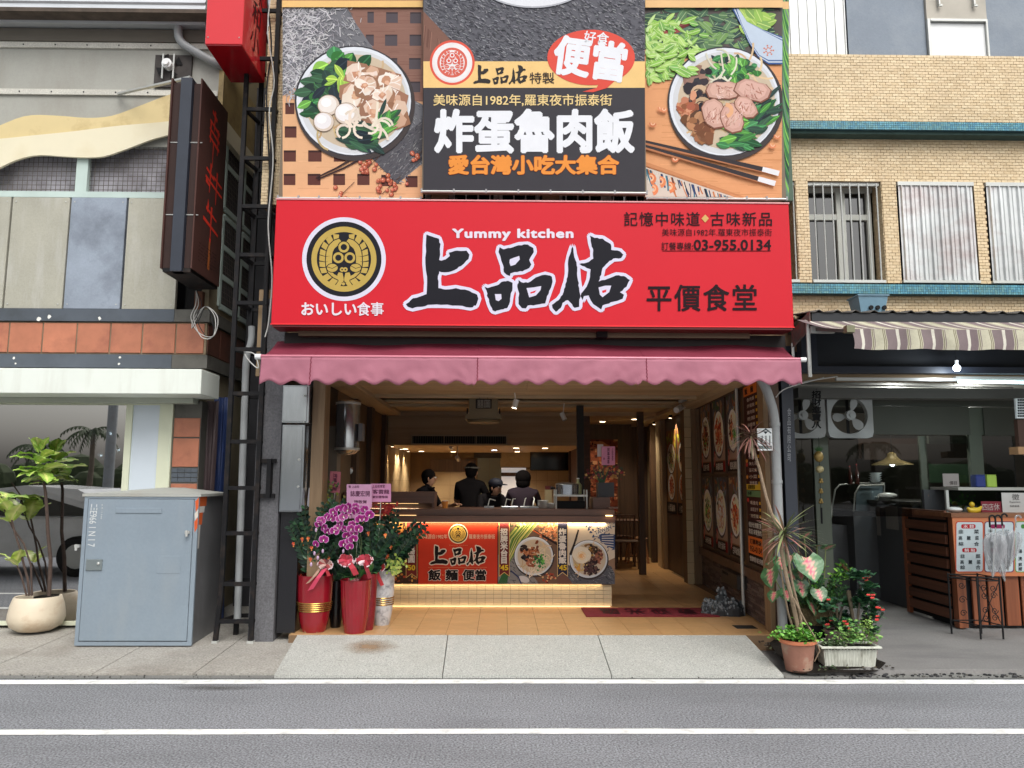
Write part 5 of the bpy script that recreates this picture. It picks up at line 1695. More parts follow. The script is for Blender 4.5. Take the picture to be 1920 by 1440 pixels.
for k in range(4):
 mb = MB(); a = k*PI/2+.4
 mb.poly([(cxf+.05*math.cos(a),YL-.03,czf+.05*math.sin(a)),(cxf+.15*math.cos(a-.3),YL-.022,czf+.15*math.sin(a-.3)),(cxf+.15*math.cos(a+.4),YL-.04,czf+.15*math.sin(a+.4))]); mb.build('fan_blade',M_BLACK,fan)
YC = G(250,1207,.085).y
cb = thing('utility_cabinet','grey steel utility cabinet with stencilled white code on its door','cabinet',(-3.9,YC,.08))
cx0,cx1 = X(141,YC,1200),X(360,YC,1200); cz0_ = .07; cz1_ = Z(925,YC,260)
M_CAB = mat('cabinet_grey',(142,156,168),rough=.42,var=.07,scale=1.5,k=.82,bump=.6,bscale=5,fine=.04,fscale=40,stain=(160,168,172),stain_amt=.35,stain_scale=2,stain_stretch=(2,1,.5))
M_CABS = mat('cabinet_side',(122,122,124),rough=.4,var=.25,scale=2.0,metal=.15,k=.8,stain=(66,62,60),stain_amt=.7,stain_scale=1.4,stain_stretch=(1,1.5,.5))
dC = .70
mb = MB(); mb.box(cx0+.02,cx1-.02,YC+.012,YC+dC,cz0_,cz1_-.02); mb.build('cabinet_body',M_CABS,cb)
mb = MB(); mb.box(cx0,cx1,YC-.012,YC+.012,cz1_-.05,cz1_-.005); mb.box(cx0,cx1,YC-.012,YC+.012,cz0_,cz0_+.035)
mb.box(cx0,cx0+.035,YC-.012,YC+.012,cz0_+.036,cz1_-.051); mb.box(cx1-.04,cx1,YC-.012,YC+.012,cz0_+.036,cz1_-.051); mb.build('door_surround',M_CAB,cb)
mb = MB(); dx0,dx1 = cx0+.04,cx1-.045
mb.box(dx0,dx1,YC-.018,YC+.01,cz0_+.042,cz1_-.056,bev=.004); dr = mb.build('cabinet_door',M_CAB,cb)
mt = MB()
xm,ym = (cx0+cx1)/2+.1,YC+.45
e = .02; q = [(cx0-e,YC-e,cz1_-.004),(cx1+e,YC-e,cz1_-.004),(cx1+e,YC+dC+e,cz1_-.004),(cx0-e,YC+dC+e,cz1_-.004)]
mt.box(cx0-e,cx1+e,YC-e,YC+dC+e,cz1_-.03,cz1_-.005)
mt.add(q+[(xm-.1,ym,cz1_+.05),(xm+.1,ym,cz1_+.05)],[[0,1,5,4],[1,2,5],[2,3,4,5],[3,0,4]])
mt.build('cabinet_lid',mat('cabinet_lid',(176,178,172),rough=.6,var=.15,scale=3,k=.85,stain=(140,120,90),stain_amt=.5),cb)
CP = PxPlane(YC-.018)
def cbox(px0,py0,px1,py1,d,m,name):
 mb = MB(); mb.box(X(px0,YC,(py0+py1)/2),X(px1,YC,(py0+py1)/2),YC-.018-d,YC-.0185,Z(py1,YC,px0),Z(py0,YC,px0),bev=.003)
 return mb.build(name,m,dr)
cbox(219,952,305,962,.008,M_CAB,'label_holder')
cbox(164,1048,194,1069,.012,mat('galv_plate',(150,160,162),rough=.3,metal=.5,var=.1,k=.8),'latch_plate')
mb = MB(); q = P(188,1056,YC); mb.ball((q.x,YC-.034,q.z),.014,8,6); mb.build('keyhole',M_ALU,dr)
cbox(296,1042,340,1075,.003,M_CAB,'welded_patch')
mb = MB()
for(px,py)in((354,998),(148,1024)):
 q = P(px,py,YC); mb.tube([(q.x,YC-.05,q.z+.02),(q.x,YC-.05,q.z-.035)],.012,8); mb.box(q.x-.02,q.x+.02,YC-.045,YC-.01,q.z-.01,q.z+.015)
mb.build('hasp',M_ALU,dr)
lettering('E966190',CP,(174,960,184,1002),(216,222,226),dr,h=.003)if False else None
class RotPlane:
 def __init__(self,x,z,w,h,y):self.x,self.z,self.w,self.h,self.y = x,z,w,h,y
 def pt(self,u,v,h):return Vector((self.x-v*self.w,self.y-h,self.z-u*self.h))
q = P(184,958,YC)
RP = RotPlane(q.x,q.z,1,1,YC-.0185)
lettering('E966 1 N 1 7',RP,(0.0,0,.33,.065),(222,226,228),dr,h=.002,bold=.01)
q = P(179,945,YC)
lettering('二三',RotPlane(q.x+.03,q.z,1,1,YC-.0185),(0.0,0,.06,.06),(222,226,228),dr,h=.002,bold=.01)
q = P(196,945,YC)
lettering('# 光 11 4.6#',RotPlane(q.x,q.z,1,1,YC-.0185),(0.0,0,.14,.018),(222,226,228),dr,h=.002)
mb = MB()
for k,(a,b,c)in enumerate(((928,950,(226,110,60)),(950,962,(226,222,216)),(962,985,(222,104,56)),(985,1030,(206,202,196)))):
 x1_ = cx1+.0065; zt_,zb2 = Z(a,YC,365),Z(b,YC,365)
 wd = .22-k*.045
 mb.poly([(cx1-.018,YC+.02,zt_),(cx1-.018,YC+.02+wd,zt_),(cx1-.018,YC+.02+wd-.015,zb2),(cx1-.018,YC+.02,zb2)],rgb(c,.8))
for(a,b,c)in((932,952,(222,104,60)),(955,968,(222,212,200)),(970,990,(216,100,56))):
 mb.poly([(cx1-.034,YC-.0135,Z(a+8,YC,365)),(cx1-.001,YC-.0135,Z(a,YC,365)),(cx1-.001,YC-.0135,Z(b,YC,365)),(cx1-.024,YC-.0135,Z(b+8,YC,365))],rgb(c,.8))
mb.build('hazard_tape',PRINTM,cb)
def drape(px0,px1,py0,py1,Y,m,label,seed,folds=7):
 mb = MB(); n = 40; k = 14; rr = random.Random(seed)
 for i in range(n+1):
  for j in range(k+1):
   u,v = i/n,j/k
   p = P(lerp(px0,px1,u),lerp(py0,py1,v),Y)
   p.x = X(lerp(px0,px1,u),Y,850)
   p.y+=.04*math.sin(u*folds*2*PI+v*1.5)*(.4+.6*v)+.02*noise.noise(Vector((u*9,v*3,seed)))
   p.x+=.02*math.sin(v*5+seed)*(u-.5)
   mb.v.append(p)
 for i in range(n):
  for j in range(k):
   mb.f.append([i*(k+1)+j,(i+1)*(k+1)+j,(i+1)*(k+1)+j+1,i*(k+1)+j+1]); mb.mi.append(0); mb.cols.append((.5,)*4)
 return tag(mb.build('tarpaulin',m,smooth=True,solid=.004),label,'tarpaulin')
drape(377,404,752,1180,8.3,mat('brown_tarp',(96,80,82),rough=.5,var=.2,k=.6),'brown folded tarpaulin hanging in the alley beside the orange tiled pillar',1,2)
drape(398,432,745,1190,8.4,mat('navy_tarp',(44,62,108),rough=.45,var=.2,k=.7),'navy blue tarpaulin hanging in the alley behind the cabinet',2,3)
mb = MB(); mb.box(-3.1,-2.35,9.2,9.3,0,6.5); struct('alley_back',mb,M_DARK)
M_STEEL = mat('stainless_steel',(190,196,202),rough=.18,metal=.9,var=.18,scale=3,stretch=(3,1,.5),k=.9)
def steelbox(px0,px1,py0,py1,Y,label):
 t = thing('meter_box',label,'meter box',P((px0+px1)/2,py1,Y),'stainless meter boxes by the shop entrance')
 x0,x1,z1,z0 = X(px0,Y,(py0+py1)/2),X(px1,Y,(py0+py1)/2),Z(py0,Y,550),Z(py1,Y,550)
 mb = MB(); mb.box(x0,x1,Y,Y+.16,z0,z1,bev=.005); mb.build('box_body',M_STEEL,t)
 mb = MB(); mb.box(x0+.012,x1-.02,Y-.012,Y-.001,z0+.015,z1-.015,bev=.003); mb.build('box_door',M_STEEL,t)
 mb = MB(); mb.tube([(x1-.04,Y-.03,(z0+z1)/2+.08),(x1-.04,Y-.012,(z0+z1)/2+.08)],.012,8); mb.tube([(x1-.04,Y-.03,(z0+z1)/2-.18),(x1-.04,Y-.012,(z0+z1)/2-.18)],.01,8); mb.build('box_lock',M_ALU,t,smooth=True)
 return t
steelbox(529,580,722,793,7.55,'upper stainless steel meter box right of the granite pier, just under the awning')
steelbox(526,569,796,960,7.56,'tall lower stainless steel meter box right of the granite pier')
mb = MB(); mb.box(X(522,7.6,1060),X(556,7.6,1060),7.62,7.9,ZS,Z(962,7.6)); tag(mb.build('gloss_cladding',mat('black_gloss_panel',(28,28,32),rough=.25)),'black glossy panel below the tall steel meter box','cladding')
mb = MB(); mb.box(X(583,7.62,850),X(606,7.62,850),7.62,7.85,ZS,2.9); tag(mb.build('wooden_post',W_BEIGE),'brown wooden post right of the steel meter boxes at the shop opening','post')
tk = thing('water_tank','shiny stainless steel cylinder tank high inside the opening on the left','tank',P(650,850,8.6))
q0,q1 = P(650,752,8.6),P(650,843,8.6)
rT = .135
mb = MB(); mb.lathe(q0.x,8.7,[(.05,q1.z-.06),(rT*.7,q1.z-.04),(rT,q1.z),(rT,q0.z-.02),(rT*.97,q0.z),(rT*.5,q0.z+.02)],28); mb.build('tank_body',M_STEEL,tk,smooth=True)
for z in(q0.z-.02,q1.z+.01):
 mb = MB(); mb.lathe(q0.x,8.7,[(rT+.006,z-.012),(rT+.006,z+.012)],28); mb.build('tank_band',M_ALU,tk,smooth=True)
mb = MB(); mb.box(q0.x+rT+.005,q0.x+rT+.05,8.6,8.75,q1.z+.1,q0.z-.25); mb.build('control_box',mat('grey_box',(120,120,124),rough=.5),tk)
mb = MB(); mb.box(X(604,8.7,850),X(632,8.7,850),8.7,8.9,ZS,Z(800,8.7)); tag(mb.build('grey_panel',mat('taupe_panel',(128,120,108),rough=.5,k=.7)),'taupe upright panel beside the hanging steel tank','panel')
def leaf_mesh(ln,wd,c_in,c_out,curl=.25,nu=8,nv=4,fold=.15,wav=.02,tip=1.0,vein=None,shape='fig'):
 mb = MB()
 def W_(t):
  if shape=='fig':return math.sin(PI*min(1,t*.93+.07))**.75*(0.65+.5*t)
  if shape=='heart':return(math.sin(PI*(t*.92+.08))**.6)*(1.15-.75*t)
  return math.sin(PI*min(1,t*.96+.04))**.8
 g = []
 for i in range(nu+1):
  t = i/nu; row = []
  for j in range(-nv,nv+1):
   s = j/nv
   w = wd/2*W_(t)*s
   x = w; y = ln*t
   if shape=='heart':y-=ln*.22*abs(s)**1.5*(1-t)**2
   z = -curl*ln*t*t+fold*abs(w)+wav*math.sin(t*14+s*3)*abs(s)
   row.append(len(mb.v)); mb.v.append(Vector((x,y,z)))
  g.append(row)
 def colr(t,s):
  if vein:
   d = abs(s)
   k = max(0,min(1,(d*1.25+max(0,t-.72)*2-.10)/.9)); ray_ = .2*math.cos((t*9-d*4)*PI)
   k = max(0,min(1,k+ray_))
   if k<.26:q = [vein[0][m]+(vein[1][m]-vein[0][m])*k/.26 for m in range(3)]
   elif k<.48:q = [vein[1][m]+(vein[2][m]-vein[1][m])*(k-.26)/.22 for m in range(3)]
   else:q = vein[2]
   return rgb(q,.85)
  k = abs(s)**1.5
  if abs(s)<.12:return rgb([min(255,v*1.3)for v in c_in],.8)
  rib = .12*math.cos((t*10-abs(s)*3)*PI)
  return rgb([c_in[m]+(c_out[m]-c_in[m])*min(1,max(0,k+rib))for m in range(3)],.8)
 for i in range(nu):
  for j in range(2*nv):
   f = [g[i][j],g[i][j+1],g[i+1][j+1],g[i+1][j]]
   mb.f.append(f); mb.mi.append(0)
   mb.cols.append([colr(i/nu,(j-nv)/nv),colr(i/nu,(j+1-nv)/nv),colr((i+1)/nu,(j+1-nv)/nv),colr((i+1)/nu,(j-nv)/nv)])
 return mb
M_LEAF = mat('leaf',attr=True,rough=.38,var=.12,scale=8,k=1.0,rnd=.12)
M_LEAF.node_tree.nodes['Principled BSDF'].inputs['Subsurface Weight'].default_value = 0.0
M_FOL = mat('foliage',attr=True,rough=.45,var=.18,scale=9)
M_BARK = mat('fig_bark',(84,68,60),rough=.85,var=.3,scale=20,bump=1,bscale=70,k=.8)
def place_leaf(src,root,base,direction,size=1.0,roll=0.0,first=[None]):
 d = Vector(direction).normalized()
 zax = Vector((0,0,1))if abs(d.z)<.97 else Vector((0,1,0))
 xax = d.cross(zax).normalized(); n = xax.cross(d)
 M = Matrix((xax,d,n)).transposed().to_4x4()@Matrix.Rotation(roll,4,'Y')
 c = bpy.data.objects.new('leaf',src); COL.objects.link(c); c.parent = root
 c.matrix_local = Matrix.Translation(Vector(base)-ORG[root.name])@M@Matrix.Scale(size,4)
 return c
pot_y = 7.98
pc = G(69,1160,.10);
px_,py_ = X(69,7.98,1150),7.98
fig = thing('potted_fig','fiddle-leaf fig with two bare stems growing from a round cream bowl pot','potted plant',(px_,py_,.1))
kx = (X(118,py_,1150)-X(21,py_,1150))/2
zb0_,zt0_2 = .10,Z(1117,py_,69)
H = zt0_2-zb0_
mb = MB(); mb.lathe(px_,py_,[(kx*.62,zb0_),(kx*.9,zb0_+H*.14),(kx,zb0_+H*.34),(kx*.985,zb0_+H*.5),(kx*.93,zb0_+H*.75),(kx*.83,zb0_+H*.97),(kx*.80,zb0_+H),(kx*.75,zb0_+H*.985),(kx*.74,zb0_+H*.85)],40,cap=False)
mb.build('pot',mat('cream_ceramic',(226,212,188),rough=.45,var=.06,scale=4,k=.9,stain=(186,146,104),stain_amt=.7,stain_scale=3.0,stain_stretch=(1,1,1.6)),fig,smooth=True)
mb = MB(); mb.lathe(px_,py_,[(kx*.74,zb0_+H*.86),(.01,zb0_+H*.88)],20,cap=False); mb.build('soil',M_SOIL,fig)
stems = [([(92,1117),(95,1050),(90,1000),(88,960),(85,920),(82,905)],.020),([(55,1117),(52,1085),(45,1060),(38,1030),(28,1000),(22,975)],.013),([(60,1117),(58,1060),(45,1020),(24,990),(10,960),(2,930),(-12,905)],.010),([(50,1117),(40,1080),(32,1060)],.010)]
for pts,r in stems:
 mb = MB(); out = [P(a,b,py_+.02*math.sin(i))for i,(a,b)in enumerate(pts)]
 mb.tube(out,[r*(1-.4*i/len(out))for i in range(len(out))],8); mb.build('stem',M_BARK,fig,smooth=True)
lm = [leaf_mesh(.21,.175,(206,232,120),(140,190,72),curl=c,wav=.008).build('tmp',M_LEAF,None,loc=(0,0,0))for c in(.15,.4)]
lmy = [leaf_mesh(.22,.165,(224,232,136),(164,198,84),curl=.2,wav=.008).build('tmp',M_LEAF,None,loc=(0,0,0))]
lme = [o.data for o in lm]+[o.data for o in lmy]
for o in lm+lmy:bpy.data.objects.remove(o)
rr = random.Random(11)
def leaf_cluster(px,py,n,spread,size,Y,updown=(.0,.9)):
 for i in range(n):
  a = 2*PI*i/n+rr.uniform(-.3,.3); e = rr.uniform(*updown)
  b = P(px+rr.uniform(-spread,spread),py+rr.uniform(-spread,spread),Y)
  place_leaf(rr.choice(lme),fig,b,(math.cos(a),math.sin(a)*.7-.15,e),size*rr.uniform(.8,1.2),rr.uniform(-.4,.4))
leaf_cluster(78,882,9,6,1.05,py_,(-.2,.9)); leaf_cluster(72,862,7,8,.95,py_,(.2,1.2)); leaf_cluster(74,845,6,5,.8,py_,(.8,2.2)); leaf_cluster(66,895,3,6,.9,py_,(-.5,.1))
for(px,py,d,s)in((86,903,(.8,-.3,.2),.75),(80,905,(-.9,-.2,0),.6)):place_leaf(lme[0],fig,P(px,py,py_),d,s)
leaf_cluster(8,935,4,6,1.1,py_,(-.3,.6))
for(px,py,d,s)in((24,975,(-.15,-.5,1.1),1.3),(20,978,(.55,-.4,.9),1.2),(22,978,(-.9,-.2,.3),1.2),(10,960,(-.8,0,.8),1.1)):place_leaf(lme[2],fig,P(px,py,py_),d,s)
for(px,py,d,s)in((30,1058,(.35,-.3,1),.85),(30,1058,(-.6,-.3,.75),.85),(32,1060,(-.1,-.6,.5),.8)):place_leaf(lme[2],fig,P(px,py,py_),d,s)
for k,(px,py,c)in enumerate(((174,806,'b'),(208,805,'w'),(240,800,'w'),(223,836,'w'),(190,846,'w'))):
 t = thing('pendant_lamp',['blue glass pendant lamp, leftmost behind the storefront glass','clear glass pendant lamp hanging next to the blue one','clear glass pendant lamp closest to the green window frame','low clear glass pendant lamp under the middle one','lowest clear glass pendant lamp, left of the others below'][k],'lamp',P(px,py,9.2),'glass pendant lamps in the storefront')
 q = P(px,py,9.2)
 mb = MB(); mb.tube([(q.x,9.2,q.z),(q.x,9.2,2.75)],.003,5); mb.build('cord',M_WB,t)
 mb = MB(); mb.lathe(q.x,9.2,[(.03,q.z-.17),(.035,q.z-.05),(.012,q.z)],12,cap=False); mb.build('glass_shade',mat('blue_glass',(120,170,200),rough=.1,k=.9)if c=='b' else mat('clear_glass_shade',(200,206,206),rough=.1,alpha=.35),t,smooth=True)
 mb = MB(); mb.ball((q.x,9.2,q.z-.05),.014,8,6); mb.build('bulb',emission('cool_bulb',(220,235,245),8),t,smooth=True)
def cafe_chair(x,y,rz,label):
 t = thing('cafe_chair',label,'chair',(0,0,0),'dark chairs behind the storefront glass')
 m = mat('chair_black',(40,40,42),rough=.5)
 mb = MB(); mb.box(-.2,.2,-.2,.2,.44,.47,bev=.01); mb.build('seat',m,t)
 for sx in(-1,1):
  for sy in(-1,1):
   mb = MB(); mb.bar((sx*.17,sy*.17,.44),(sx*.2,sy*.21,0),.02); mb.build('leg',m,t)
 mb = MB(); mb.tube([(-.19,.2,.46),(-.19,.24,.75),(0,.26,.82),(.19,.24,.75),(.19,.2,.46)],.012,6); mb.build('backrest',m,t,smooth=True)
 t.location = (x,y,.13); t.rotation_euler = (0,0,rz); ORG[t.name] = Vector((x,y,.13))
 return t
c0 = cafe_chair(-5.3,8.9,.4,'dark cafe chair behind the glass, nearest the fig stems')
rep(c0,None,'dark cafe chair behind the glass, just left of the grey cabinet',(-4.6,8.95,.13),-.5,'dark chairs behind the storefront glass')
rep(c0,None,'dark cafe chair behind the glass at the left edge of the photo',(-6.0,8.9,.13),2.6,'dark chairs behind the storefront glass')
t = thing('cafe_table','dark round cafe table behind the storefront glass','table',(-5.0,9.5,.13))
mb = MB(); mb.lathe(-5.0,9.5,[(.45,.82),(.45,.85)],24); mb.build('tabletop',W_DARK,t); mb = MB(); mb.tube([(-5,9.5,.14),(-5,9.5,.82)],.03,8); mb.lathe(-5,9.5,[(.22,.13),(.2,.15)],16); mb.build('pedestal',M_BLACK,t)

# ==== right-hand eating house
M_NAVY = mat('navy_painted_steel',(44,50,62),rough=.45,var=.12,scale=3,k=.85)
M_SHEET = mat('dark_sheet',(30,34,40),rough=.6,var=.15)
M_GREY = mat('grey_beam',(120,118,112),rough=.6,var=.1,k=.8)
M_GRN = mat('green_grey_frame',(96,104,90),rough=.55,var=.1,k=.75)
M_OLIVE = mat('olive_panel',(84,86,76),rough=.7,var=.08,k=.7)
W_RED = wood_mat('red_brown_plank',(104,56,34),(146,84,52),'Z',1.0,.5)
W_REDX = wood_mat('red_brown_plank_x',(74,44,30),(112,66,44),'Y',1.0,.55)
YR = 8.85
pr_ = thing('partition_post','navy steel post with faded white lettering between the two eating houses','post',(X(1482,7.6,900),7.6,.05))
mb = MB(); mb.box(X(1472,7.6,900),X(1494,7.6,900),7.6,8.9,.05,2.95); mb.build('post_body',M_NAVY,pr_)
lettering('食品有限公司',PxPlane(7.599),(1476,765,1483,865),(170,174,180),pr_,vertical=True,h=.002)
mb = MB(); mb.box(X(1446,7.7,900),X(1472,7.7,900)-.003,7.72,8.2,.05,2.9); tag(mb.build('dark_pier',M_SHEET),'black strip of pier behind the pale downpipe','pier')
rb = thing('neighbour_shopfront','dark open shopfront of the dumpling shop with grey beams and green-grey frames','shopfront',(5.5,8.8,0))
def rbox(px0,py0,px1,py1,Y,th,m,name,par=rb,bev=0):
 pm,qm = (px0+px1)/2,(py0+py1)/2
 mb = MB(); mb.box(X(px0,Y,qm),X(px1,Y,qm),Y,Y+th,Z(py1,Y,pm),Z(py0,Y,pm),bev=bev)
 return mb.build(name,m,par)
rbox(1497,728,2100,747,8.5,.2,M_GREY,'grey_beam')
rbox(1497,745,2100,762,YR+.02,.2,M_OLIVE,'window_head')
rbox(1637,762,1818,815,YR,.05,M_OLIVE,'olive_panel'); rbox(1845,764,1905,817,YR,.05,M_OLIVE,'olive_panel')
rbox(1818,764,1845,815,YR+.02,.05,M_GRN,'olive_strip'); rbox(1906,764,2100,817,YR,.05,M_OLIVE,'olive_panel')
rbox(1531,815,1559,1120,YR,.06,M_GRN,'mullion'); rbox(1822,815,1846,962,YR,.06,M_GRN,'mullion'); rbox(1728,817,1742,962,YR+.05,.05,M_GRN,'mullion')
rbox(1742,817,1822,832,YR+.05,.05,M_GRN,'mullion')
rbox(1500,688,2100,700,7.42,.1,M_NAVY,'steel_beam'); rbox(1503,620,1532,692,7.40,.12,M_NAVY,'steel_post')
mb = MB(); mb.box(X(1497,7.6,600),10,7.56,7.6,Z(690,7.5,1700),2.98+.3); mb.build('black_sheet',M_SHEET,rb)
mb = MB(); mb.box(2.98,10,7.62,14,2.72,2.80); mb.build('soffit',mat('shop_soffit',(92,94,88),rough=.7,k=.7),rb)
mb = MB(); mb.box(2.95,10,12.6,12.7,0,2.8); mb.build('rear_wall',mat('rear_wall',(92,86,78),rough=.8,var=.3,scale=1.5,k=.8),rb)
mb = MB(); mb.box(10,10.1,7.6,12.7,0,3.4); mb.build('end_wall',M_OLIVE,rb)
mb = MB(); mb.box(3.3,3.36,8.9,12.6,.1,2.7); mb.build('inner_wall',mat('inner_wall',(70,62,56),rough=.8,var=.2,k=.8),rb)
for(a,b)in(((1497,1531)),((1559,1728)),((1742,1822)),((1846,1905))):
 mb = MB(); x0,x1 = X(a,YR,880),X(b,YR,880); mb.quad((x0,YR+.03,.1 if b<1740 and a<1559 else 1.2),(x1,YR+.03,.1 if b<1740 and a<1559 else 1.2),(x1,YR+.03,Z(816,YR,1700)),(x0,YR+.03,Z(816,YR,1700)))
 mb.build('window_pane',glass_mat('shop_glass',(150,150,146),mirror=.0,dark=.15),rb)
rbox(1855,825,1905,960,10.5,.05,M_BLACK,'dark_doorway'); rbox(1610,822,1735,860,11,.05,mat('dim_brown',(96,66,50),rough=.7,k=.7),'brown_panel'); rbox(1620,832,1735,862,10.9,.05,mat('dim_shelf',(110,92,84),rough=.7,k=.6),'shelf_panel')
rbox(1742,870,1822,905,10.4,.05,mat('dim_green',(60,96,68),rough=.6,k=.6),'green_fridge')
rf = thing('corrugated_roof','dark grey corrugated roof sheet above the striped awning','roof',(5,7,3))
YR0 = 6.95
x0r,x1r = X(1519,YR0,585),9.5
mb = MB(); n = 62; per = .172; amp = .022
pts = []
x = x0r; i = 0
while x<x1r:
 for(t,a)in((0,0),(.28,.0),(.42,.7),(.5,1),(.58,.7),(.72,0)):
  pts.append((x+per*t,a*amp))
 x+=per
zf_ = Z(585,YR0,1540); zb3 = zf_+.10
for i in range(len(pts)-1):
 (xa,ha),(xb,hb) = pts[i],pts[i+1]
 mb.quad((xa,YR0,zf_+ha),(xb,YR0,zf_+hb),(xb,7.6,zb3+hb),(xa,7.6,zb3+ha))
mb.build('roof_sheet',mat('weathered_roof',(104,100,96),rough=.7,var=.2,scale=4,k=.8),rf,solid=.004)
mb = MB(); mb.box(x0r+.02,x1r,YR0+.015,7.56,Z(604,YR0,1540),zf_-.004); mb.build('roof_frame',M_SHEET,rf)
q = [P(1503,600,YR0+.2),P(1519,580,YR0+.02),P(1519,614,YR0+.02),P(1500,640,YR0+.2)]
mb = MB(); mb.slab([(x0r-.09,YR0+.25,zf_-.14),(x0r-.01,YR0,zf_+.01),(x0r-.01,YR0,zf_-.15),(x0r-.09,YR0+.25,zf_-.30)],(.02,.02,0)); mb.build('gable_plate',mat('rust_grey_plate',(92,78,74),rough=.8,var=.35,scale=14,stain=(150,60,50),stain_amt=.7,stain_scale=16,k=.8),rf)
mb = MB(); mb.tube([(x0r-.02,YR0+.02,2.55),(x0r-.02,YR0+.02,zf_-.1)],.018,6); mb.tube([(x0r-.08,YR0+.25,2.5),(x0r-.08,YR0+.25,zf_-.25)],.014,6); mb.build('side_rail',M_ALU,rf)
tb = thing('blue_tub','pale blue rooftop tub with three round holes behind the corrugated roof','tub',(X(1628,7.3,570),7.3,zf_+.02))
mb = MB(); xa,xb = X(1601,7.3,570),X(1656,7.3,570); zt4,zb4 = Z(559,7.3,1628),Z(590,7.3,1628)
mb.add([(xa+.03,7.22,zb4),(xb-.03,7.22,zb4),(xb-.03,7.4,zb4),(xa+.03,7.4,zb4),(xa,7.2,zt4),(xb,7.2,zt4),(xb,7.42,zt4),(xa,7.42,zt4)],[[0,3,2,1],[4,5,6,7],[0,1,5,4],[1,2,6,5],[2,3,7,6],[3,0,4,7]])
mb.build('tub_body',mat('pale_blue_plastic',(116,152,172),rough=.5,var=.15,scale=6,k=.85),tb)
mb = MB(); mb.box(xa-.01,xb+.01,7.19,7.43,zt4,zt4+.012); mb.build('tub_rim',mat('pale_blue_plastic'),tb)
mb = MB()
for k in range(3):mb.tube([(xa+.12+k*.065,7.195,zb4+.05),(xa+.12+k*.065,7.225,zb4+.05)],.021,12)
mb.build('round_hole',M_BLACK,tb)
sa = thing('striped_awning','cream and mauve striped awning with straight valance over the dumpling shop','awning',(6,6.8,2.8))
YSf,YSb = 6.55,7.0
MAU,CRM,WHI,OLI = (128,112,114),(200,196,172),(224,220,206),(120,112,84)
segs = [(0,14.5,MAU),(14.5,20.5,WHI),(20.5,35,MAU),(35,36.5,CRM),(36.5,38,OLI),(38,39.5,CRM),(39.5,41,MAU),(41,56,CRM),(56,57.5,OLI),(57.5,59,CRM),(59,60.5,OLI),(60.5,62,CRM),(62,66.6,MAU)]
M_STR = mat('awning_stripes',attr=True,rough=.65,var=.12,scale=3,fine=.08,fscale=80,stain=(96,90,80),stain_amt=.35,stain_scale=4)
mt,mv = MB(),MB()
pxs = 1598.0; k = 0
zfs = Z(617,YSf,1600); zvb = Z(655,YSf,1600); zbs = Z(600,YSb,1540)
xs0 = X(1598,YSf,640); u = (X(1664.6,YSf,640)-xs0)/66.6
while xs0+k*66.6*u<9.3:
 for(a,b,c)in segs:
  m_ = 2 if b-a>10 else 1
  for q_ in range(m_):
   xa = xs0+(k*66.6+a+(b-a)*q_/m_)*u; xb = xs0+(k*66.6+a+(b-a)*(q_+1)/m_)*u
   cc = rgb(c,.85)
   def V(x,v):
    w_ = .012*math.sin(x*9)*v
    return(x+.02*math.sin(v*3)*v,YSf-.01-.015*math.sin(x*21)*v,zfs-(zfs-zvb)*v+w_*.4)
   for j in range(4):mv.poly([V(xa,(j+1)/4),V(xb,(j+1)/4),V(xb,j/4),V(xa,j/4)],cc)
   def T_(x,v):
    xb_ = x-.30*v
    return(xb_,lerp(YSf,YSb,v),lerp(zfs,zbs,v)-.03*math.sin(PI*v))
   for j in range(6):mt.poly([T_(xa,j/6),T_(xb,j/6),T_(xb,(j+1)/6),T_(xa,(j+1)/6)],cc)
 k+=1
mt.build('canopy_cloth',M_STR,sa); mv.build('valance',M_STR,sa)
mb = MB(); mb.box(X(1517,6.98,618),xs0+.02,6.93,6.97,Z(625,6.95,1550),Z(612,6.95,1550)); mb.build('arm_rail',M_ALU,sa)
mb = MB(); mb.box(xs0-.05,xs0+.02,YSf-.02,YSf+.05,zfs-.03,zfs+.03); mb.build('end_bracket',mat('olive_metal',(120,120,96),rough=.5,metal=.4),sa)
mb = MB(); mb.tube([(X(1520,7.0,603),7.03,Z(603,7.0,1540)),(9.3,7.03,Z(603,7.0,1540))],.02,8); mb.bar((xs0,YSf+.03,zfs-.01),(xs0-.15,6.95,Z(618,6.95,1550)),.03); mb.build('roller_tube',mat('dull_grey',(90,88,84),rough=.6),sa)
bl2 = thing('bare_bulb','bare glowing bulb hanging under the striped awning','lamp',P(1794,688,7.3))
q = P(1794,690,7.3)
mb = MB(); mb.ball(q,.034,14,10,sc=(1,1,.95)); mb.build('bulb',emission('white_bulb',(225,240,255),9),bl2,smooth=True)
mb = MB(); mb.tube([(q.x,q.y,q.z+.03),(q.x,q.y,q.z+.075)],.018,10); mb.build('socket',M_WHITEP,bl2,smooth=True)
mb = MB(); mb.tube([(q.x,q.y,q.z+.075),(q.x,q.y,q.z+.2)],.003,5); mb.build('cord',M_WB,bl2)
def lamp(kind,loc,energy,col,size=.1,rot=(0,0,0),size_y=None,spot=None,parent=None,blend=.6):
 d = bpy.data.lights.new('lamp_light',kind); d.energy = energy; d.color = col
 if kind=='AREA':
  d.size = size
  if size_y:d.shape = 'RECTANGLE'; d.size_y = size_y
 elif kind=='SPOT':d.shadow_soft_size = size; d.spot_size = R(spot or 60); d.spot_blend = blend
 else:d.shadow_soft_size = size
 o = bpy.data.objects.new('lamp_light',d); COL.objects.link(o); o.rotation_euler = rot
 if parent:o.parent = parent; o.location = Vector(loc)-ORG[parent.name]
 else:o.location = loc
 return o
lamp('POINT',(q.x,q.y-.06,q.z-.06),5,(.85,.93,1.0),.04,parent=bl2)
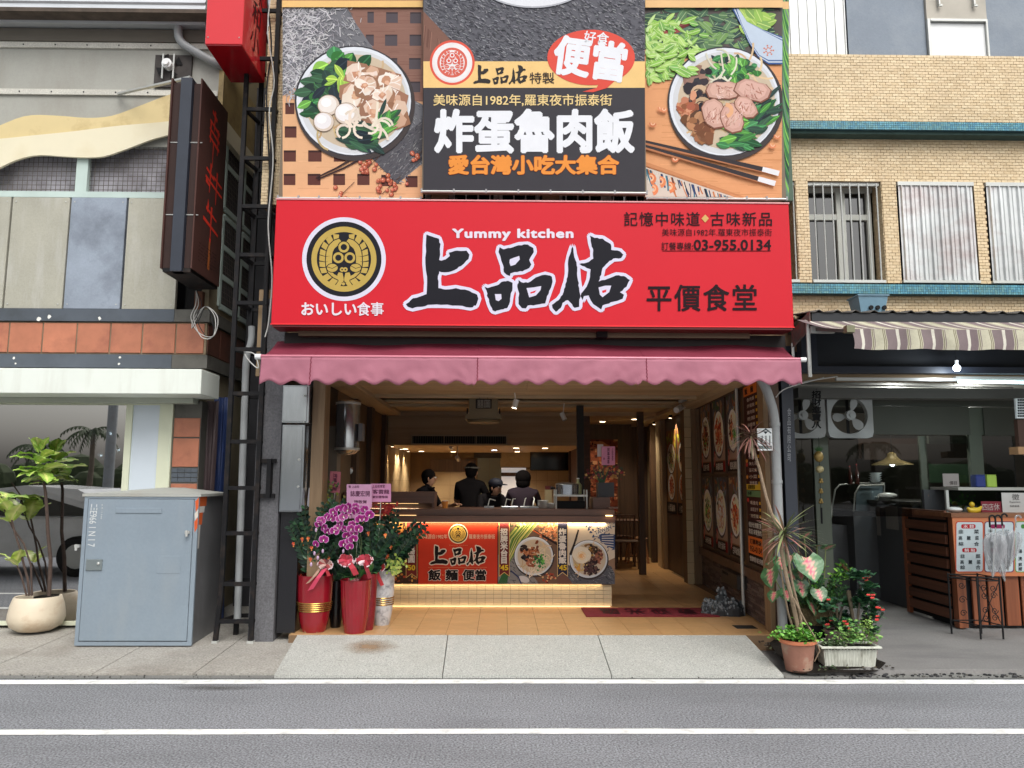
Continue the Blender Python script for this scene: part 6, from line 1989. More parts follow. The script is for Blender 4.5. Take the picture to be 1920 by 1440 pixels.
tl = thing('tube_light','lit fluorescent tube under the beam of the dumpling shop','lamp',P(1860,716,7.5))
a,b = P(1797,715,7.5),P(2020,719,7.5)
mb = MB(); mb.tube([a,b],.014,10); mb.build('tube',emission('tube_glow',(200,240,245),6),tl,smooth=True)
mb = MB(); a2 = P(1567,711,7.5); mb.box(a2.x,a.x-.02,7.48,7.52,a2.z-.015,a2.z+.015); mb.box(a.x-.02,b.x,7.5,7.55,a.z+.018,a.z+.05); mb.build('fixture',M_ALU,tl)
lamp('AREA',((a.x+b.x)/2,7.5,a.z-.03),9,(.8,.95,1),1.0,(0,0,0),size_y=.03,parent=tl)
for k,(px,py)in enumerate(((1678,751),(1814,752))):
 q = P(px,py,9.3)
 mb = MB(); mb.lathe(q.x,9.3,[(.05,q.z),(.05,q.z+.02)],16); tag(mb.build('downlight',emission('soft_white',(230,235,225),5)),['round downlight over the fans side of the dumpling shop ceiling','round downlight over the green door of the dumpling shop'][k],'lamp')
for k,(pa,pm_,pb,r_,m_)in enumerate((((1480,722),(1530,712),(1570,706),.006,M_WW),((1480,726),(1540,722),(1900,727),.008,M_GREY),((1455,745),(1475,728),(1545,708),.006,M_WW))):
 wire([P(*pa,7.5),P(*pm_,7.45),P(*pb,7.45)],r_,['white wire looping up to the tube light fixture','grey conduit running along the beam of the dumpling shop','white wire rising from the pale downpipe to the beam'][k],m_)
def window_fan(px,label):
 c = P(px,779,8.7); s = .52
 t = thing('window_fan',label,'fan',(c.x,8.7,c.z-s/2),'square window fans of the dumpling shop')
 m = mat('fan_plastic',(176,178,176),rough=.4,var=.06,k=.8)
 mb = MB(); n = 40
 def sqr(a,h):
  k = h/max(abs(math.cos(a)),abs(math.sin(a))); return min(k,h*1.32)
 for i in range(n):
  a0,a1 = 2*PI*i/n,2*PI*(i+1)/n
  o0,o1 = sqr(a0,s/2),sqr(a1,s/2); r_ = s*.405
  P0 = lambda r,a,y:(c.x+r*math.cos(a),y,c.z+r*math.sin(a))
  mb.quad(P0(r_,a0,8.69),P0(r_,a1,8.69),P0(o1,a1,8.67),P0(o0,a0,8.67))
  mb.quad(P0(o0,a0,8.67),P0(o1,a1,8.67),P0(o1,a1,8.75),P0(o0,a0,8.75))
  mb.quad(P0(r_,a0,8.69),P0(r_,a0,8.76),P0(r_,a1,8.76),P0(r_,a1,8.69))
 mb.build('fan_frame',m,t,smooth=True)
 mb = MB(); mb.tube([(c.x,8.70,c.z),(c.x,8.645,c.z)],.055,18); mb.tube([(c.x,8.645,c.z),(c.x,8.635,c.z)],.022,12); mb.build('hub',m,t,smooth=True)
 for k in range(3):
  a0 = PI/2-.35+k*2*PI/3; mb = MB(); pts = []
  for i in range(14):
   th = 2*PI*i/14; rr_ = .118+.085*math.cos(th); tt = .36*math.sin(th)
   pts.append((c.x+rr_*math.cos(a0+tt),8.68-.02*math.sin(th),c.z+rr_*math.sin(a0+tt)))
  mb.poly(pts); mb.build('fan_blade',m,t,solid=.004)
 mb = MB(); mb.bar((c.x-.0,8.74,c.z-s*.46),(c.x-.0,8.74,c.z+s*.46),.03,.01); mb.build('rear_strut',M_BLACK,t)
window_fan(1592,'square grey window fan, the fully visible right one of the two'); window_fan(1503,'square grey window fan half hidden behind the black hanging characters')
ch = thing('hanging_charm','vertical string of cut-out black characters hanging in front of the left fan','charm',P(1531,805,8.4))
lettering('招財進寶八',PxPlane(8.4),(1522,733,1539,803),(18,18,20),ch,vertical=True,bold=.04,h=.004)
mb = MB(); mb.tube([P(1531,735,8.41),P(1531,728,8.41)],.002,4); mb.build('thread',M_WB,ch)
pa_ = thing('pineapple_charm','hanging pineapple ornament with gold ball and knotted cord on the green mullion','charm',P(1536,950,8.6))
q = P(1535,856,8.62); GOLD = mat('gold_ornament',(176,146,84),rough=.4,metal=.4,var=.25,scale=40,k=.85)
mb = MB(); mb.ball(q,.055,12,9,sc=(1,.6,1.15)); mb.build('pineapple_body',GOLD,pa_,smooth=True)
mb = MB()
for i in range(9):
 a = -1.2+i*.3; mb.poly([(q.x-.01,q.y,q.z+.05),(q.x+.012,q.y-.01,q.z+.05),(q.x+.07*math.sin(a),q.y-.01,q.z+.08+.05*math.cos(a))])
mb.build('pineapple_crown',mat('crown_green',(60,100,50),rough=.6),pa_)
q2 = P(1537,880,8.62); mb = MB(); mb.ball(q2,.048,12,9,sc=(1,.5,.85)); mb.build('gold_ball',mat('coin_gold',(206,190,140),rough=.4,metal=.3,var=.4,scale=60,k=.85),pa_,smooth=True)
for v in(900,919,938):
 mb = MB(); q3 = P(1539,v,8.62); mb.ball(q3,.022,8,6); mb.ball(q3+Vector((.012,0,-.022)),.016,8,6); mb.ball(q3+Vector((-.012,0,-.022)),.016,8,6); mb.build('knot',GOLD,pa_,smooth=True)
mb = MB(); mb.tube([P(1535,820,8.63),P(1540,980,8.63)],.003,5); mb.bar(P(1540,952,8.62),P(1541,982,8.62),.016); mb.build('cord',M_BLACK,pa_)
pl2 = thing('pendant_lamp','wide brass pendant lamp with lit bulb inside the dumpling shop','lamp',P(1673,875,9.6))
q = P(1673,870,9.6)
mb = MB(); mb.lathe(q.x,9.6,[(.24,q.z-.01),(.235,q.z),(.10,q.z+.05),(.06,q.z+.09),(.05,q.z+.13),(.012,q.z+.15)],28,cap=False); mb.build('lamp_shade',mat('brass_shade',(150,130,84),rough=.45,metal=.2,k=.8),pl2,smooth=True)
mb = MB(); mb.ball((q.x,9.6,q.z+.0),.03,12,8); mb.build('bulb',emission('pendant_bulb',(215,240,250),10),pl2,smooth=True)
mb = MB(); mb.tube([(q.x,9.6,q.z+.15),(q.x,9.6,2.72)],.003,5); mb.build('cord',M_WB,pl2)
lamp('POINT',(q.x,9.6,q.z-.05),5,(.8,.95,1),.03,parent=pl2)
t = thing('bowl_stack','stack of pale bowls on the shelf behind the dumpling shop glass','bowls',P(1641,905,9.9))
for k in range(5):
 q = P(1641,903-k*4.2,9.9); mb = MB(); mb.lathe(q.x,9.9,[(.04,q.z-.03),(.085,q.z),(.08,q.z),(.035,q.z-.02)],16,cap=False); mb.build('bowl',M_WHITEP,t,smooth=True)
def bottle(px,py,Y,h,r,m,label,grp='bottles on the shelf of the dumpling shop',capm=None):
 q = P(px,py,Y); t = thing('bottle',label,'bottle',q,grp)
 mb = MB(); mb.lathe(q.x,Y,[(r,q.z),(r,q.z+h*.62),(r*.35,q.z+h*.8),(r*.35,q.z+h)],12); mb.build('bottle_body',m,t,smooth=True)
 mb = MB(); mb.lathe(q.x,Y,[(r*.42,q.z+h),(r*.42,q.z+h*1.06)],10); mb.build('cap',capm or M_WHITEP,t); return t
bottle(1594,908,9.8,.22,.03,mat('dark_red_sauce',(70,24,22),rough=.2),'dark red sauce bottle left of its neighbour on the shelf',capm=mat('red_cap',(170,40,40)))
bottle(1607,908,9.8,.24,.03,mat('dark_red_sauce'),'dark red sauce bottle right of its neighbour on the shelf',capm=mat('red_cap'))
dk = thing('dark_counter','dark grey block counter receding into the dumpling shop with papers taped on','counter',(4.9,9.6,.1))
M_DKC = mat('slate_counter',(88,90,94),rough=.55,var=.08,k=.75)
Yc0,Yc1 = 9.12,10.7; xc = 4.86
zc_ = Z(941,9.12,1700)
mb = MB(); mb.box(xc+.0,xc+.9,Yc0,Yc1,.1,zc_-.04); mb.build('counter_body',M_DKC,dk)
mb = MB(); mb.box(xc-.02,xc+.92,Yc0-.02,Yc1,zc_-.038,zc_); mb.build('counter_top',mat('counter_top_grey',(110,108,106),rough=.4,k=.8),dk)
mb = MB(); mb.box(xc-.3,xc-.001,10.0,Yc1+.4,.1,zc_-.15); mb.build('side_cupboard',M_DKC,dk)
mb = MB()
for(ya,yb,za,zb5)in((9.9,10.15,zc_-.45,zc_-.08),(9.45,9.75,zc_-.35,zc_-.06)):mb.box(xc-.004,xc-.001,ya,yb,za,zb5)
mb.build('paper_notice',mat('dim_paper',(150,146,142),rough=.8,k=.8),dk)
bt = P(1672,937,9.2); t = thing('plate_stack','pile of plates and a covered dish on the dark counter','dishes',(bt.x,9.4,zc_))
for k in range(4):
 mb = MB(); mb.lathe(bt.x,9.4,[(.06,zc_+k*.014),(.11,zc_+.012+k*.014)],18,cap=False); mb.build('plate',M_WHITEP,t,smooth=True)
mb = MB(); mb.ball((bt.x+.06,9.42,zc_+.07),.10,14,8,sc=(1.2,.8,.35)); mb.build('dish_cover',M_WHITEP,t,smooth=True)
gc = thing('glass_case','curved glass food case with silver edges standing behind the dark counter','display case',P(1600,985,10.2))
Yg = 10.2
fr = [P(1556,985,Yg),P(1560,950,Yg),P(1566,918,Yg),P(1574,909,Yg),P(1600,906,Yg),P(1658,906,Yg),P(1658,985,Yg)]
mb = MB(); mb.tube(fr,.012,6); mb.tube([P(1598,985,Yg-.05),P(1603,925,Yg-.05),P(1612,910,Yg-.05),P(1656,909,Yg-.05)],.012,6); mb.build('case_frame',M_ALU,gc,smooth=True)
mb = MB(); mb.poly([P(1604,985,Yg),P(1606,925,Yg),P(1613,912,Yg),P(1655,911,Yg),P(1655,985,Yg)]); mb.build('case_glass',mat('milky_glass',(128,146,156),rough=.2,k=.8),gc)
mb = MB(); mb.box(fr[0].x,fr[-1].x,Yg,Yg+.4,.1,fr[0].z); mb.build('case_base',M_DKC,gc)
fc = thing('planked_counter','red-brown planked counter front of the dumpling shop, corner towards the street','counter',(4.8,8.1,.1))
Yk = 8.10; xk = X(1792,Yk,1060); zk1 = Z(962,Yk,1850); zk0 = .12
mb = MB(); mb.box(xk+.05,9.8,Yk+.08,Yk+.6,.1,zk1-.05); mb.build('counter_core',M_SHEET,fc)
mb = MB(); mb.box(xk-.03,9.8,Yk-.03,Yk+.7,zk1-.045,zk1); mb.build('counter_board',wood_mat('counter_board',(110,66,42),(140,92,60),'X',1,.5),fc)
for(a,b)in((0,.05),(.055,.10)):
 mb = MB(); mb.box(xk+a,xk+b,Yk+.0+a*.2,Yk+.09,zk0-.02,zk1-.05); mb.build('corner_post',W_RED,fc)
x = xk+.17; k = 0
zplank = zk1-.06
while x<9.6:
 w = .145; mb = MB(); mb.box(x,x+w,Yk+.02+.006*(k%2),Yk+.05,zk0-.0,zplank,bev=.004); mb.build('plank',W_RED,fc); x+=w+.028; k+=1
xs_side = xk-.0
for k in range(9):
 z0 = .17+k*.128
 mb = MB(); mb.box(xs_side-.01,xs_side+.02,Yk+.14,9.10,z0,z0+.098,bev=.004); mb.build('slat',W_REDX,fc)
mb = MB(); mb.box(xs_side+.03,xs_side+.045,Yk+.1,9.1,.12,zk1-.06); mb.build('slat_backing',M_BLACK,fc)
mb = MB(); mb.box(xs_side-.012,xs_side+.03,9.05,9.11,.1,zk1-.05); mb.build('corner_post',W_RED,fc)
mbd = thing('menu_board','orange-edged menu board of dumplings and potstickers on the planked counter','menu board',(5.2,8.07,.6))
Yq = 8.09
def mbx(px0,py0,px1,py1,d,m,name):
 mb = MB(); mb.box(X(px0,Yq,1030),X(px1,Yq,1030),Yq-d,Yq-d+.012,Z(py1,Yq,1860),Z(py0,Yq,1860)); return mb.build(name,m,mbd)
mbx(1788,970,2100,1080,.012,mat('orange_board',(216,130,84),rough=.5,k=.8),'board')
pr = Print(PxPlane(Yq-.012),h0=.002)
def rrect(x0,y0,x1,y1,r,c):
 pts = []
 for(cx,cy,a0)in((x1-r,y0+r,-PI/2),(x1-r,y1-r,0),(x0+r,y1-r,PI/2),(x0+r,y0+r,PI)):
  for i in range(5):a = a0+PI/2*i/4; pts.append((cx+r*math.cos(a),cy+r*math.sin(a)))
 pr.poly(pts,c)
for(a,b,c)in((1791.5,1844,(196,66,50)),(1845.5,1901,(120,60,90)),(1903,1960,(120,160,90))):
 rrect(a,977.5,b,1073,5,c); rrect(a+1.6,979,b-1.6,1071.5,4.5,(206,218,222))
for(x,y,c)in((1802,983,(190,40,50)),(1804,1027.5,(190,40,50)),(1857,983,(150,50,90)),(1857,1027.5,(150,50,90)),(1914,983,(80,140,70))):rrect(x,y,x+27,y+8,3,c)
pr.build('printed_panel',mbd)
PMB = PxPlane(Yq-.012); hb_ = pr.h+.002; ink = (36,44,50)
lettering('水 餃',PMB,(1806,984,1826,990),(236,220,220),mbd,bold=.02,h=hb_)
lettering('鍋 貼',PMB,(1808,1028.5,1828,1034.5),(236,220,220),mbd,bold=.02,h=hb_)
for(y,s_)in((993,'韭　　菜'),(1005,'高　麗　菜'),(1016,'綜　　合'),(1039,'韭　　菜'),(1050,'高　麗　菜'),(1060,'綜　　合')):
 lettering(s_,PMB,(1797 if y<1030 else 1800,y,1835 if y<1030 else 1838,y+7.5),ink,mbd,bold=.02,h=hb_)
for(y,s_)in((993,'玉　　米'),(1005,'鮮　　蝦'),(1016,'辣　　味'),(1050,'貢　丸　湯'),(1060,'酸　辣　湯')):lettering(s_,PMB,(1852,y,1892,y+7.5),ink,mbd,bold=.02,h=hb_)
for(y,s_)in((1030,'湯'),(1044,'燙'),(1055,'鮮'),(1063,'豬')):lettering(s_,PMB,(1909,y,1916,y+7),ink,mbd,bold=.02,h=hb_)
dc = thing('counter_display_case','low glass display case with silver frame on the planked counter','display case',(5.2,8.4,zk1))
Yd = 8.35
def dbar(p,q):
 mb = MB(); mb.bar(p,q,.022); return mb
xa,xb,zt5 = X(1775,Yd,930),7.4,Z(914,Yd,1850)
mb = MB(); mb.box(X(1757,Yd+.4,930),xb,Yd-.02,Yd+.6,zt5-.03,zt5); mb.build('case_top',mat('pale_worktop',(190,188,180),rough=.4,k=.8),dc)
mb = MB(); mb.bar((xa,Yd,zk1),(xa,Yd,zt5-.03),.03); mb.bar((X(1765,Yd+.5,930),Yd+.5,zk1),(X(1765,Yd+.5,930),Yd+.5,zt5),.02); mb.build('case_post',M_ALU,dc)
mb = MB(); mb.quad((xa,Yd+.005,zk1),(xb,Yd+.005,zk1),(xb,Yd+.005,zt5-.03),(xa,Yd+.005,zt5-.03)); mb.build('case_glass',glass_mat('case_glass',(170,180,176),mirror=.04,dark=.2),dc)
mb = MB(); mb.box(xa,xb,Yd+.45,Yd+.5,zk1,zt5-.03); mb.build('case_back',M_DKC,dc)
def cpaper(px0,py0,px1,py1,Y,col,label,texts=(),th=.003):
 x0,x1 = X(px0,Y,(py0+py1)/2),X(px1,Y,(py0+py1)/2); z1,z0 = Z(py0,Y,(px0+px1)/2),Z(py1,Y,(px0+px1)/2)
 t = thing('notice',label,'notice',((x0+x1)/2,Y,z0))
 mb = MB(); mb.box(x0,x1,Y,Y+th,z0,z1); mb.build('paper',mat('paper_%d_%d_%d'%col,col,rough=.7,var=.04,k=.88),t)
 for(s_,bx,c,b_)in texts:lettering(s_,PxPlane(Y),bx,c,t,bold=b_,h=.002)
 return t
cpaper(1879,924,1960,963,Yd-.045,(206,202,198),'white hiring notice leaning on the display case at the right edge',(('徵',(1897,926,1911,938),(60,56,56),0),('Kaeonara',(1893,939,1913,943),(90,86,84),0),('長期兼職',(1893,947,1911,951),(90,86,84),0)))
cpaper(1840,940,1878,962,Yd-.03,(130,34,48),'dark red sign with white characters inside the low display case',(('四店休',(1842,944,1874,957),(200,190,186),.0),))
cpaper(1768,888,1798,912,8.6,(160,150,146),'pale leaflet holder standing on the display case',(('價目',(1780,902,1794,909),(60,50,50),0),))
mb = MB(); c_ = P(1790,955,8.25); mb.ball((c_.x,8.25,zk1+.03),.08,16,8,sc=(1,.8,.38)); tag(mb.build('white_melon',mat('white_plate_lid',(206,204,200),rough=.4),smooth=True),'white lidded dish at the left end of the low display case','dish')
bn = thing('toy_duck','yellow banana-shaped duck figure sitting on the planked counter','figure',(X(1826,8.2,950),8.2,zk1))
cxb = X(1826,8.2,950); YEL = mat('yellow_plastic',(214,178,40),rough=.4,k=.9)
mb = MB(); mb.tube([(cxb-.07,8.2,zk1+.05),(cxb-.045,8.2,zk1+.025),(cxb,8.2,zk1+.022),(cxb+.05,8.2,zk1+.03),(cxb+.085,8.2,zk1+.065)],[.012,.03,.036,.026,.008],10); mb.build('body',YEL,bn,smooth=True)
mb = MB(); mb.ball((cxb-.02,8.2,zk1+.085),.028,10,8); mb.build('head',YEL,bn,smooth=True)
def cup(px,col,label):
 q = P(px,912,8.6); t = thing('canister',label,'canister',(q.x,8.6,zt5),'canisters on the display case')
 mb = MB(); mb.box(q.x-.055,q.x+.055,8.55,8.66,zt5+.001,zt5+.13,bev=.008); mb.build('canister_body',mat('can_%d'%px,col,rough=.4,k=.85),t)
 mb = MB(); mb.box(q.x-.05,q.x+.05,8.555,8.655,zt5+.131,zt5+.14); mb.build('lid',mat('can_%d'%px),t)
cup(1835,(36,56,130),'dark blue square canister on top of the display case'); cup(1856,(176,206,84),'lime green square canister on top of the display case')
t = thing('pot_herb','small leafy herb in the low display case','plant',(X(1803,8.5,940),8.5,zk1))
mb = MB(); rr = random.Random(2)
for i in range(70):
 q = Vector((X(1805,8.5,940)+rr.gauss(0,.07),8.5+rr.gauss(0,.04),zk1+.09+rr.gauss(0,.05))); a = rr.uniform(0,6.3)
 d = Vector((math.cos(a),0,math.sin(a)))*.035; n = Vector((-d.z,0,d.x))*.5
 mb.poly([q,q+d*.5+n,q+d,q+d*.5-n],rgb(rr.choice([(60,120,50),(90,150,60),(46,96,44)]),.8))
mb.build('foliage',M_FOL,t)
rk = thing('wall_rack','perforated white rack hanging at the right edge over a small wooden shelf','rack',P(1912,780,8.2))
mb = MB(); mb.box(X(1906,8.2,770),X(1960,8.2,770),8.2,8.23,Z(784,8.2,1900),Z(747,8.2,1900)); mb.build('rack_panel',M_WHITEP,rk)
mb = MB()
for i in range(4):
 for j in range(7):
  q = P(1909.5+i*3.4,750+j*5,8.195); mb.box(q.x-.006,q.x+.006,8.192,8.199,q.z-.01,q.z+.01)
mb.build('rack_holes',M_BLACK,rk)
mb = MB(); mb.box(X(1905,8.25,770),X(1960,8.25,770),8.24,8.3,Z(850,8.2,1900),Z(786,8.2,1900)); mb.build('brown_box',mat('dark_box',(70,46,36),rough=.7),rk)
mb = MB(); mb.box(X(1904,8.2,850),X(1960,8.2,850),8.15,8.3,Z(852,8.2,1900),Z(838,8.2,1900)); mb.build('wooden_shelf',mat('tan_wood',(160,120,84),rough=.6),rk)
us = thing('umbrella_stand','black wrought-iron umbrella stand with scrollwork in front of the planked counter','umbrella stand',(X(1830,7.75,1180),7.75,.09))
ux0,ux1 = X(1797,7.75,1130),X(1861,7.75,1130); uy0,uy1 = 7.62,7.9; uz1 = Z(1082,7.75,1830); uz0 = .085
def um(name,segs_,r=.006,pts=None):
 mb = MB()
 for(a,b)in segs_:mb.tube([a,b],r,6)
 return mb.build(name,M_BLACK,us,smooth=True)
cor = [(ux0,uy1),(ux1-.04,uy1),(ux1,uy0),(ux0+.12,uy0)]
for(x,y)in cor:um('leg',[((x,y,uz0),(x,y,uz1+.02))],.009)
for z in(uz1-.02,uz0+.13,uz1+.01):
 um('ring_bar',[((cor[i][0],cor[i][1],z),(cor[(i+1)%4][0],cor[(i+1)%4][1],z))for i in range(4)],.006)
mb = MB()
def scroll(cx,cz,y,r,s,n=18,turns=1.4):
 pts = []
 for i in range(n):
  t_ = i/(n-1); a = s*t_*turns*2*PI; rr_ = r*(1-.8*t_); pts.append((cx+rr_*math.cos(a),y,cz+rr_*math.sin(a)))
 mb.tube(pts,.004,5)
hm = (uz0+.13+uz1)/2
for(xa2,xb2)in((ux0+.12,ux1),):
 xm2 = (xa2+xb2)/2
 for(zz,sg_)in((uz1-.09,1),(hm+.06,-1),(hm-.08,1),(uz0+.2,-1)):
  scroll(xm2-.045,zz,uy0,.035,sg_); scroll(xm2+.045,zz,uy0,.035,-sg_)
 mb.tube([(xa2,uy0,uz0+.13),(xb2,uy0,uz1-.02)],.004,5); mb.tube([(xb2,uy0,uz0+.13),(xa2,uy0,uz1-.02)],.004,5)
 scroll(ux0+.05,hm,uy0+.14,.04,1); scroll(ux0+.05,hm+.14,uy0+.14,.035,-1); scroll(ux0+.05,hm-.13,uy0+.14,.035,1)
mb.build('scrollwork',M_BLACK,us,smooth=True)
M_CLR = mat('clear_vinyl',(190,192,196),rough=.25,alpha=.42,var=.1,k=.9,spec=.7)
def umbrella(pxh,pyh,pxt,pyt,Y,label,w=.07,hook=True):
 t = thing('umbrella',label,'umbrella',P(pxt,pyt,Y),'clear umbrellas on the stand')
 a,b = P(pxh,pyh,Y),P(pxt,pyt,Y); L = (a-b).length; d = (a-b).normalized()
 mb = MB(); n = 28; m = 14
 prof = [(.0,.006),(.12,.02),(.3,.6*w),(.55,.9*w),(.75,w),(.88,.8*w),(.93,.35*w)]
 rings = []
 s = d.cross(Vector((0,1,0))).normalized(); u_ = d.cross(s)
 for(t_,r_)in prof:
  q = b+d*L*t_*.92
  rings.append([q+(s*math.cos(2*PI*j/n)+u_*math.sin(2*PI*j/n))*r_*(1+(.28 if t_>.2 else 0)*math.sin(j*2*PI/n*7+t_*3))for j in range(n)])
 vs_ = [p for rg in rings for p in rg]; fs = []
 for i in range(len(prof)-1):
  for j in range(n):fs.append([i*n+j,i*n+(j+1)%n,(i+1)*n+(j+1)%n,(i+1)*n+j])
 mb.add(vs_,fs); mb.build('folded_canopy',M_CLR,t,smooth=True)
 mb = MB(); mb.tube([b,a],.005,6); mb.build('shaft',M_ALU,t)
 mb = MB(); hk = [a+Vector((0,0,-.02)),a+Vector((0,0,.06))]
 for i in range(7):an = PI*i/6; hk.append(a+Vector((.028-.028*math.cos(an),0,.07+.028*math.sin(an))))
 mb.tube(hk,.009,7); mb.build('handle',M_BLACK if hook else M_CLR,t,smooth=True)
umbrella(1856,985,1884,1090,7.72,'clear folded umbrella with a black hook handle, leftmost on the menu board',.075)
umbrella(1867,985,1861,1085,7.66,'clear folded umbrella with a black hook handle, hanging over the stand in the middle',.09)
umbrella(1879,982,1890,1070,7.78,'clear folded umbrella whose black handle is the rightmost of three',.07)
umbrella(1905,985,1893,1062,7.74,'clear folded umbrella with a milky white handle near the right edge',.06,False)
lamp('AREA',(5.5,9.8,2.6),16,(.9,.95,1),1.2,parent=None)if False else None
lamp('POINT',P(1678,765,9.3),34,(.95,.96,.9),.06); lamp('POINT',P(1814,766,9.3),34,(.95,.95,.88),.05)

# ==== serving counter with printed banner
YCt = 9.14
W_CNT = wood_mat('counter_walnut',(78,54,46),(112,80,66),'X',1.0,.45)
ct = thing('serving_counter','long walnut serving counter with lit picture banner over a cream tiled base','counter',(-.3,YCt,ZS))
cxl,cxr = XL+.02,X(1152,YCt,1040)
zt6,zt7,zbn,ztl = Z(955,YCt),Z(979,YCt),Z(1095,YCt),ZS
zmid = Z(967,YCt)
mb = MB(); mb.box(cxl,cxr+.01,YCt+.03,YCt+.75,zmid+.002,zt6); mb.build('counter_top',W_CNT,ct)
mb = MB(); mb.box(cxl,cxr+.01,YCt-.03,YCt+.75,zt7,zmid-.002); mb.build('counter_apron',W_CNT,ct)
mb = MB(); mb.box(cxl,cxr-.03,YCt+.06,YCt+.70,ztl+.02,zt7-.002); mb.build('counter_core',M_TJ,ct)
mb = MB(); mb.box(cxl,cxr,YCt+.012,YCt+.055,zbn,zt7-.02); mb.build('banner_board',W_POST,ct)
YBn = YCt+.012
pr = Print(PxPlane(YBn),h0=.001,clip=(640,979.5,1152.5,1095))
pr.rect(640,979,784,1095,(70,50,40));
for i in range(260):
 pr.ell(pr.rnd.uniform(690,784),pr.rnd.uniform(980,1096),pr.rnd.uniform(1,3),pr.rnd.uniform(1,3),pr.rnd.choice([(200,130,60),(160,90,50),(226,170,90),(90,60,50),(180,70,50)]),n=6)
 if i%4:pr.h-=pr.eps
pr.rect(735,980,755,998,(226,150,80)); bowl(pr,742,1047,15,'dark'); pr.ell(728,1046,26,30,(222,206,170))
def ribbon(x0,x1,c,edge,top=979,tipy=1075):
 xm = (x0+x1)/2
 pr.poly([(x0-1,top),(x1+1,top),(x1+1,tipy+6),(xm,tipy-1.5),(x0-1,tipy+6)],edge); pr.poly([(x0,top),(x1,top),(x1,tipy+4),(xm,tipy-3),(x0,tipy+4)],c)
ribbon(762,781.5,(120,46,44),(222,180,110),tipy=1078)
pr.rect(784.5,979,932.5,1095,(206,60,38)); pr.rect(783,979,784.5,1095,(60,36,34)); pr.rect(932.5,979,934,1095,(60,36,34))
crest(pr,859,1001,18.5,outer=(240,226,190),dark=(50,34,30),gold=(226,184,90))
brush_name(pr,806,1022.5,911,1060,ink=(28,20,20),edge=(232,214,196),back=(206,60,38),ew=30)
pr.rect(803,1063.2,913,1064,(226,130,80)); pr.rect(803,1090.6,913,1091.3,(190,120,90))
for x in(830.5,862):pr.ell(x,1078,1.2,1.2,(226,150,80),n=8)
pr.rect(934,979,1045,1095,(120,92,76)); slate(pr,[(934,1040),(975,1040),(1010,1095),(934,1095)],120,base=(136,132,130))
for i in range(150):
 x,y = pr.rnd.uniform(1010,1045),pr.rnd.uniform(980,1015); pr.ell(x,y,2.4,1.3,pr.rnd.choice([(236,160,110),(220,134,90),(244,184,140)]),rot=pr.rnd.uniform(0,3),n=7)
for i in range(34):pr.stroke([(1005-i*1.1+6,978),(985-i*1.1,1010),(956-i*.5,1052+i%5)],1.6,pr.rnd.choice([(206,196,110),(120,150,66),(70,110,56),(226,216,150),(90,130,60)]),8)
for i in range(8):pr.curl(958+i*4,981+i%3*3,9,3,pr.rnd.uniform(0,6),3,pr.rnd.choice([(240,220,140),(60,60,40)]),6)
pr.stroke([(1000,994),(1046,1021)],4,(50,38,40)); pr.stroke([(999,994),(1016,1004)],2,(216,110,60))
for i in range(26):pr.ell(pr.rnd.gauss(1030,6),pr.rnd.gauss(1082,6),2,2,pr.rnd.choice([(176,70,50),(226,170,120),(110,40,36)]),n=7)
pr.ell(982,1086,11,6,(206,200,200),rot=.3); pr.stroke([(958,1070),(972,1082),(978,1096)],2.5,(50,56,96))
for i in range(9):pr.stroke([(934+i*2,1095),(945+i,1070)],1.5,(56,100,60))
bowl(pr,1000.5,1042.5,37,'noodle')
ribbon(936.5,954.5,(112,42,44),(226,180,110))
pr.rect(1045,979,1153,1095,(222,204,182)); slate(pr,[(1045,1095),(1045,1050),(1068,1060),(1115,1050),(1153,1062),(1153,1095)],240,base=(92,92,98))
pr.poly([(1045,1082),(1058,1074),(1074,1095),(1045,1095)],(120,84,72)); pr.poly([(1132,1055),(1153,1045),(1153,1078),(1146,1062)],(150,118,96))
NB = (62,78,118)
for i in range(60):
 x,y = 1103+pr.rnd.uniform(0,48),980+pr.rnd.uniform(0,52)
 if y>990+(x-1100)*1.1:continue
 pr.curl(x,y,pr.rnd.uniform(3,8),pr.rnd.uniform(1,2),pr.rnd.uniform(0,6.3),pr.rnd.uniform(-2,2),NB,10,n=4)
for i in range(8):pr.leaf(1102+i*2.2,984+i*3.6,6,3,2.6+pr.rnd.uniform(-1,1),NB)
pr.poly([(1122,1000),(1153,1002),(1153,1012),(1152,1030),(1138,1024),(1125,1014)],NB)
for i in range(5):pr.stroke([(1128,1005+i*4),(1150,1004+i*5)],1.3,(222,214,206))
pr.poly([(1113,1000),(1143,984),(1147,990),(1117,1006)],(226,216,204))
bowl(pr,1103,1048,36,'egg')
pr.stroke([(1084,993),(1077,1018),(1069,1040)],2.2,(54,46,46),w2=5)
for k in range(3):pr.stroke([(1083+k*1.2,993),(1078+k*1.2,1014)],.6,(54,46,46))
ribbon(1045.5,1063.5,(46,46,66),(226,190,130))
pr.build('printed_banner',ct)
PB = PxPlane(YBn); hb2 = pr.h+.001
TAIW = lettering('TAIWAN',PB,(1114,990,1146,997),NB,ct,bold=.02,h=hb2,rot=-.38)
CW = (232,222,212); YW = (226,190,50)
lettering('闔家湯圓',PB,(765.5,995,778,1054.5),CW,ct,bold=.04,h=hb2,vertical=True,outline=(.02,(60,24,24)))
lettering('招牌米台目',PB,(938.5,991,951.5,1056),CW,ct,bold=.05,h=hb2,vertical=True,outline=(.02,(60,24,24)))
lettering('炸蛋魯肉飯',PB,(1047.5,991,1061,1056),CW,ct,bold=.05,h=hb2,vertical=True,outline=(.02,(20,20,40)))
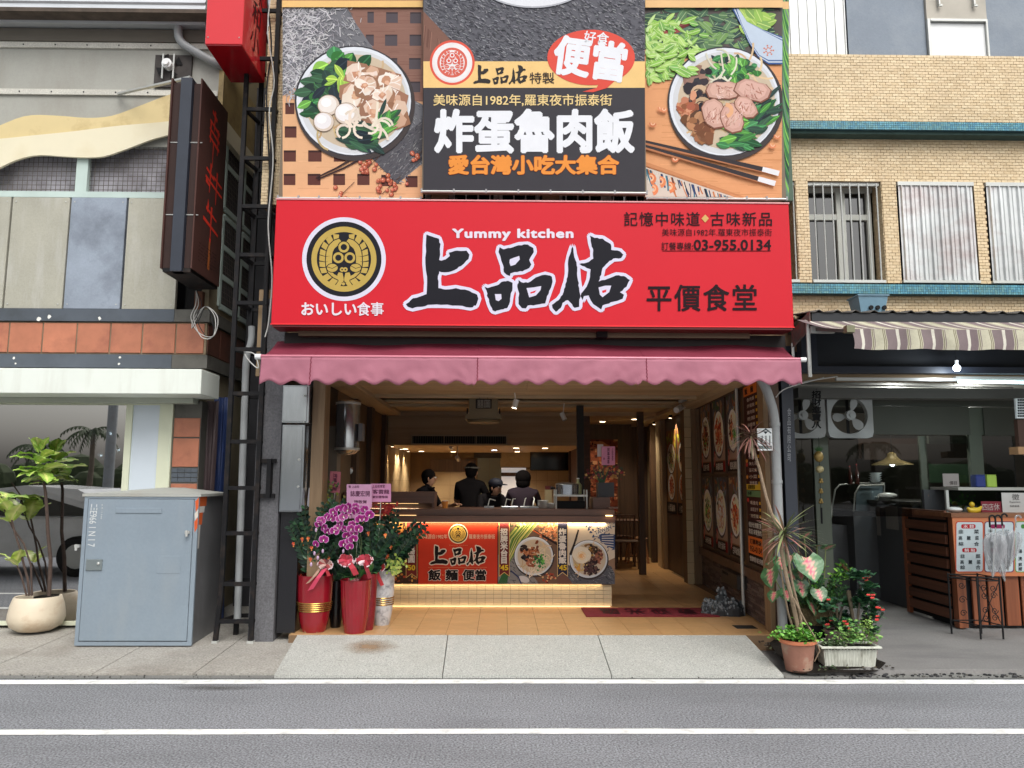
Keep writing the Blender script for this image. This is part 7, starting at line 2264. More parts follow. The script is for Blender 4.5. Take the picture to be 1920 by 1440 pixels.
lettering("'50",PB,(763,1059,778.5,1068.5),YW,ct,bold=.04,h=hb2); lettering("'45",PB,(936.5,1059,952.5,1068.5),YW,ct,bold=.04,h=hb2); lettering("'45",PB,(1046,1059,1062,1068.5),YW,ct,bold=.04,h=hb2)
lettering('美味源自1982年',PB,(788,1001.5,839,1010),(244,214,180),ct,bold=.01,h=hb2); lettering('羅東夜市振泰街',PB,(879.5,1001.5,928,1010),(244,214,180),ct,bold=.01,h=hb2)
lettering('Yummy kitchen',PB,(842,1021,877,1023.5),(230,150,110),ct,h=hb2)
for(s_,a,b)in(('飯',804,826),('麵',836,858),('便當',868,911)):lettering(s_,PB,(a,1068,b,1087.5),(26,20,22),ct,bold=.04,h=hb2,outline=(.045,(232,214,200)))
ntx = int((cxr-.03-cxl)/.0985); nrow = 5; zt8 = zbn-.012; th8 = (zt8-ztl-.004)/5.5
src = None
for r_ in range(6):
 z = ztl+.004+r_*th8; hgt = th8 if r_<5 else th8*.5
 for i in range(ntx+1):
  x = cxr-.03-(i+1)*.0985
  if x<-1.75:continue
  if r_==5 or src is None:
   mb = MB(); mb.box(x+.0015,x+.097,YCt+.046,YCt+.06,z+.0015,z+hgt-.0015)
   if r_<5:src = mb.build('wall_tile',M_TILEW,ct,loc=(x,YCt,z))
   elif i==0:src2 = mb.build('cut_tile',M_TILEW,ct,loc=(x,YCt,z))
   else:piece(src2,(x,YCt,z),ct)
  else:piece(src,(x,YCt,z),ct)
WARM = (1.0,.76,.46)
def strip(x0,x1,y,z,e,rot=(0,0,0),parent=ct,w=.012,em=1.4):
 mb = MB(); mb.box(x0,x1,y-w/2,y+w/2,z-.004,z); mb.build('strip_light',emission('warm_strip',(255,205,130),em),parent)
 d = lamp('AREA',((x0+x1)/2,y,z-.006),e,WARM,x1-x0,rot,size_y=w,parent=parent)
 return d
strip(cxl+.05,cxr-.1,YCt-.018,zt7-.002,6,(R(18),0,0))
strip(cxl+.05,cxr-.15,YCt+.025,zbn-.002,1.5,(R(8),0,0))
mb = MB(); mb.box(cxl,cxr-.05,YCt+.035,YCt+.044,ztl+.001,ztl+.006); mb.build('strip_light',emission('warm_strip'),ct)
lamp('AREA',((cxl+cxr)/2,YCt-.0,ztl+.055),.55,WARM,cxr-cxl,(R(12),0,0),size_y=.012,parent=ct)
rs2 = thing('raised_shelf','raised dark wood shelf with glowing strip on the left half of the counter','shelf',(-1.2,YCt+.3,zt6))
xa,xb = XL+.03,X(815,YCt+.25,940); za,zb = Z(944,YCt+.25),Z(923,YCt+.25)
mb = MB(); mb.box(xa,xb,YCt+.22,YCt+.6,za,zb); mb.build('shelf_board',W_CNT,rs2)
mb = MB(); mb.box(xb-.03,xb-.002,YCt+.24,YCt+.6,zt6,za-.001); mb.build('shelf_end',W_CNT,rs2)
strip(xa,X(785,YCt+.3,945),YCt+.26,za-.002,3,(0,0,0),rs2)
mb = MB(); mb.box(xa,xb-.04,YCt+.5,YCt+.52,zt6,za-.001); mb.build('shelf_back',W_CNT,rs2)
mb = MB(); mb.box(cxl,X(780,YCt,967),YCt+.015,YCt+.029,zmid-.001,zmid+.004); mb.build('edge_glow',emission('warm_strip'),ct)
def thing_at(name,label,cat,px,py,Y,grp=None):
 return thing(name,label,cat,P(px,py,Y),grp)
YT = YCt+.35
st_ = thing_at('steel_stand','steel two-level stand on the right end of the counter, pot on top','stand',1069,955,YT)
xa,xb = X(1040,YT,935),X(1100,YT,935); zs1 = Z(927,YT)
mb = MB(); mb.box(xa,xb,YT-.12,YT+.2,zs1-.02,zs1); mb.build('stand_shelf',M_ALU,st_)
for(x,y)in((xa+.01,YT-.11),(xb-.01,YT-.11),(xa+.01,YT+.19),(xb-.01,YT+.19)):
 mb = MB(); mb.tube([(x,y,zt6),(x,y,zs1+.06)],.01,8); mb.build('leg',M_ALU,st_,smooth=True)
mb = MB(); mb.box(xa+.03,xb-.03,YT-.08,YT+.15,zt6,zt6+.09); mb.build('burner',M_BLACK,st_)
pt = thing_at('steel_pot','round stainless steel pot on top of the steel stand','pot',1064,927,YT)
c_ = P(1064,927,YT); mb = MB(); mb.lathe(c_.x,YT+.04,[(.14,zs1),(.145,zs1+.12),(.15,zs1+.125),(.13,zs1+.14),(.01,zs1+.15)],28); mb.build('pot_body',M_STEEL,pt,smooth=True)
mb = MB(); mb.tube([(c_.x-.15,YT,zs1+.08),(c_.x-.19,YT,zs1+.08)],.012,8); mb.ball((c_.x-.19,YT,zs1+.08),.02,8,6); mb.build('pot_handle',M_BLACK,pt)
jr = bottle(1084,927,YT+.12,.19,.045,mat('pale_jug',(170,176,130),rough=.4,k=.8),'pale green plastic jug beside the steel pot on the stand',None)
bx = thing_at('chopstick_box','small tan box holding red-tipped spoons on the kitchen side','box',1028,933,YT+.5)
q = P(1028,933,YT+.5); mb = MB(); mb.box(q.x-.045,q.x+.045,YT+.46,YT+.54,zt6,q.z+.10); mb.build('box_body',mat('tan_box',(186,170,130),rough=.6,k=.8),bx)
mb = MB()
for i in range(6):mb.tube([(q.x-.03+i*.012,YT+.5,q.z+.09),(q.x-.035+i*.014,YT+.5,q.z+.15)],.007,5)
mb.build('spoons',mat('dark_red',(90,30,30),rough=.5),bx)
for k,(px,w)in enumerate(((1018,.07),(1032,.06))):
 t = thing_at('plate_pile',['pile of pale plates left of the steel stand','pile of pale plates touching the steel stand'][k],'plates',px,955,YT)
 c2 = P(px,955,YT)
 for j in range(9-k*3):
  mb = MB(); mb.lathe(c2.x,YT,[(w*.6,zt6+j*.011),(w,zt6+.01+j*.011)],16,cap=False); mb.build('plate',M_WHITEP,t,smooth=True)
for k,px in enumerate((918,950,962,985,1002)):
 t = thing_at('food_pan',['steel food pan with a ladle laid across, leftmost in the row','steel food pan second in the row behind the counter edge','steel food pan in the middle of the row','steel food pan fourth in the row','steel food pan nearest the plates'][k],'pan',px,955,YCt+.45,'steel food pans sunk along the counter')
 q = P(px,955,YCt+.45); z0 = zt6
 mb = MB(); mb.box(q.x-.07,q.x+.06,YCt+.35,YCt+.6,z0,z0+.025,bev=.006); mb.build('pan_rim',M_STEEL,t)
 mb = MB(); mb.tube([(q.x-.02,YCt+.4,z0+.03),(q.x+.0,YCt+.45,z0+.11),(q.x+.07-.02*k,YCt+.5,z0+.09+.01*k)],.007,6); mb.build('serving_spoon',M_ALU,t,smooth=True)
t = thing_at('orange_cup','orange paper cup on the counter beside the man on the left','cup',836,955,YT)
q = P(834,955,YT); mb = MB(); mb.lathe(q.x,YT,[(.03,zt6),(.04,zt6+.085)],16); mb.build('cup_body',mat('orange_cup',(220,140,60),rough=.5),t,smooth=True)
mb = MB(); mb.lathe(q.x,YT,[(.042,zt6+.085),(.042,zt6+.09)],16); mb.build('cup_rim',M_WHITEP,t)
pd = thing('podium','dark wood podium at the right end of the counter with a small lit sign lamp','podium',(cxr-.1,YCt+.4,ZS))
mb = MB(); mb.box(X(1112,YCt+.3,945),cxr+.0,YCt+.30,YCt+.7,zt6+.001,Z(932,YCt+.3)); mb.build('podium_body',W_CNT,pd)
mb = MB(); mb.box(cxr-.06,cxr+.05,YCt-.02,YCt+.1,Z(953,YCt),Z(950,YCt)); mb.build('side_shelf',W_CNT,pd)
mb = MB(); q = P(1142,966,YCt-.05); mb.box(q.x-.04,q.x+.04,YCt-.07,YCt-.035,q.z-.01,q.z); mb.build('sign_lamp',emission('warm_bulb',(255,210,140),4),pd)
fbx = thing_at('flower_box','dark grey square flower box with red and yellow blooms under a pink card','flowers',1135,932,YCt+.5)
q = P(1135,932,YCt+.5); zq = Z(932,YCt+.3)
mb = MB(); mb.box(q.x-.10,q.x+.10,YCt+.42,YCt+.6,zq,zq+.18); mb.build('pot',mat('charcoal_box',(74,76,82),rough=.6,k=.8),fbx)
rr = random.Random(5)
mb = MB()
for i in range(170):
 p = Vector((q.x+rr.gauss(0.0,.10),YCt+.48+rr.gauss(0,.04),zq+.22+abs(rr.gauss(0,.09))));
 a = rr.uniform(0,6.3); d = Vector((math.cos(a),rr.uniform(-.4,.2),math.sin(a)))*rr.uniform(.02,.05); n = Vector((-d.z,0,d.x))*.5
 c = rr.choice([(130,30,44),(150,40,50),(190,130,60),(206,160,90),(60,70,40),(90,24,36)])
 mb.poly([p,p+d*.5+n,p+d,p+d*.5-n],rgb(c,.8))
mb.build('blooms',M_FOL,fbx)
mb = MB()
for a in(-.3,.0,.25,.5):mb.poly([(q.x-.07+a*.05,YCt+.45,zq+.18),(q.x-.04+a*.05,YCt+.44,zq+.18),(q.x-.10+a*.3,YCt+.42,zq+.48-abs(a)*.2)])
mb.build('leaf',mat('snake_leaf',(44,80,46),rough=.5),fbx)
def card(px0,py0,px1,py1,Y,label,texts,col=(226,160,190),rot=0.0,stick=None):
 cx_,cy_ = (px0+px1)/2,(py0+py1)/2
 t = thing('greeting_card',label,'card',P(cx_,py1,Y),'pink congratulation cards in the flower arrangements')
 a,b,c = P(px0,py0,Y),P(px1,py0,Y),P(px0,py1,Y)
 def rt(p):
  o = P(cx_,cy_,Y); v = p-o; return o+Vector((v.x*math.cos(rot)-v.z*math.sin(rot),v.y,v.x*math.sin(rot)+v.z*math.cos(rot)))
 a2,b2,c2 = rt(a),rt(b),rt(c); d2 = b2+c2-a2
 mb = MB(); mb.slab([a2,b2,d2,c2],(0,.003,0)); mb.build('card_paper',mat('card_%d_%d'%(col[0],col[2]),col,rough=.6,var=.05,k=.85,stain=(206,120,160),stain_amt=.25,stain_scale=14),t)
 pl = UVPlane(a2,b2-a2,c2-a2,1,1)
 for(s_,bx_,v_)in texts:lettering(s_,pl,bx_,(90,40,70),t,bold=.015,h=.002,vertical=v_)
 if stick:
  mb = MB(); mb.tube([P(cx_,py1,Y),P(*stick,Y)],.004,5); mb.build('card_stick',M_ALU,t)
 return t
card(1128,837,1153,872,YCt+.4,'pink card with vertical characters above the grey flower box on the counter',(('開幕鴻喜',(.42,.08,.6,.92),True),('上品佑食堂',(.75,.08,.88,.75),True),('賀',(.12,.6,.24,.72),True)),(226,150,190))
card(1120,833,1131,856,YCt+.45,'small white card behind the pink one at the counter end',(),(206,200,206))

# ==== room behind: lamps, AC vent, TV, ceiling unit, rear posters, chairs
YV = 12.6
vt = thing('air_vent','long white-framed air conditioning grille in the ceiling bulkhead','vent',P(862,832,YV))
x0,x1,z0,z1 = X(773,YV,825),X(949,YV,825),Z(832,YV),Z(818,YV)
mb = MB(); mb.box(x0,x1,YV+.02,YV+.055,z0,z1); mb.build('vent_back',M_BLACK,vt)
mb = MB(); mb.box(x0-.02,x1+.02,YV+.0,YV+.05,z1,z1+.02); mb.box(x0-.02,x1+.02,YV,YV+.05,z0-.02,z0); mb.box(x0-.02,x0,YV,YV+.05,z0,z1); mb.box(x1,x1+.02,YV,YV+.05,z0,z1)
for px in(832,892):mb.box(X(px,YV,825),X(px,YV,825)+.01,YV,YV+.05,z0,z1)
mb.build('vent_frame',mat('vent_white',(190,176,150),rough=.5,k=.8),vt)
for i in range(40):
 x = x0+(x1-x0)*(i+.5)/40; mb = MB(); mb.box(x-.004,x+.004,YV+.005,YV+.02,z0,z1); mb.build('slat',mat('vent_slat',(96,90,80),rough=.5),vt)
cu_ = thing('ceiling_fan_unit','cream ceiling air unit of odd shape hanging from the boards','air unit',P(907,780,10.8))
q = P(907,785,10.8); zc = ZC+.06
mb = MB(); mb.box(q.x-.25,q.x+.25,10.6,11.0,q.z-.02,q.z+.05); mb.box(q.x-.20,q.x+.20,10.6,11.0,q.z+.05,zc); mb.build('unit_body',mat('cream_unit',(150,134,104),rough=.5,k=.8),cu_)
mb = MB(); mb.lathe(q.x,10.8,[(.22,q.z-.06),(.24,q.z-.03),(.2,q.z-.02)],24); mb.build('unit_grille',mat('cream_unit'),cu_)
mb = MB(); mb.box(q.x-.235,q.x-.215,10.6,10.62,q.z+.05,q.z+.13); mb.box(q.x+.215,q.x+.235,10.6,10.62,q.z+.05,q.z+.13); mb.build('unit_bracket',M_BLACK,cu_)
ex = thing('hanging_plaque','small black plaque with white seal characters hanging from the front beam','plaque',P(906,765,9.95))
q0,q1 = P(892,748,9.9),P(922,766,9.9)
mb = MB(); mb.box(q0.x,q1.x,9.9,9.92,q1.z,q0.z); mb.build('plaque_board',M_BLACK,ex); lettering('囍圖',PxPlane(9.9),(895,749.5,919,764.5),(170,166,160),ex,h=.003)
mb = MB(); mb.box(q0.x+.05,q0.x+.055,9.905,9.91,q0.z,ZC-.03); mb.box(q1.x-.055,q1.x-.05,9.905,9.91,q0.z,ZC-.03); mb.build('hanger',M_BLACK,ex)
tv = thing('television','black wall television on the tiled back wall','television',P(1030,880,15.6))
x0,x1,z0,z1 = X(994,15.6,860),X(1066,15.6,860),Z(882,15.6),Z(840,15.6)
mb = MB(); mb.box(x0,x1,15.6,15.66,z0,z1,bev=.01); mb.build('tv_frame',M_BLACK,tv); mb = MB(); mb.box(x0+.02,x1-.02,15.594,15.599,z0+.02,z1-.02); mb.build('screen',mat('tv_screen',(12,13,18),rough=.12,spec=.6),tv)
def spot_lamp(px,py,Y,label,on=True,e=10,target=None,grp='track spots on the shop ceiling',col=(1,.8,.55),cone=70):
 t = thing('track_spot',label,'lamp',P(px,py,Y),grp)
 q = P(px,py,Y); d = (Vector(target)-q).normalized()if target else Vector((0,-.3,-1)).normalized()
 mb = MB(); mb.tube([q-d*.09,q+d*.02],.035,12); mb.build('lamp_body',M_WHITEP,t,smooth=True)
 mb = MB(); mb.tube([q-d*.05,Vector((q.x,q.y,ZC))],.008,6); mb.build('lamp_arm',M_WHITEP,t)
 mb = MB(); mb.tube([q+d*.021,q+d*.024],.03,12); mb.build('bulb',emission('spot_glow',(255,235,200),7)if on else M_ALU,t)
 if on and e:
  o = lamp('SPOT',q+d*.04,e,col,.03,spot=cone,parent=t); o.rotation_euler = (-d).to_track_quat('Z','Y').to_euler()
 return t
spot_lamp(965,762,9.6,'white spot lamp glowing right of the hanging plaque',True,40,(-.2,9.6,1.2),col=(1,.92,.8),cone=140)
spot_lamp(1058,785,10.9,'unlit white spot lamp to the right, near the black post',False,0,(1.3,10.6,1.5))
spot_lamp(734,812,13.0,'warm spot lamp near the left stone panels',True,10,(-1.92,13.6,1.2))
spot_lamp(765,833,13.4,'warm spot lamp further along the left stone panels',True,10,(-1.92,14.3,1.2))
spot_lamp(846,840,13.2,'white track spot high behind the man on the left',True,3,(-.9,15.5,1.5))
spot_lamp(859,861,13.0,'lit white track spot, lowest of the two over the tall worker',True,4,(-.3,15.0,1.2))
def downlight(px,py,Y,label,e=5,z=None,col=(1,.82,.6),glow=(255,225,180)):
 q = P(px,py,Y); zz = z or q.z
 t = thing('downlight',label,'lamp',(q.x,Y,zz),'recessed downlights over the kitchen')
 mb = MB(); mb.lathe(q.x,Y,[(.07,zz-.004),(.07,zz-.002)],18); mb.build('trim_ring',M_WHITEP,t); mb = MB(); mb.lathe(q.x,Y,[(.05,zz-.008),(.05,zz-.005)],18); mb.build('bulb',emission('down_glow_%d'%glow[2],glow,7),t)
 lamp('SPOT',(q.x,Y,zz-.012),e*3.2,col,.04,(0,0,0),spot=120,parent=t)
zbb = zb0
downlight(968,842,13.6,'downlight left of the television, nearer one',16,zbb); downlight(1022,842,13.6,'downlight just above the television',16,zbb)
downlight(927,846,14.6,'bluish white downlight in the dark kitchen hood',14,zbb,(.9,.95,1),(225,240,255)); downlight(970,842,15.3,'downlight left of the television, farther one',14,zbb)
downlight(790,846,15.3,'warm downlight in the left kitchen corner',20,zbb); downlight(760,842,14.2,'warm downlight beside the left stone panels',18,zbb)
downlight(850,842,15.5,'warm downlight over the rear kitchen wall',12,zbb)
downlight(1190,800,13.7,'downlight in the aisle by the stone wall',16,ZC-.0); downlight(1130,800,14.3,'downlight over the flower poster wall',12,ZC-.0)
for k,(px,py0,py1,Y)in enumerate(((682,746,760,11.3),(695,746,768,11.9),(707,746,775,12.5))):
 q0,q1 = P(px,py0,Y),P(px,py1,Y)
 mb = MB(); mb.box(q0.x-.012,q0.x+.012,Y,Y+.01,q1.z,q0.z); tag(mb.build('light_slot',emission('warm_slot',(250,220,160),1.5)),['shortest of three glowing vertical slots high on the left wall','middle one of three glowing vertical slots high on the left wall','longest of three glowing vertical slots high on the left wall'][k],'light','glowing slots on the left wall')
for(x,y,e)in((2.70,12.2,8),(2.72,13.6,10),(-1.80,12.8,9),(-1.80,13.9,9),(-1.80,15.0,9)):
 t = thing('wall_washer',{12.2:'wall washer lamp over the menu doors on the right',13.6:'wall washer lamp by the stone wall at the aisle end',12.8:'wall washer lamp nearest on the left stone wall',13.9:'wall washer lamp midway on the left stone wall',15.0:'wall washer lamp deepest on the left stone wall'}[y],'lamp',(x,y,ZC-.1))
 zz = (ZC-.1)if x>0 else zb0-.02
 mb = MB(); mb.tube([(x,y,zz),(x,y,zz+.05)],.03,10); mb.build('lamp_body',M_BLACK,t); mb = MB(); mb.tube([(x,y,zz-.003),(x,y,zz-.001)],.024,10); mb.build('bulb',emission('down_glow_180',(255,225,180),7),t)
 o = lamp('SPOT',(x,y,zz-.01),e*3.4,(1,.78,.5),.02,(0,R(-14 if x>0 else 14),0),spot=75,parent=t)
sc_ = thing('security_camera','white security camera on the cream column of the right wall','camera',P(1283,755,10.9))
a,b = P(1268,769,10.7),P(1282,760,10.9)
mb = MB(); mb.tube([a,b],.045,12); mb.build('camera_body',M_WHITEP,sc_,smooth=True); mb = MB(); c_ = P(1281,753,11.0); mb.box(c_.x-.06,c_.x+.04,10.95,11.05,c_.z-.02,c_.z+.05); mb.bar(b,c_,.03); mb.build('mount',M_WHITEP,sc_)
ep = thing('aisle_poster','large food picture on the end wall behind the flower box','poster',P(1125,1000,14.9))
x0,x1,z0,z1 = X(1096,14.95,880),X(1160,14.95,880),Z(985,14.95),Z(824,14.95)
mb = MB(); mb.box(x0,x1,14.95,14.99,z0,z1); mb.build('poster_board',W_POST,ep)
pr = Print(PxPlane(14.95),clip=(1096,824,1158,985)); pr.rect(1096,824,1158,985,(120,62,44)); pr.ell(1120,870,34,44,(190,120,84)); pr.ell(1122,872,28,36,(150,84,60))
for i in range(220):pr.ell(pr.rnd.uniform(1096,1158),pr.rnd.uniform(824,985),pr.rnd.uniform(1,5),pr.rnd.uniform(1,4),pr.rnd.choice([(180,100,70),(90,44,36),(206,150,110),(130,50,40),(70,40,34)]),n=7)
pr.build('printed_picture',ep)
def turned(name,px,py,zoff=0):pass
sl = thing('wooden_stool','small light-brown wooden stool standing in the aisle','stool',(0,0,0))
W_STL = wood_mat('stool_wood',(140,96,62),(170,122,84),'Z',1,.5)
mb = MB(); mb.box(-.17,.17,-.14,.14,.42,.45,bev=.01); mb.build('seat',W_STL,sl)
for sx in(-1,1):
 for sy in(-1,1):mb = MB(); mb.bar((sx*.13,sy*.10,.42),(sx*.18,sy*.15,0),.035); mb.build('leg',W_STL,sl)
mb = MB(); mb.bar((-.16,-.13,.14),(.16,-.13,.14),.022); mb.bar((-.16,.13,.14),(.16,.13,.14),.022); mb.build('stretcher',W_STL,sl)
g = G(1196,1056,ZS); sl.location = (g.x,g.y+.1,ZS); ORG[sl.name] = Vector(sl.location)
chd = thing('dark_chair','dark wood spindle-back chair behind the stool','chair',(0,0,0),'dark chairs in the aisle')
mb = MB(); mb.box(-.2,.2,-.2,.2,.43,.46,bev=.01); mb.build('seat',W_DARK,chd)
for sx in(-1,1):
 for sy in(-1,1):mb = MB(); mb.bar((sx*.17,sy*.17,.43),(sx*.19,sy*.19,0),.03); mb.build('leg',W_DARK,chd)
mb = MB(); mb.bar((-.2,.19,.86),(.2,.19,.86),.05,.03); mb.bar((-.18,.19,.46),(-.2,.2,.86),.03); mb.bar((.18,.19,.46),(.2,.2,.86),.03)
mb.build('backrest',W_DARK,chd)
for k in range(5):
 mb = MB(); x = -.12+k*.06; mb.bar((x,.19,.46),(x,.195,.84),.014); mb.build('spindle',W_DARK,chd)
chd.location = (X(1172,13.2,1000),13.2,ZS); ORG[chd.name] = Vector(chd.location)
rep(chd,None,'dark wood spindle-back chair deeper in the aisle, at the table',(X(1160,14.2,1000),14.2,ZS),.5,'dark chairs in the aisle')
t = thing('aisle_table','dark wood table against the stone wall in the aisle','table',(X(1172,13.7,960),13.7,ZS))
xx = X(1172,13.7,960); mb = MB(); mb.box(xx-.28,xx+.25,13.4,14.1,ZS+.74,ZS+.77); mb.build('tabletop',W_DARK,t)
for sx in(-.24,.2):
 for sy in(13.45,14.05):mb = MB(); mb.box(xx+sx,xx+sx+.04,sy-.02,sy+.02,ZS,ZS+.74); mb.build('leg',W_DARK,t)
mb = MB(); mb.box(X(1066,15.9,900),X(1080,15.9,900),15.3,15.9,ZS,2.3); struct('tile_edge_wall',mb,W_POST)

# ==== right wall of the shop: picture posters, strip-stone base
WA,WB = Vector((2.66,7.62,0)),Vector((2.88,11.15,0))
WD = (WB-WA).normalized(); WN = Vector((-WD.y,WD.x,0))
if WN.x>0:WN = -WN
def wall_hit(px,py=900):
 d = ray(px,py); o = Vector((0,0,CAM_Z)); t = (WA-o).dot(WN)/d.dot(WN); return o+d*t
def wu(px):h = wall_hit(px); return(Vector((h.x,h.y,0))-WA).dot(WD)
def wz(px,py):return wall_hit(px,py).z
def wp(u,z,h=0.0):return WA+WD*u+WN*h+Vector((0,0,z))
LW = (WB-WA).length
def wallslab(u0,u1,z0,z1,h0,h1,m,name,parent,bev=0):
 mb = MB(); mb.hexa([wp(u0,z0,h0),wp(u1,z0,h0),wp(u1,z0,h1),wp(u0,z0,h1),wp(u0,z1,h0),wp(u1,z1,h0),wp(u1,z1,h1),wp(u0,z1,h1)]); return mb.build(name,m,parent)
pw = thing('poster_wall','',''); del pw['category']; del pw['label']; pw['kind'] = 'structure'
zr1,zrm,zr0 = wz(1353,743),wz(1353,890),wz(1353,1034)
wallslab(0,LW,ZS,ZC,-.12,-.001,W_POST,'wall_core',pw)
ust = 0.02
zsill = zr0-.04
wallslab(0,LW,zsill-.10,zsill,0,.05,W_DARK,'sill_board',pw)
wallslab(0,LW,zr1+.03,ZC-.06,0,.04,W_POST,'head_board',pw)
wallslab(LW-.08,LW,zsill+.002,zr1+.028,0,.045,W_BEIGE,'corner_post',pw)
wallslab(-.02,.10,ZS,ZC,0,.045,W_BEIGE,'corner_post',pw); wallslab(.12,.20,ZS,ZC,0,.04,W_BEIGE,'corner_post',pw)
mb = MB(); rr = random.Random(8); z = ZS+.01; M_STRIP = mat('strip_stone',attr=True,rough=.75,var=.2,scale=6,fine=.15)
while z<zsill-.12:
 u = .2; h = .026
 while u<LW-.02:
  L_ = rr.uniform(.12,.3); p = rr.uniform(.002,.014); c = rgb(rr.choice([(96,78,72),(110,92,86),(84,68,64),(120,104,98)]),.8)
  a,b = u+.002,min(u+L_-.002,LW)
  mb.add([wp(a,z,0),wp(b,z,0),wp(b,z,p),wp(a,z,p),wp(a,z+h-.004,0),wp(b,z+h-.004,0),wp(b,z+h-.004,p),wp(a,z+h-.004,p)],[[0,3,2,1],[4,5,6,7],[2,3,7,6],[1,2,6,5],[3,0,4,7]],c); u+=L_
 z+=h
o = mb.build('strip_stone',M_STRIP,pw); o['kind'] = 'stuff'
kinds = ['dark','red','noodle','greens','dumpl','red']
names = [('紅燒牛肉麵','dark'),('麻醬乾麵','red'),('餛飩湯麵','noodle'),('米粉羹','red'),('綜合滷味','greens'),('古早味炒飯','egg')]
labs = ['upper picture poster farthest from the street','upper picture poster in the middle column','upper picture poster nearest the street, beside the steel pole','lower picture poster farthest from the street','lower picture poster in the middle column','lower picture poster nearest the street, beside the steel pole']
cols_ = [(1319,1338),(1342,1365),(1369,1392)]
for r_ in range(2):
 for c_ in range(3):
  i = r_*3+c_
  u0,u1 = wu(cols_[c_][1]),wu(cols_[c_][0]); z1,z0 = (zr1,zrm+.015)if r_==0 else(zrm-.015,zr0)
  t = thing('menu_poster',labs[i]+' on the shop side wall','poster',wp((u0+u1)/2,z0,.02),'framed dish posters on the right wall of the shop')
  mb = MB(); mb.hexa([wp(u0,z0,0),wp(u1,z0,0),wp(u1,z0,.02),wp(u0,z0,.02),wp(u0,z1,0),wp(u1,z1,0),wp(u1,z1,.02),wp(u0,z1,.02)]); mb.build('poster_board',W_POST,t)
  W_,H_ = 100.0,100.0*(z1-z0)/(u1-u0)
  pl = UVPlane(wp(u1-.02,z1-.02,.02),wp(u0+.02,0,0)-wp(u1-.02,0,0),(0,0,-(z1-z0-.04)),W_,H_)
  pr = Print(pl,h0=.001,clip=(0,0,W_,H_)); pr.rnd = random.Random(i)
  pr.rect(0,0,W_,H_,(190,160,140)); slate(pr,[(0,0),(W_,0),(W_,H_*.5),(0,H_*.8)],60,base=pr.rnd.choice([(90,88,92),(150,128,110),(120,96,84)]))
  for k in range(40):pr.leaf(pr.rnd.uniform(0,100),pr.rnd.uniform(0,H_*.35),22,8,pr.rnd.uniform(0,6),pr.rnd.choice([(80,110,70),(150,90,60),(190,150,110),(120,130,140),(90,100,120)]))
  bowl(pr,50,H_*.48,44,kinds[i],tone=1.35)
  pr.rect(0,H_*.86,W_,H_,(36,22,22)); pr.rect(0,H_*.845,W_,H_*.86,(150,110,80)); pr.poly([(84,H_*.86),(100,H_*.86),(100,H_),(84,H_)],(150,30,30))
  pr.stroke([(10,H_*.72),(16,H_*.8),(6,H_*.92)],10,(196,52,50)); pr.stroke([(12,H_*.74),(17,H_*.8),(8,H_*.9)],3,(236,190,180))
  pr.build('printed_picture',t)
  lettering(names[i][0],pl,(22,H_*.88,82,H_*.975),(226,220,212),t,bold=.02,h=pr.h+.002)
u0,u1 = wu(1431),wu(1403); z1,z0 = wz(1417,716),wz(1417,1058)
t = thing('price_list','tall maroon price list with yellow, green and orange bars near the downpipe','menu board',wp((u0+u1)/2,z0,.02))
mb = MB(); mb.hexa([wp(u0,z0,0),wp(u1,z0,0),wp(u1,z0,.02),wp(u0,z0,.02),wp(u0,z1,0),wp(u1,z1,0),wp(u1,z1,.02),wp(u0,z1,.02)]); mb.build('board',W_POST,t)
pl = UVPlane(wp(u1,z1,.02),wp(u0,0,0)-wp(u1,0,0),(0,0,-(z1-z0)),100,1000)
pr = Print(pl,h0=.001); pr.rect(0,0,100,1000,(64,26,26)); pr.rect(0,6,92,62,(226,120,50)); pr.rect(0,560,100,592,(232,190,50)); pr.rect(0,596,100,630,(110,146,100)); pr.rect(0,850,100,945,(226,116,46)); pr.rect(0,760,100,845,(50,26,26)); pr.rect(0,945,100,1000,(34,20,20))
for v in range(70,740,36):
 if 540<v<640:continue
 pr.rect(82,v+8,92,v+24,(232,176,50))
for(v,c)in((430,(226,150,60)),(520,(226,150,60)),(650,(206,60,56)),(450,(206,60,56))):pr.ell(8,v,8,12,c)
pr.build('printed_list',t); hh = pr.h+.002
lettering('飯　麵',pl,(10,18,70,52),(40,20,16),t,bold=.03,h=hh)
items = ['魯肉飯','炸蛋飯','雞肉飯','乾麵','麻醬麵','餛飩麵','米粉湯','牛肉麵','炒米粉','貢丸湯','魚丸湯','蛋花湯','小菜','燙青菜','嘴邊肉','滷蛋豆干','油豆腐','炸豬排']
k = 0
for v in range(70,740,36):
 if 540<v<640:continue
 lettering(items[k%len(items)],pl,(24,v+6,76,v+27),(220,200,190),t,bold=.01,h=hh); k+=1
lettering('湯類青菜',pl,(10,565,60,588),(40,30,10),t,h=hh,bold=.02); lettering('外帶',pl,(10,602,34,625),(30,50,30),t,h=hh,bold=.02)
for(v,s_)in((770,'便當外送 團體訂購'),(808,'歡迎 來電預約')):lettering(s_,pl,(8,v,92,v+28),(226,220,214),t,bold=.02,h=hh)
lettering('訂購專線',pl,(12,862,88,890),(40,20,16),t,bold=.02,h=hh); lettering('955-0134',pl,(12,902,90,932),(60,20,16),t,bold=.02,h=hh); lettering('營業時間 每日供應',pl,(8,958,94,986),(226,220,214),t,bold=.02,h=hh)
sp = thing('steel_pole','thin steel pole between the dish posters and the price list','pole',(0,0,ZS))
u_ = wu(1396.5); q = wp(u_,0,.06)
mb = MB(); mb.tube([(q.x,q.y,ZS),(q.x,q.y,ZC)],.018,10); mb.build('pole_shaft',M_ALU,sp,smooth=True)
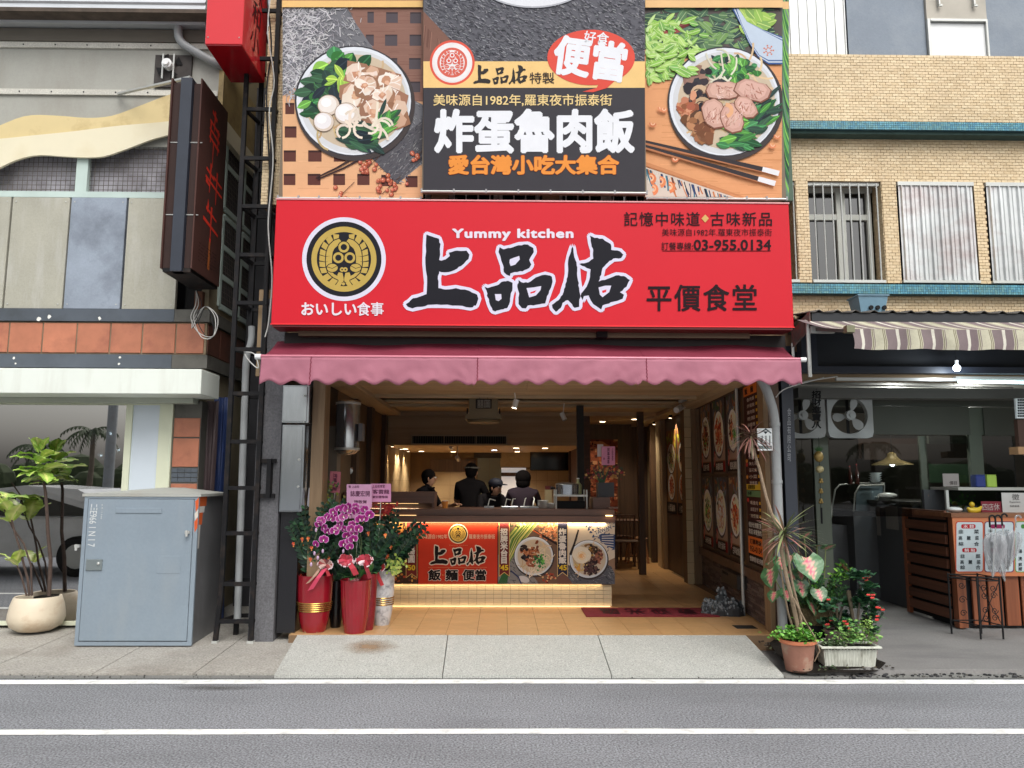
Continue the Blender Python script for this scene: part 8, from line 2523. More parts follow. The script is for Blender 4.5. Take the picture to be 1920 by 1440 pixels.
mbx_ = thing('wall_meter_box','black box on the strip-stone wall beside the steel pole','box',wp(wu(1385),1.0,0))
ua,ub = wu(1396),wu(1366); za,zb = wz(1378,1092),wz(1378,1068)
mb = MB(); mb.hexa([wp(ua,za,.002),wp(ub,za,.002),wp(ub,za,.12),wp(ua,za,.12),wp(ua,zb,.002),wp(ub,zb,.002),wp(ub,zb,.12),wp(ua,zb,.12)]); mb.build('box_body',mat('meter_black',(40,34,32),rough=.5),mbx_)
mb = MB(); a1,b1 = ua+(ub-ua)*.55,ua+(ub-ua)*.9; mb.hexa([wp(a1,zb-.05,.12),wp(b1,zb-.05,.12),wp(b1,zb-.05,.125),wp(a1,zb-.05,.125),wp(a1,zb-.02,.12),wp(b1,zb-.02,.12),wp(b1,zb-.02,.125),wp(a1,zb-.02,.125)]); mb.build('box_window',M_BLACK,mbx_)
col = thing('tile_column','',''); del col['category']; del col['label']; col['kind'] = 'structure'
mb = MB(); mb.box(X(1287,11.15,950),2.9,11.17,11.4,ZS,ZC); mb.build('column_core',M_TJ,col)
zz = ZS; x0,x1 = X(1287,11.15,950),X(1299,11.15,950)
while zz<ZC-.1:mb = MB(); mb.box(x0,x1,11.155,11.17,zz+.002,zz+.145); mb.build('wall_tile',M_TILEW,col); zz+=.149
mb = MB(); mb.box(X(1299,11.15,950)+.004,X(1314,11.15,950),11.12,11.17,ZS,ZC); mb.build('corner_post',W_BEIGE,col)
dd = thing('menu_door','dark sliding door panel with two tall bowl pictures, inside the right wall','door',(2.8,12.2,ZS))
mb = MB(); mb.box(2.79,2.849,11.45,13.1,ZS,ZC-.06); mb.build('door_panel',W_POST,dd)
for(y0,y1,kd)in((11.5,12.15,'noodle'),(12.25,12.95,'greens')):
 pl = UVPlane((2.79,y1,2.42),(0,y0-y1,0),(0,0,-1.35),100,220)
 pr = Print(pl,h0=.001,clip=(0,0,100,220)); pr.rect(0,0,100,220,(150,110,70));
 for k in range(60):pr.leaf(pr.rnd.uniform(0,100),pr.rnd.uniform(0,90),26,9,pr.rnd.uniform(0,6),pr.rnd.choice([(120,150,50),(190,190,70),(150,90,50)]))
 bowl(pr,50,75,40,kd); bowl(pr,50,150,34,'red'); pr.rect(0,190,100,220,(30,20,20)); pr.build('printed_picture',dd)
 lettering('小菜滷味',pl,(15,196,85,214),(200,190,180),dd,bold=.02,h=pr.h+.002)
mb = MB(); mb.box(2.72,2.79,11.41,11.5,ZS,ZC-.06); mb.build('door_frame',W_BEIGE,dd); mb = MB(); mb.box(2.72,2.79,13.0,13.12,ZS,ZC-.06); mb.build('door_frame',W_BEIGE,dd)
np_ = thing('number_plate','white house number plate reading 111 fixed beside the pale downpipe','sign',P(1437,842,7.4))
x0,x1,z0,z1 = X(1420,7.4,820),X(1448,7.4,820),Z(843,7.4),Z(801,7.4)
mb = MB(); mb.box(x0,x1,7.4,7.408,z0,z1,bev=.002); mb.build('plate',mat('plate_white',(222,228,230),rough=.35),np_)
pr = Print(PxPlane(7.4),h0=.001); pr.rect(1421.5,836,1447,841.5,(60,90,90)); pr.poly([(1422,812),(1436,803),(1447,812),(1445,813),(1436,806),(1424,813)],(40,60,70)); pr.poly([(1431,809),(1440,809),(1435.5,814)],(40,50,60)); pr.build('printed_marks',np_)
lettering('111',PxPlane(7.4),(1428,817,1444,834),(60,74,80),np_,bold=.01,h=.004); lettering('中正北路',PxPlane(7.4),(1424,836.8,1445,840.8),(220,226,226),np_,h=.004)
g0,g1 = G(1089,1141,ZS),G(1331,1141,ZS); ga,gb = G(1099,1157,ZS),G(1343,1157,ZS)
dm = thing('door_mat','dark red welcome mat lying on the tiles in front of the aisle','mat',((g0.x+g1.x)/2,g0.y,ZS))
xa,xb,ya,yb = (g0.x+ga.x)/2,(g1.x+gb.x)/2,ga.y,g0.y
mb = MB(); mb.box(xa,xb,ya,yb,ZS+.001,ZS+.012,bev=.003); mb.build('mat_body',mat('maroon_mat',(126,24,42),rough=.95,var=.15,scale=20,fine=.3,fscale=200,k=.85,bump=.8,bscale=200),dm)
pl = UVPlane((xa,yb,ZS+.0125),(xb-xa,0,0),(0,ya-yb,0),100,20)
lettering('歡迎光臨',pl,(14,3,86,16),(58,20,30),dm,bold=.03,h=.001,spacing=1.7,rot=PI)
pb = thing('pebble_pile','knobbly grey pebble pile sitting on the tiles against the strip-stone wall','ornament',G(1360,1157,ZS))
g = G(1358,1156,ZS); mb = MB(); rr = random.Random(3)
for(cx_,w,h,dy)in((-.11,.09,.15,.08),(.12,.13,.17,.0),(-.02,.1,.13,0),(.03,.07,.27,.12)):
 for i in range(60):
  a = rr.uniform(0,PI); e = rr.uniform(0,1); r_ = w*math.sqrt(1-e*e*.8)
  s = .014
  mb.ball((g.x+cx_+r_*math.cos(a),g.y+.1+dy-r_*.8*math.sin(a),ZS+.012+h*e),s,6,4,sc=(1,1,1.3),c=rgb(rr.choice([(110,116,122),(84,92,96),(60,66,70),(140,146,150)]),.85))
 mb.lathe(g.x+cx_,g.y+.1+dy,[(w,ZS),(w*.95,ZS+h*.4),(w*.45,ZS+h)],10,c=rgb((40,42,46)))
mb.build('pebbles',mat('pebble_grey',attr=True,rough=.5,var=.2),pb)
mb = MB(); g = G(1398,1176,ZS); mb.box(g.x-.11,g.x+.10,g.y-.08,g.y+.1,ZS+.0005,ZS+.002); tag(mb.build('floor_hatch',M_BLACK),'dark square floor drain hatch in the tiles near the right pier','hatch')

# ==== people behind the counter
def skin_body(pts,edges,mats,name,parent,mat_of,sub=2,extra=None):
 me = bpy.data.meshes.new('sk'); me.from_pydata([p[0]for p in pts],edges,[]); ob = bpy.data.objects.new('sk',me); COL.objects.link(ob)
 sk = ob.modifiers.new('skin','SKIN'); sk.use_smooth_shade = True
 sv = me.skin_vertices[0].data
 for i,p in enumerate(pts):sv[i].radius = (p[1][0],p[1][1])if isinstance(p[1],tuple)else(p[1],p[1]); sv[i].use_root = (i==0)
 sd = ob.modifiers.new('sub','SUBSURF'); sd.levels = sub; sd.render_levels = sub
 bpy.context.view_layer.update()
 dg = bpy.context.evaluated_depsgraph_get(); ev = ob.evaluated_get(dg); m2 = ev.to_mesh()
 vs_ = [v.co.copy()for v in m2.vertices]; fs = [list(p.vertices)for p in m2.polygons]; ev.to_mesh_clear()
 bpy.data.objects.remove(ob)
 mb = MB()
 for f in fs:
  c = sum((vs_[i]for i in f),Vector())/len(f)
  best = min(range(len(pts)),key=lambda i:(Vector(pts[i][0])-c).length-(pts[i][1][0]if isinstance(pts[i][1],tuple)else pts[i][1])*.8)
  mb.f.append(f); mb.mi.append(mat_of[best]); mb.cols.append((.5,)*4)
 mb.v = vs_
 if extra:extra(mb)
 return mb
M_SKIN = mat('skin',(196,150,122),rough=.55,var=.06,scale=8,k=.8)
M_HAIR = mat('black_hair',(20,17,17),rough=.95,var=.3,scale=40,spec=.1,bump=1,bscale=60)
def person(name,label,px,ytop,Y,yaw,shirt,stature=1.68,bend=0.0,armL=None,armR=None,head_turn=0.0,head_down=0.0,headgear=None,mask=False,hair='short',hand_at=None):
 top = P(px,ytop,Y)
 k = (stature)/1.70
 hip = .92*k
 base = Vector((top.x,Y,ZS))
 t = thing(name,label,'person',base,None)
 fwd = Vector((math.sin(yaw),-math.cos(yaw),0)); side = Vector((math.cos(yaw),math.sin(yaw),0)); up = Vector((0,0,1))
 def sp(h,f=0,s=0):
  if h>hip:
   d = h-hip; z = hip+d*math.cos(bend); ff = f*math.cos(bend)+d*math.sin(bend)
   z-=f*math.sin(bend)
  else:z,ff = h,f
  return fwd*ff+side*s+up*z
 shift = Vector((0,0,0))
 hc = sp(1.56*k)
 want = top.z-ZS
 dz = want-(hc.z+.12*k)
 pts,edges,mo = [],[],[]
 def add(p,r,m,par=None):
  pts.append([Vector(p),r]); mo.append(m)
  if par is not None:edges.append((par,len(pts)-1))
  return len(pts)-1
 S,K,T = 0,1,2
 pel = add(sp(.95*k),(.145*k,.105*k),T)
 w = add(sp(1.10*k),(.135*k,.10*k),S,pel); ch = add(sp(1.27*k,.01),(.155*k,.11*k),S,w); sh = add(sp(1.39*k),(.13*k,.09*k),S,ch)
 nk = add(sp(1.46*k,.01),.055*k,K,sh)
 hd0 = hc+fwd*(.03+.03*head_down)
 tf = Vector((math.sin(yaw+head_turn),-math.cos(yaw+head_turn),0)); ts = Vector((math.cos(yaw+head_turn),math.sin(yaw+head_turn),0))
 h1 = add(hd0-up*.045*k+tf*.01,(.066*k,.074*k),K,nk); h2 = add(hd0+up*.045*k,(.074*k,.088*k),K,h1); h3 = add(hd0+up*.085*k-tf*.005,(.05*k,.06*k),K,h2)
 hands = []
 for sgn,arm in((-1,armL),(1,armR)):
  s0 = add(sp(1.385*k,0,sgn*.165*k),.062*k,S,sh)
  if arm is None:arm = ((.06,.24,-.28),(.30,.20,-.36))
  e = sp(1.385*k,0,sgn*.165*k)+fwd*arm[0][0]+side*sgn*(arm[0][1]-.165)+up*arm[0][2]
  wr = sp(1.385*k,0,sgn*.165*k)+fwd*arm[1][0]+side*sgn*(arm[1][1]-.165)+up*arm[1][2]
  mid = (sp(1.385*k,0,sgn*.165*k)+e)/2
  m_ = add(mid,.05*k,S,s0); e_ = add(e,.04*k,K,m_); f_ = add((e+wr)/2,.036*k,K,e_); w_ = add(wr,(.026*k,.022*k),K,f_)
  d = (wr-e).normalized(); sd_ = d.cross(up).normalized(); nn = sd_.cross(d)
  pm = add(wr+d*.055,(.036*k,.017*k),K,w_)
  for q in range(4):
   o = (q-1.5)*.019; L = (.030,.036,.034,.026)[q]
   a = add(wr+d*.095+sd_*o,.0095,K,pm); b = add(wr+d*(.095+L)+sd_*o*1.1-nn*.012,.0085,K,a); add(wr+d*(.095+L*1.7)+sd_*o*1.1-nn*.034,.0075,K,b)
  a = add(wr+d*.05+sd_*sgn*-.04,.011,K,pm); add(wr+d*.085+sd_*sgn*-.055-nn*.012,.009,K,a)
 for sgn in(-1,1):
  l0 = add(sp(.86*k,0,sgn*.095*k),.088*k,T,pel); kn = add(up*.48*k+side*sgn*.10*k+fwd*.01,.058*k,T,l0)
  an = add(up*.09*k+side*sgn*.105*k,.042*k,T,kn); add(up*.035+side*sgn*.11*k+fwd*.12,(.042,.03),T,an)
 off = Vector((0,0,0))
 hx = (hd0-up*0)
 off = Vector((-hx.x,-hx.y,0))+Vector((0,0,max(-.25,min(.12,want-(hd0.z+.135*k)))))
 feet_z = off.z
 for p in pts:p[0] = p[0]+base+Vector((off.x,off.y,0))
 for p in pts:
  hgt = p[0].z-ZS
  p[0].z+=feet_z*max(0,min(1,(hgt-.1)/.75))
 H = hd0+base+Vector((off.x,off.y,feet_z))
 def extra(mb):
  mb.cur = 1
  mb.ball(H+tf*.088*k+up*.0-up*.012,.016,8,6,sc=(.8,1,1.3))
  for s_ in(-1,1):mb.ball(H+ts*s_*.076*k-up*.01,.022,8,6,sc=(.5,.7,1.2))
 mb = skin_body(pts,edges,None,'body',t,mo,extra=extra)
 tro = mat('dark_trousers',(40,40,46),rough=.85)
 mb.build('body',[shirt,M_SKIN,tro],t,smooth=True,autos=80)
 mb = MB()
 for s_ in(-1,1):
  mb.ball(H+tf*.080*k+ts*s_*.030*k+up*.012,.010,8,6,c=rgb((230,226,220)))
  mb.ball(H+tf*.088*k+ts*s_*.030*k+up*.012,.005,6,5,c=rgb((30,22,20)))
 mb.build('eyes',mat('eye_white',attr=True,rough=.3),t,smooth=True)
 if mask:
  mb = MB(); mb.ball(H+tf*.045*k-up*.045,.062,14,9,sc=(1,1,.85)); mb.build('face_mask',mat('face_mask',(206,214,220),rough=.7),t,smooth=True)
 else:
  mb = MB(); mb.bar(H+tf*.084*k-up*.05-ts*.02,H+tf*.084*k-up*.05+ts*.02,.008); mb.build('mouth',mat('lips',(150,84,76),rough=.5),t)
 mb = MB()
 Rm = Matrix((ts,-tf,up)).transposed()
 if hair=='short':mb.ball(H+up*.035-tf*.018,.094*k,18,12,sc=(.92,1.02,.98),rot=Rm); mb.ball(H-up*.01-tf*.035,.080*k,14,10,sc=(.95,.85,1.0),rot=Rm)
 else:mb.ball(H+up*.03-tf*.018,.108*k,18,12,sc=(1,1.0,.98),rot=Rm); mb.ball(H-up*.04-tf*.03,.092*k,16,10,sc=(1.05,.95,1.0),rot=Rm)
 mb.build('hair',M_HAIR,t,smooth=True)
 if headgear=='cap':
  mb = MB(); mb.ball(H+up*.06-tf*.005,.102*k,18,10,sc=(.95,1.05,.72),rot=Rm)
  q = H+up*.045+tf*.09; mb.slab([q-ts*.07,q+ts*.07,q+ts*.05+tf*.07-up*.01,q-ts*.05+tf*.07-up*.01],(0,0,.008)); mb.build('cap',mat('navy_cap',(26,30,44),rough=.7),t,smooth=True)
 if headgear=='band':
  mb = MB(); mb.tube([H+up*.06+(ts*math.cos(a)*.094+tf*math.sin(a)*.10)*k for a in[2*PI*i/16 for i in range(17)]],.012,6); mb.build('head_band',mat('grey_band',(120,116,110),rough=.8),t,smooth=True)
 mb = MB(); mb.tube([H-up*.125*k+(ts*math.cos(a)*.062+tf*math.sin(a)*.062)*k for a in[2*PI*i/14 for i in range(15)]],.012,6); mb.build('collar',shirt,t,smooth=True)
 return t
SH1 = mat('black_shirt',(24,24,28),spec=.1,rough=.95,var=.15,scale=6); SH2 = mat('charcoal_shirt',(34,32,34),spec=.1,rough=.95,var=.15,scale=6); SH3 = mat('navy_shirt',(40,60,84),rough=.8,var=.15,scale=6); SH4 = mat('plum_shirt',(46,32,46),rough=.85,var=.15,scale=6)
work = ((.12,.25,-.24),(.36,.14,-.30))
person('person','man in black t-shirt with short hair, leftmost of the four behind the counter, turned right',806,878,10.3,PI-1.9,SH1,1.68,.15,work,((.14,.24,-.24),(.36,.10,-.18)),head_turn=.2)
person('person','tallest worker, in dark shirt and banded cap, standing second from left behind the counter',885,866,10.9,PI-.35,SH2,1.80,.12,work,work,headgear='band')
person('person','worker in dark cap bending low over the counter in the middle',930,896,10.1,.5,SH2,1.62,.55,((.16,.26,-.22),(.34,.16,-.30)),work,head_turn=.3,head_down=.5,headgear='cap')
person('person','worker with round bushy hair and plum sleeves, rightmost behind the counter',981,881,10.2,PI-.1,SH4,1.66,.10,work,work,hair='bushy')
person('person','masked worker in navy blue shirt standing at the far left under the steel tank',650,856,9.95,1.1,SH3,1.76,.25,work,work,mask=True,head_down=.4)

# ==== gift plants in tall vases at the entrance
M_REDV = mat('red_glazed_vase',(150,22,38),rough=.25,var=.08,scale=4,k=.85,coat=.4)
M_GOLD2 = mat('gold_band',(190,150,80),rough=.25,metal=.8,k=.9)
M_MARB = mat('marble_vase',(206,206,208),rough=.35,var=.05,k=.9,stain=(96,98,108),stain_amt=.95,stain_scale=14)
def vase(px,pyb,pyt,wpx,m,prof,label,rings=None,flute=0,name='tall_vase',n=40):
 g = G(px,pyb,ZS); Y = g.y+wpx/1440*g.y*.4
 cx = X(px,Y,pyb); r = wpx/2*Y/1440; z0 = ZS; z1 = Z(pyt,Y,px)
 t = thing(name,label,'potted plant',(cx,Y,z0))
 wob = (lambda a,z:.035*abs(math.sin(a*flute/2))if flute else 0)if flute else None
 H = z1-z0
 pts = [(r*a,z0+H*b)for a,b in prof]+[(r*prof[-1][0]*.9,z1),(r*.82,z1-H*.08)]
 mb = MB(); mb.lathe(cx,Y,pts,n if not flute else 96,wob=wob,cap=False); mb.build('vase_body',m,t,smooth=True)
 mb = MB(); mb.lathe(cx,Y,[(r*.85,z1-H*.06),(.01,z1-H*.05)],16,cap=False); mb.build('soil',M_SOIL,t)
 if rings:
  for f in rings:
   zz = z0+H*f; rr_ = r*1.0
   for(a,b),(c,d)in zip(prof,prof[1:]):
    if b<=f<=d:rr_ = r*(a+(c-a)*(f-b)/(d-b))
   mb = MB(); mb.tube([(cx+(rr_+.003)*math.cos(q),Y+(rr_+.003)*math.sin(q),zz)for q in[2*PI*i/32 for i in range(33)]],.006,6); mb.build('gold_ring',M_GOLD2,t,smooth=True)
 return t,cx,Y,z1,r
def frond(mb,base,direction,L,n,droop,ll,lw,cols,rr,flat=.35):
 p = Vector(base); d = Vector(direction).normalized(); pts = [p.copy()]; step = L/n
 for i in range(n):
  d = (d+Vector((0,0,-droop/n))).normalized(); p = p+d*step; pts.append(p.copy())
 mb.tube(pts,.005,5,c=rgb((70,92,56),.7),r2=.0025)
 for i in range(2,n+1):
  q = pts[i]; dd = (pts[i]-pts[i-1]).normalized(); s = dd.cross(Vector((rr.uniform(-.3,.3),-1,rr.uniform(-.2,.4)))).normalized()
  for sg_ in(-1,1):
   v = (s*sg_+dd*.8+Vector((0,-.15,rr.uniform(-.1,.2)))).normalized()
   l = ll*(1-.45*i/n)*rr.uniform(.85,1.15); wn_ = v.cross(Vector((rr.uniform(-.5,.5),-1,.3))).normalized()*lw*(1-.3*i/n)
   c = rgb(rr.choice(cols),.8); up_ = Vector((0,-.006,.008))
   a,b = q+v*l*.35,q+v*l*.7
   mb.poly([q,a+wn_*.9+up_,b+wn_*.8+up_,q+v*l],c); mb.poly([q,q+v*l,b-wn_*.8+up_,a-wn_*.9+up_],tuple(min(1,k*1.25)for k in c[:3])+(1,))
 return pts
ZZ = [(30,56,40),(38,70,46),(24,44,36),(50,86,56),(34,60,44)]
M_ZZ = mat('glossy_leaf',attr=True,rough=.3,var=.15,scale=10,spec=.5)
def zz_plant(t,cx,Y,z1,n,rr,spread=(-.6,.6),L=(.45,.7),lean=0,flowers=10,ycen=-.2):
 mb = MB(); tips = []
 for i in range(n):
  a = rr.uniform(*spread)+lean
  d = Vector((math.sin(a),rr.uniform(-.35,.25),math.cos(a)*1.2))
  pts = frond(mb,(cx+rr.uniform(-.05,.05),Y+rr.uniform(-.05,.05),z1-.05),d,rr.uniform(*L),13,rr.uniform(.1,.7),.095,.024,ZZ,rr)
  tips+=pts[5:]
 mb.build('foliage',M_ZZ,t)
 mb = MB()
 for i in range(flowers):
  q = rr.choice(tips)+Vector((rr.uniform(-.04,.04),-.04,rr.uniform(-.03,.03)))
  for k in range(5):
   a = 2*PI*k/5+rr.random(); d = Vector((math.cos(a),-.3,math.sin(a)))*.018; nn = Vector((-d.z,0,d.x))*.5
   mb.poly([q,q+d*.6+nn,q+d,q+d*.6-nn],rgb(rr.choice([(220,100,50),(236,130,60),(200,70,46)]),.85))
  mb.poly([q,q+Vector((.006,0,-.03)),q+Vector((-.006,0,-.03))],rgb((226,150,70),.85))
 mb.build('orange_blossoms',M_FOL,t)
def bow(parent,c,s,rr,cols=((176,24,50),(206,60,84),(236,206,212)),tails=2,n=14):
 mb = MB()
 for i in range(n):
  a = 2*PI*i/n+rr.uniform(-.2,.2); R_ = s*rr.uniform(.7,1.0)
  e = Vector((math.cos(a),-.35+rr.uniform(-.3,.3),math.sin(a)*.75))*R_
  w = Vector((-math.sin(a),0,math.cos(a)))*s*.17; pts = []
  lo = Vector((0,-.5,.5))*s*.18
  seq = [Vector(),e*.5+lo,e*.95+lo*.8,e*1.05,e*.9-lo,e*.4-lo*.6]
  col_ = rgb(rr.choice(cols),.85)
  for q in range(len(seq)-1):
   cc = col_ if q!=2 else rgb((240,214,220),.85)
   mb.quad(c+seq[q]-w,c+seq[q]+w,c+seq[q+1]+w,c+seq[q+1]-w,cc)
 return mb
def tail(mb,pts,w,c):
 for i in range(len(pts)-1):
  a,b = pts[i],pts[i+1]; s = Vector((w/2,0,w*.18)); mb.quad(a-s,a+s,b+s,b-s,rgb(c,.85))
M_RIB = mat('satin_ribbon',attr=True,rough=.35,var=.08,sheen=.4)
rr = random.Random(21)
prA = [(.66,0),(.70,.03),(.84,.2),(.96,.5),(1.0,.75),(1.0,.97),(1.02,1.0)]
vA,ax_,aY,az,ar = vase(588,1188,1077,63,M_REDV,prA,'red glazed vase with gold rings holding a dark ZZ plant, leftmost at the entrance',rings=(.38,.415,.45,.485,.52))
zz_plant(vA,ax_,aY,az,40,rr,(-.40,.45),(.42,.80),0,14)
prB = [(.66,0),(.7,.03),(.84,.3),(.95,.65),(1.0,.97),(1.03,1.0)]
vB,bx_,bY,bz,br_2 = vase(665,1190,1086,54,M_REDV,prB,'fluted dark red vase with magenta orchids and a ribbon bow, in front at the entrance',flute=22)
vD,dx_,dY,dz_,dr_2 = vase(688,1183,1075,32,mat('crimson_textured',(130,20,34),rough=.4,var=.3,scale=30,k=.85),prA,'slim crimson textured vase half hidden behind the fluted vase')
vE,ex_,eY,ez,er = vase(629,1178,1088,27,mat('black_vase',(18,18,20),rough=.2),prA,'narrow black vase standing in the gap between the two red vases')
prC = [(.62,0),(.66,.03),(.86,.25),(.98,.6),(1.0,.9),(1.0,1.0)]
vC,cx_2,cY,cz,cr = vase(716,1174,1068,42,M_MARB,prC,'white marbled vase with a gold band and bushy dark plant, rightmost of the vases',rings=(.38,.42,.46,.50))
zz_plant(vC,cx_2,cY,cz,50,rr,(-.6,.8),(.30,.66),.05,14)
zz_plant(vD,dx_,dY,dz_,22,rr,(-.5,.5),(.35,.66),.0,4)
zz_plant(vE,ex_,eY,ez,16,rr,(-.5,.5),(.25,.5),0,2)
mb = MB()
for i in range(60):
 q = P(rr.gauss(742,9),rr.gauss(1062,7),cY-.16); a = rr.uniform(0,6.3); d = Vector((math.cos(a),-.2,math.sin(a)))*.04; nn = Vector((-d.z,0,d.x))*.35
 mb.poly([q,q+d*.5+nn,q+d,q+d*.5-nn],rgb(rr.choice([(150,170,70),(180,190,90),(110,140,60)]),.85))
mb.build('bright_sprigs',M_FOL,vC)
mb = MB()
for i in range(40):
 q = P(rr.gauss(722,10),rr.gauss(958,8),cY-.1); a = rr.uniform(-.3,PI+.3); d = Vector((math.cos(a),-.2,math.sin(a)))*.06; nn = Vector((-d.z,0,d.x))*.22
 mb.poly([q,q+d*.5+nn,q+d,q+d*.5-nn],rgb(rr.choice([(190,50,44),(160,36,40),(206,80,60)]),.85))
mb.build('red_spider_flower',M_FOL,vC)
def orchid_mesh():
 mb = MB()
 def petal(a,L,w,tilt=0):
  d = Vector((math.cos(a),0,math.sin(a))); s = Vector((-math.sin(a),0,math.cos(a)))
  def ol(k,yy):
   out = []
   for i in range(13):
    th = PI*i/12; l = L*(1-(math.cos(th)+1)/2); ww = w*math.sin(th)**.7
    out.append((l,ww))
   pts = [d*(l*k+L*(1-k)*.3)+s*ww*k+Vector((0,yy-.004*(l/L),0))for l,ww in out]+[d*(l*k+L*(1-k)*.3)-s*ww*k+Vector((0,yy-.004*(l/L),0))for l,ww in out[::-1][1:-1]]
   return pts
  mb.poly(ol(1,0),rgb((222,176,214),.88)); mb.poly(ol(.88,-.0012),rgb((166,22,132),.88)); mb.poly(ol(.5,-.0024),rgb((132,10,104),.88))
 for a in(PI/2,PI/2+2.15,PI/2-2.15):petal(a,.040,.017)
 for a in(.12,PI-.12):petal(a,.044,.027)
 mb.poly([(x*.011,-.006,z*.011-.006)for x,z in[(math.cos(q),math.sin(q))for q in[2*PI*i/8 for i in range(8)]]],rgb((110,10,70),.9))
 mb.poly([(-.006,-.009,-.004),(.006,-.009,-.004),(0,-.012,-.02)],rgb((240,236,236),.9)); mb.poly([(-.004,-.010,-.001),(.004,-.010,-.001),(0,-.010,.006)],rgb((240,214,120),.9))
 return mb
om = orchid_mesh().build('tmp',M_FOL,None,loc=(0,0,0)).data
bpy.data.objects.remove([o for o in bpy.data.objects if o.data==om][0])
OM = mat('orchid_petal',attr=True,rough=.5,var=.08,scale=30,rnd=.10); om.materials.clear(); om.materials.append(OM)
fl_ = [(490,365),(545,330),(610,310),(660,350),(700,290),(740,235),(800,235),(650,260),(850,290),(880,345),(925,310),(880,262),(520,430),(548,462),(640,430),(700,440),(770,400),(720,500),(785,480),(740,550),(778,530),(515,535),(445,575),(690,575),(745,600),(825,440),(600,285),(660,395),(835,350),(800,270),(470,395),(610,460),(690,330),(760,440),(580,345),(730,270),(770,290),(695,250)]
sources = []
stem_paths = [[(660,1085),(655,1040),(650,1000),(652,970),(640,952),(615,965),(598,985),(590,1012)],[(668,1085),(668,1030),(662,985),(658,955),(640,948),(620,960)],[(672,1085),(678,1020),(672,965),(668,948),(685,955),(694,975)],[(675,1085),(676,1030),(670,990),(665,980),(657,1000),(655,1028)]]
for pts in stem_paths:
 mb = MB(); mb.tube([P(a,b,bY-.08-.02*i)for i,(a,b)in enumerate(pts)],.004,6); mb.build('flower_stem',mat('orchid_stem',(70,84,50),rough=.6),vB,smooth=True)
for i,(zx,zy)in enumerate(fl_):
 p = P(500+zx/4.8,900+zy/4.8,bY-.20-.03*rr.random())
 o = bpy.data.objects.new('orchid_flower',om); COL.objects.link(o); o.parent = vB
 o.location = p-ORG[vB.name]; o.rotation_euler = (rr.uniform(-.35,.35),rr.uniform(-.4,.4),rr.uniform(-.6,.6)); s = rr.uniform(.85,1.12); o.scale = (s,s,s)
for(zx,zy)in((430,660),(505,640),(400,760),(640,440),(690,640),(460,700),(445,450)):
 mb = MB(); p = P(500+zx/4.8,900+zy/4.8,bY-.2); mb.ball(p,.012,8,6,sc=(1,1,1.7)); mb.build('flower_bud',mat('orchid_bud',(190,160,190),rough=.5),vB,smooth=True)
bl3 = leaf_mesh(.16,.075,(76,130,70),(50,100,56),curl=.35,wav=.0,shape='strap').build('tmp',M_LEAF,None,loc=(0,0,0)); blm = bl3.data; bpy.data.objects.remove(bl3)
for(px,py,d,s)in((668,1085,(-.7,-.8,.55),1.0),(670,1085,(-.2,-.9,.35),1.0),(675,1083,(.3,-.7,1.0),1.0),(690,1078,(.3,-.5,1.3),1.0),(655,1085,(-.9,-.4,.9),.8),(692,1075,(.8,-.6,.4),.7)):
 place_leaf(blm,vB,P(px,py,bY-.05),d,s)
mb = bow(vB,P(650,1050,bY-.17),.085,rr); mb2 = bow(vB,P(684,1050,bY-.17),.085,rr); mb.add(mb2.v,mb2.f);
mb.cols = mb.cols[:len(mb.cols)-len(mb2.f)]+mb2.cols
tail(mb,[P(655,1056,bY-.2),P(662,1066,bY-.22),P(668,1078,bY-.2)],.05,(190,40,60)); tail(mb,[P(684,1055,bY-.2),P(689,1070,bY-.2),P(694,1084,bY-.18)],.035,(150,24,44))
mb.build('ribbon_bow',M_RIB,vB)
mb = bow(vA,P(612,1058,aY-.19),.08,rr,((120,30,40),(160,60,60),(200,160,150))); tail(mb,[P(609,1066,aY-.2),P(596,1084,aY-.22),P(582,1106,aY-.2)],.055,(214,60,96)); tail(mb,[P(600,1066,aY-.2),P(588,1082,aY-.21),P(576,1094,aY-.2)],.035,(190,150,130)); tail(mb,[P(612,1068,aY-.2),P(617,1080,aY-.2)],.03,(180,40,50))
mb.build('ribbon_bow',M_RIB,vA)
mb = bow(vC,P(712,1062,cY-.18),.07,rr,((190,30,44),(206,60,60),(230,160,160))); tail(mb,[P(706,1072,cY-.17),P(711,1085,cY-.17),P(717,1098,cY-.16)],.035,(220,60,70)); tail(mb,[P(703,1070,cY-.17),P(699,1080,cY-.17)],.03,(60,40,40))
mb.build('ribbon_bow',M_RIB,vC)
card(650,908,697,952,bY+.05,'large pale pink handwritten card above the magenta orchids',(('敬 上品佑',(.08,.05,.5,.16),False),('誌慶宏開',(.15,.28,.92,.52),False),('陳敬賀',(.3,.68,.8,.82),False)),(226,170,206),stick=(668,1040))
card(695,907,733,941,bY+.1,'smaller pink card with bold characters right of the large pale pink card',(('上品佑食堂',(.08,.06,.7,.22),False),('客雲龍',(.1,.32,.92,.56),False),('謝如雲敬賀',(.1,.66,.85,.8),False)),(226,154,196),stick=(709,1030))
card(654,944,694,972,bY-.02,'pink card tucked lower behind the orchid flowers',(('Fortune',(.15,.08,.8,.26),False),('恭賀',(.5,.45,.8,.6),False)),(222,160,200))
card(618,884,638,924,aY+.2,'narrow dusty-pink vertical card above the ZZ plant at the left',(('鴻圖大展',(.3,.1,.7,.92),True),),(196,110,124),rot=-.05,stick=(622,960))
card(577,916,604,951,aY-.02,'blank white folded card stuck in the leftmost ZZ plant',(),(216,216,224),rot=-.1,stick=(598,985))
mb = MB()
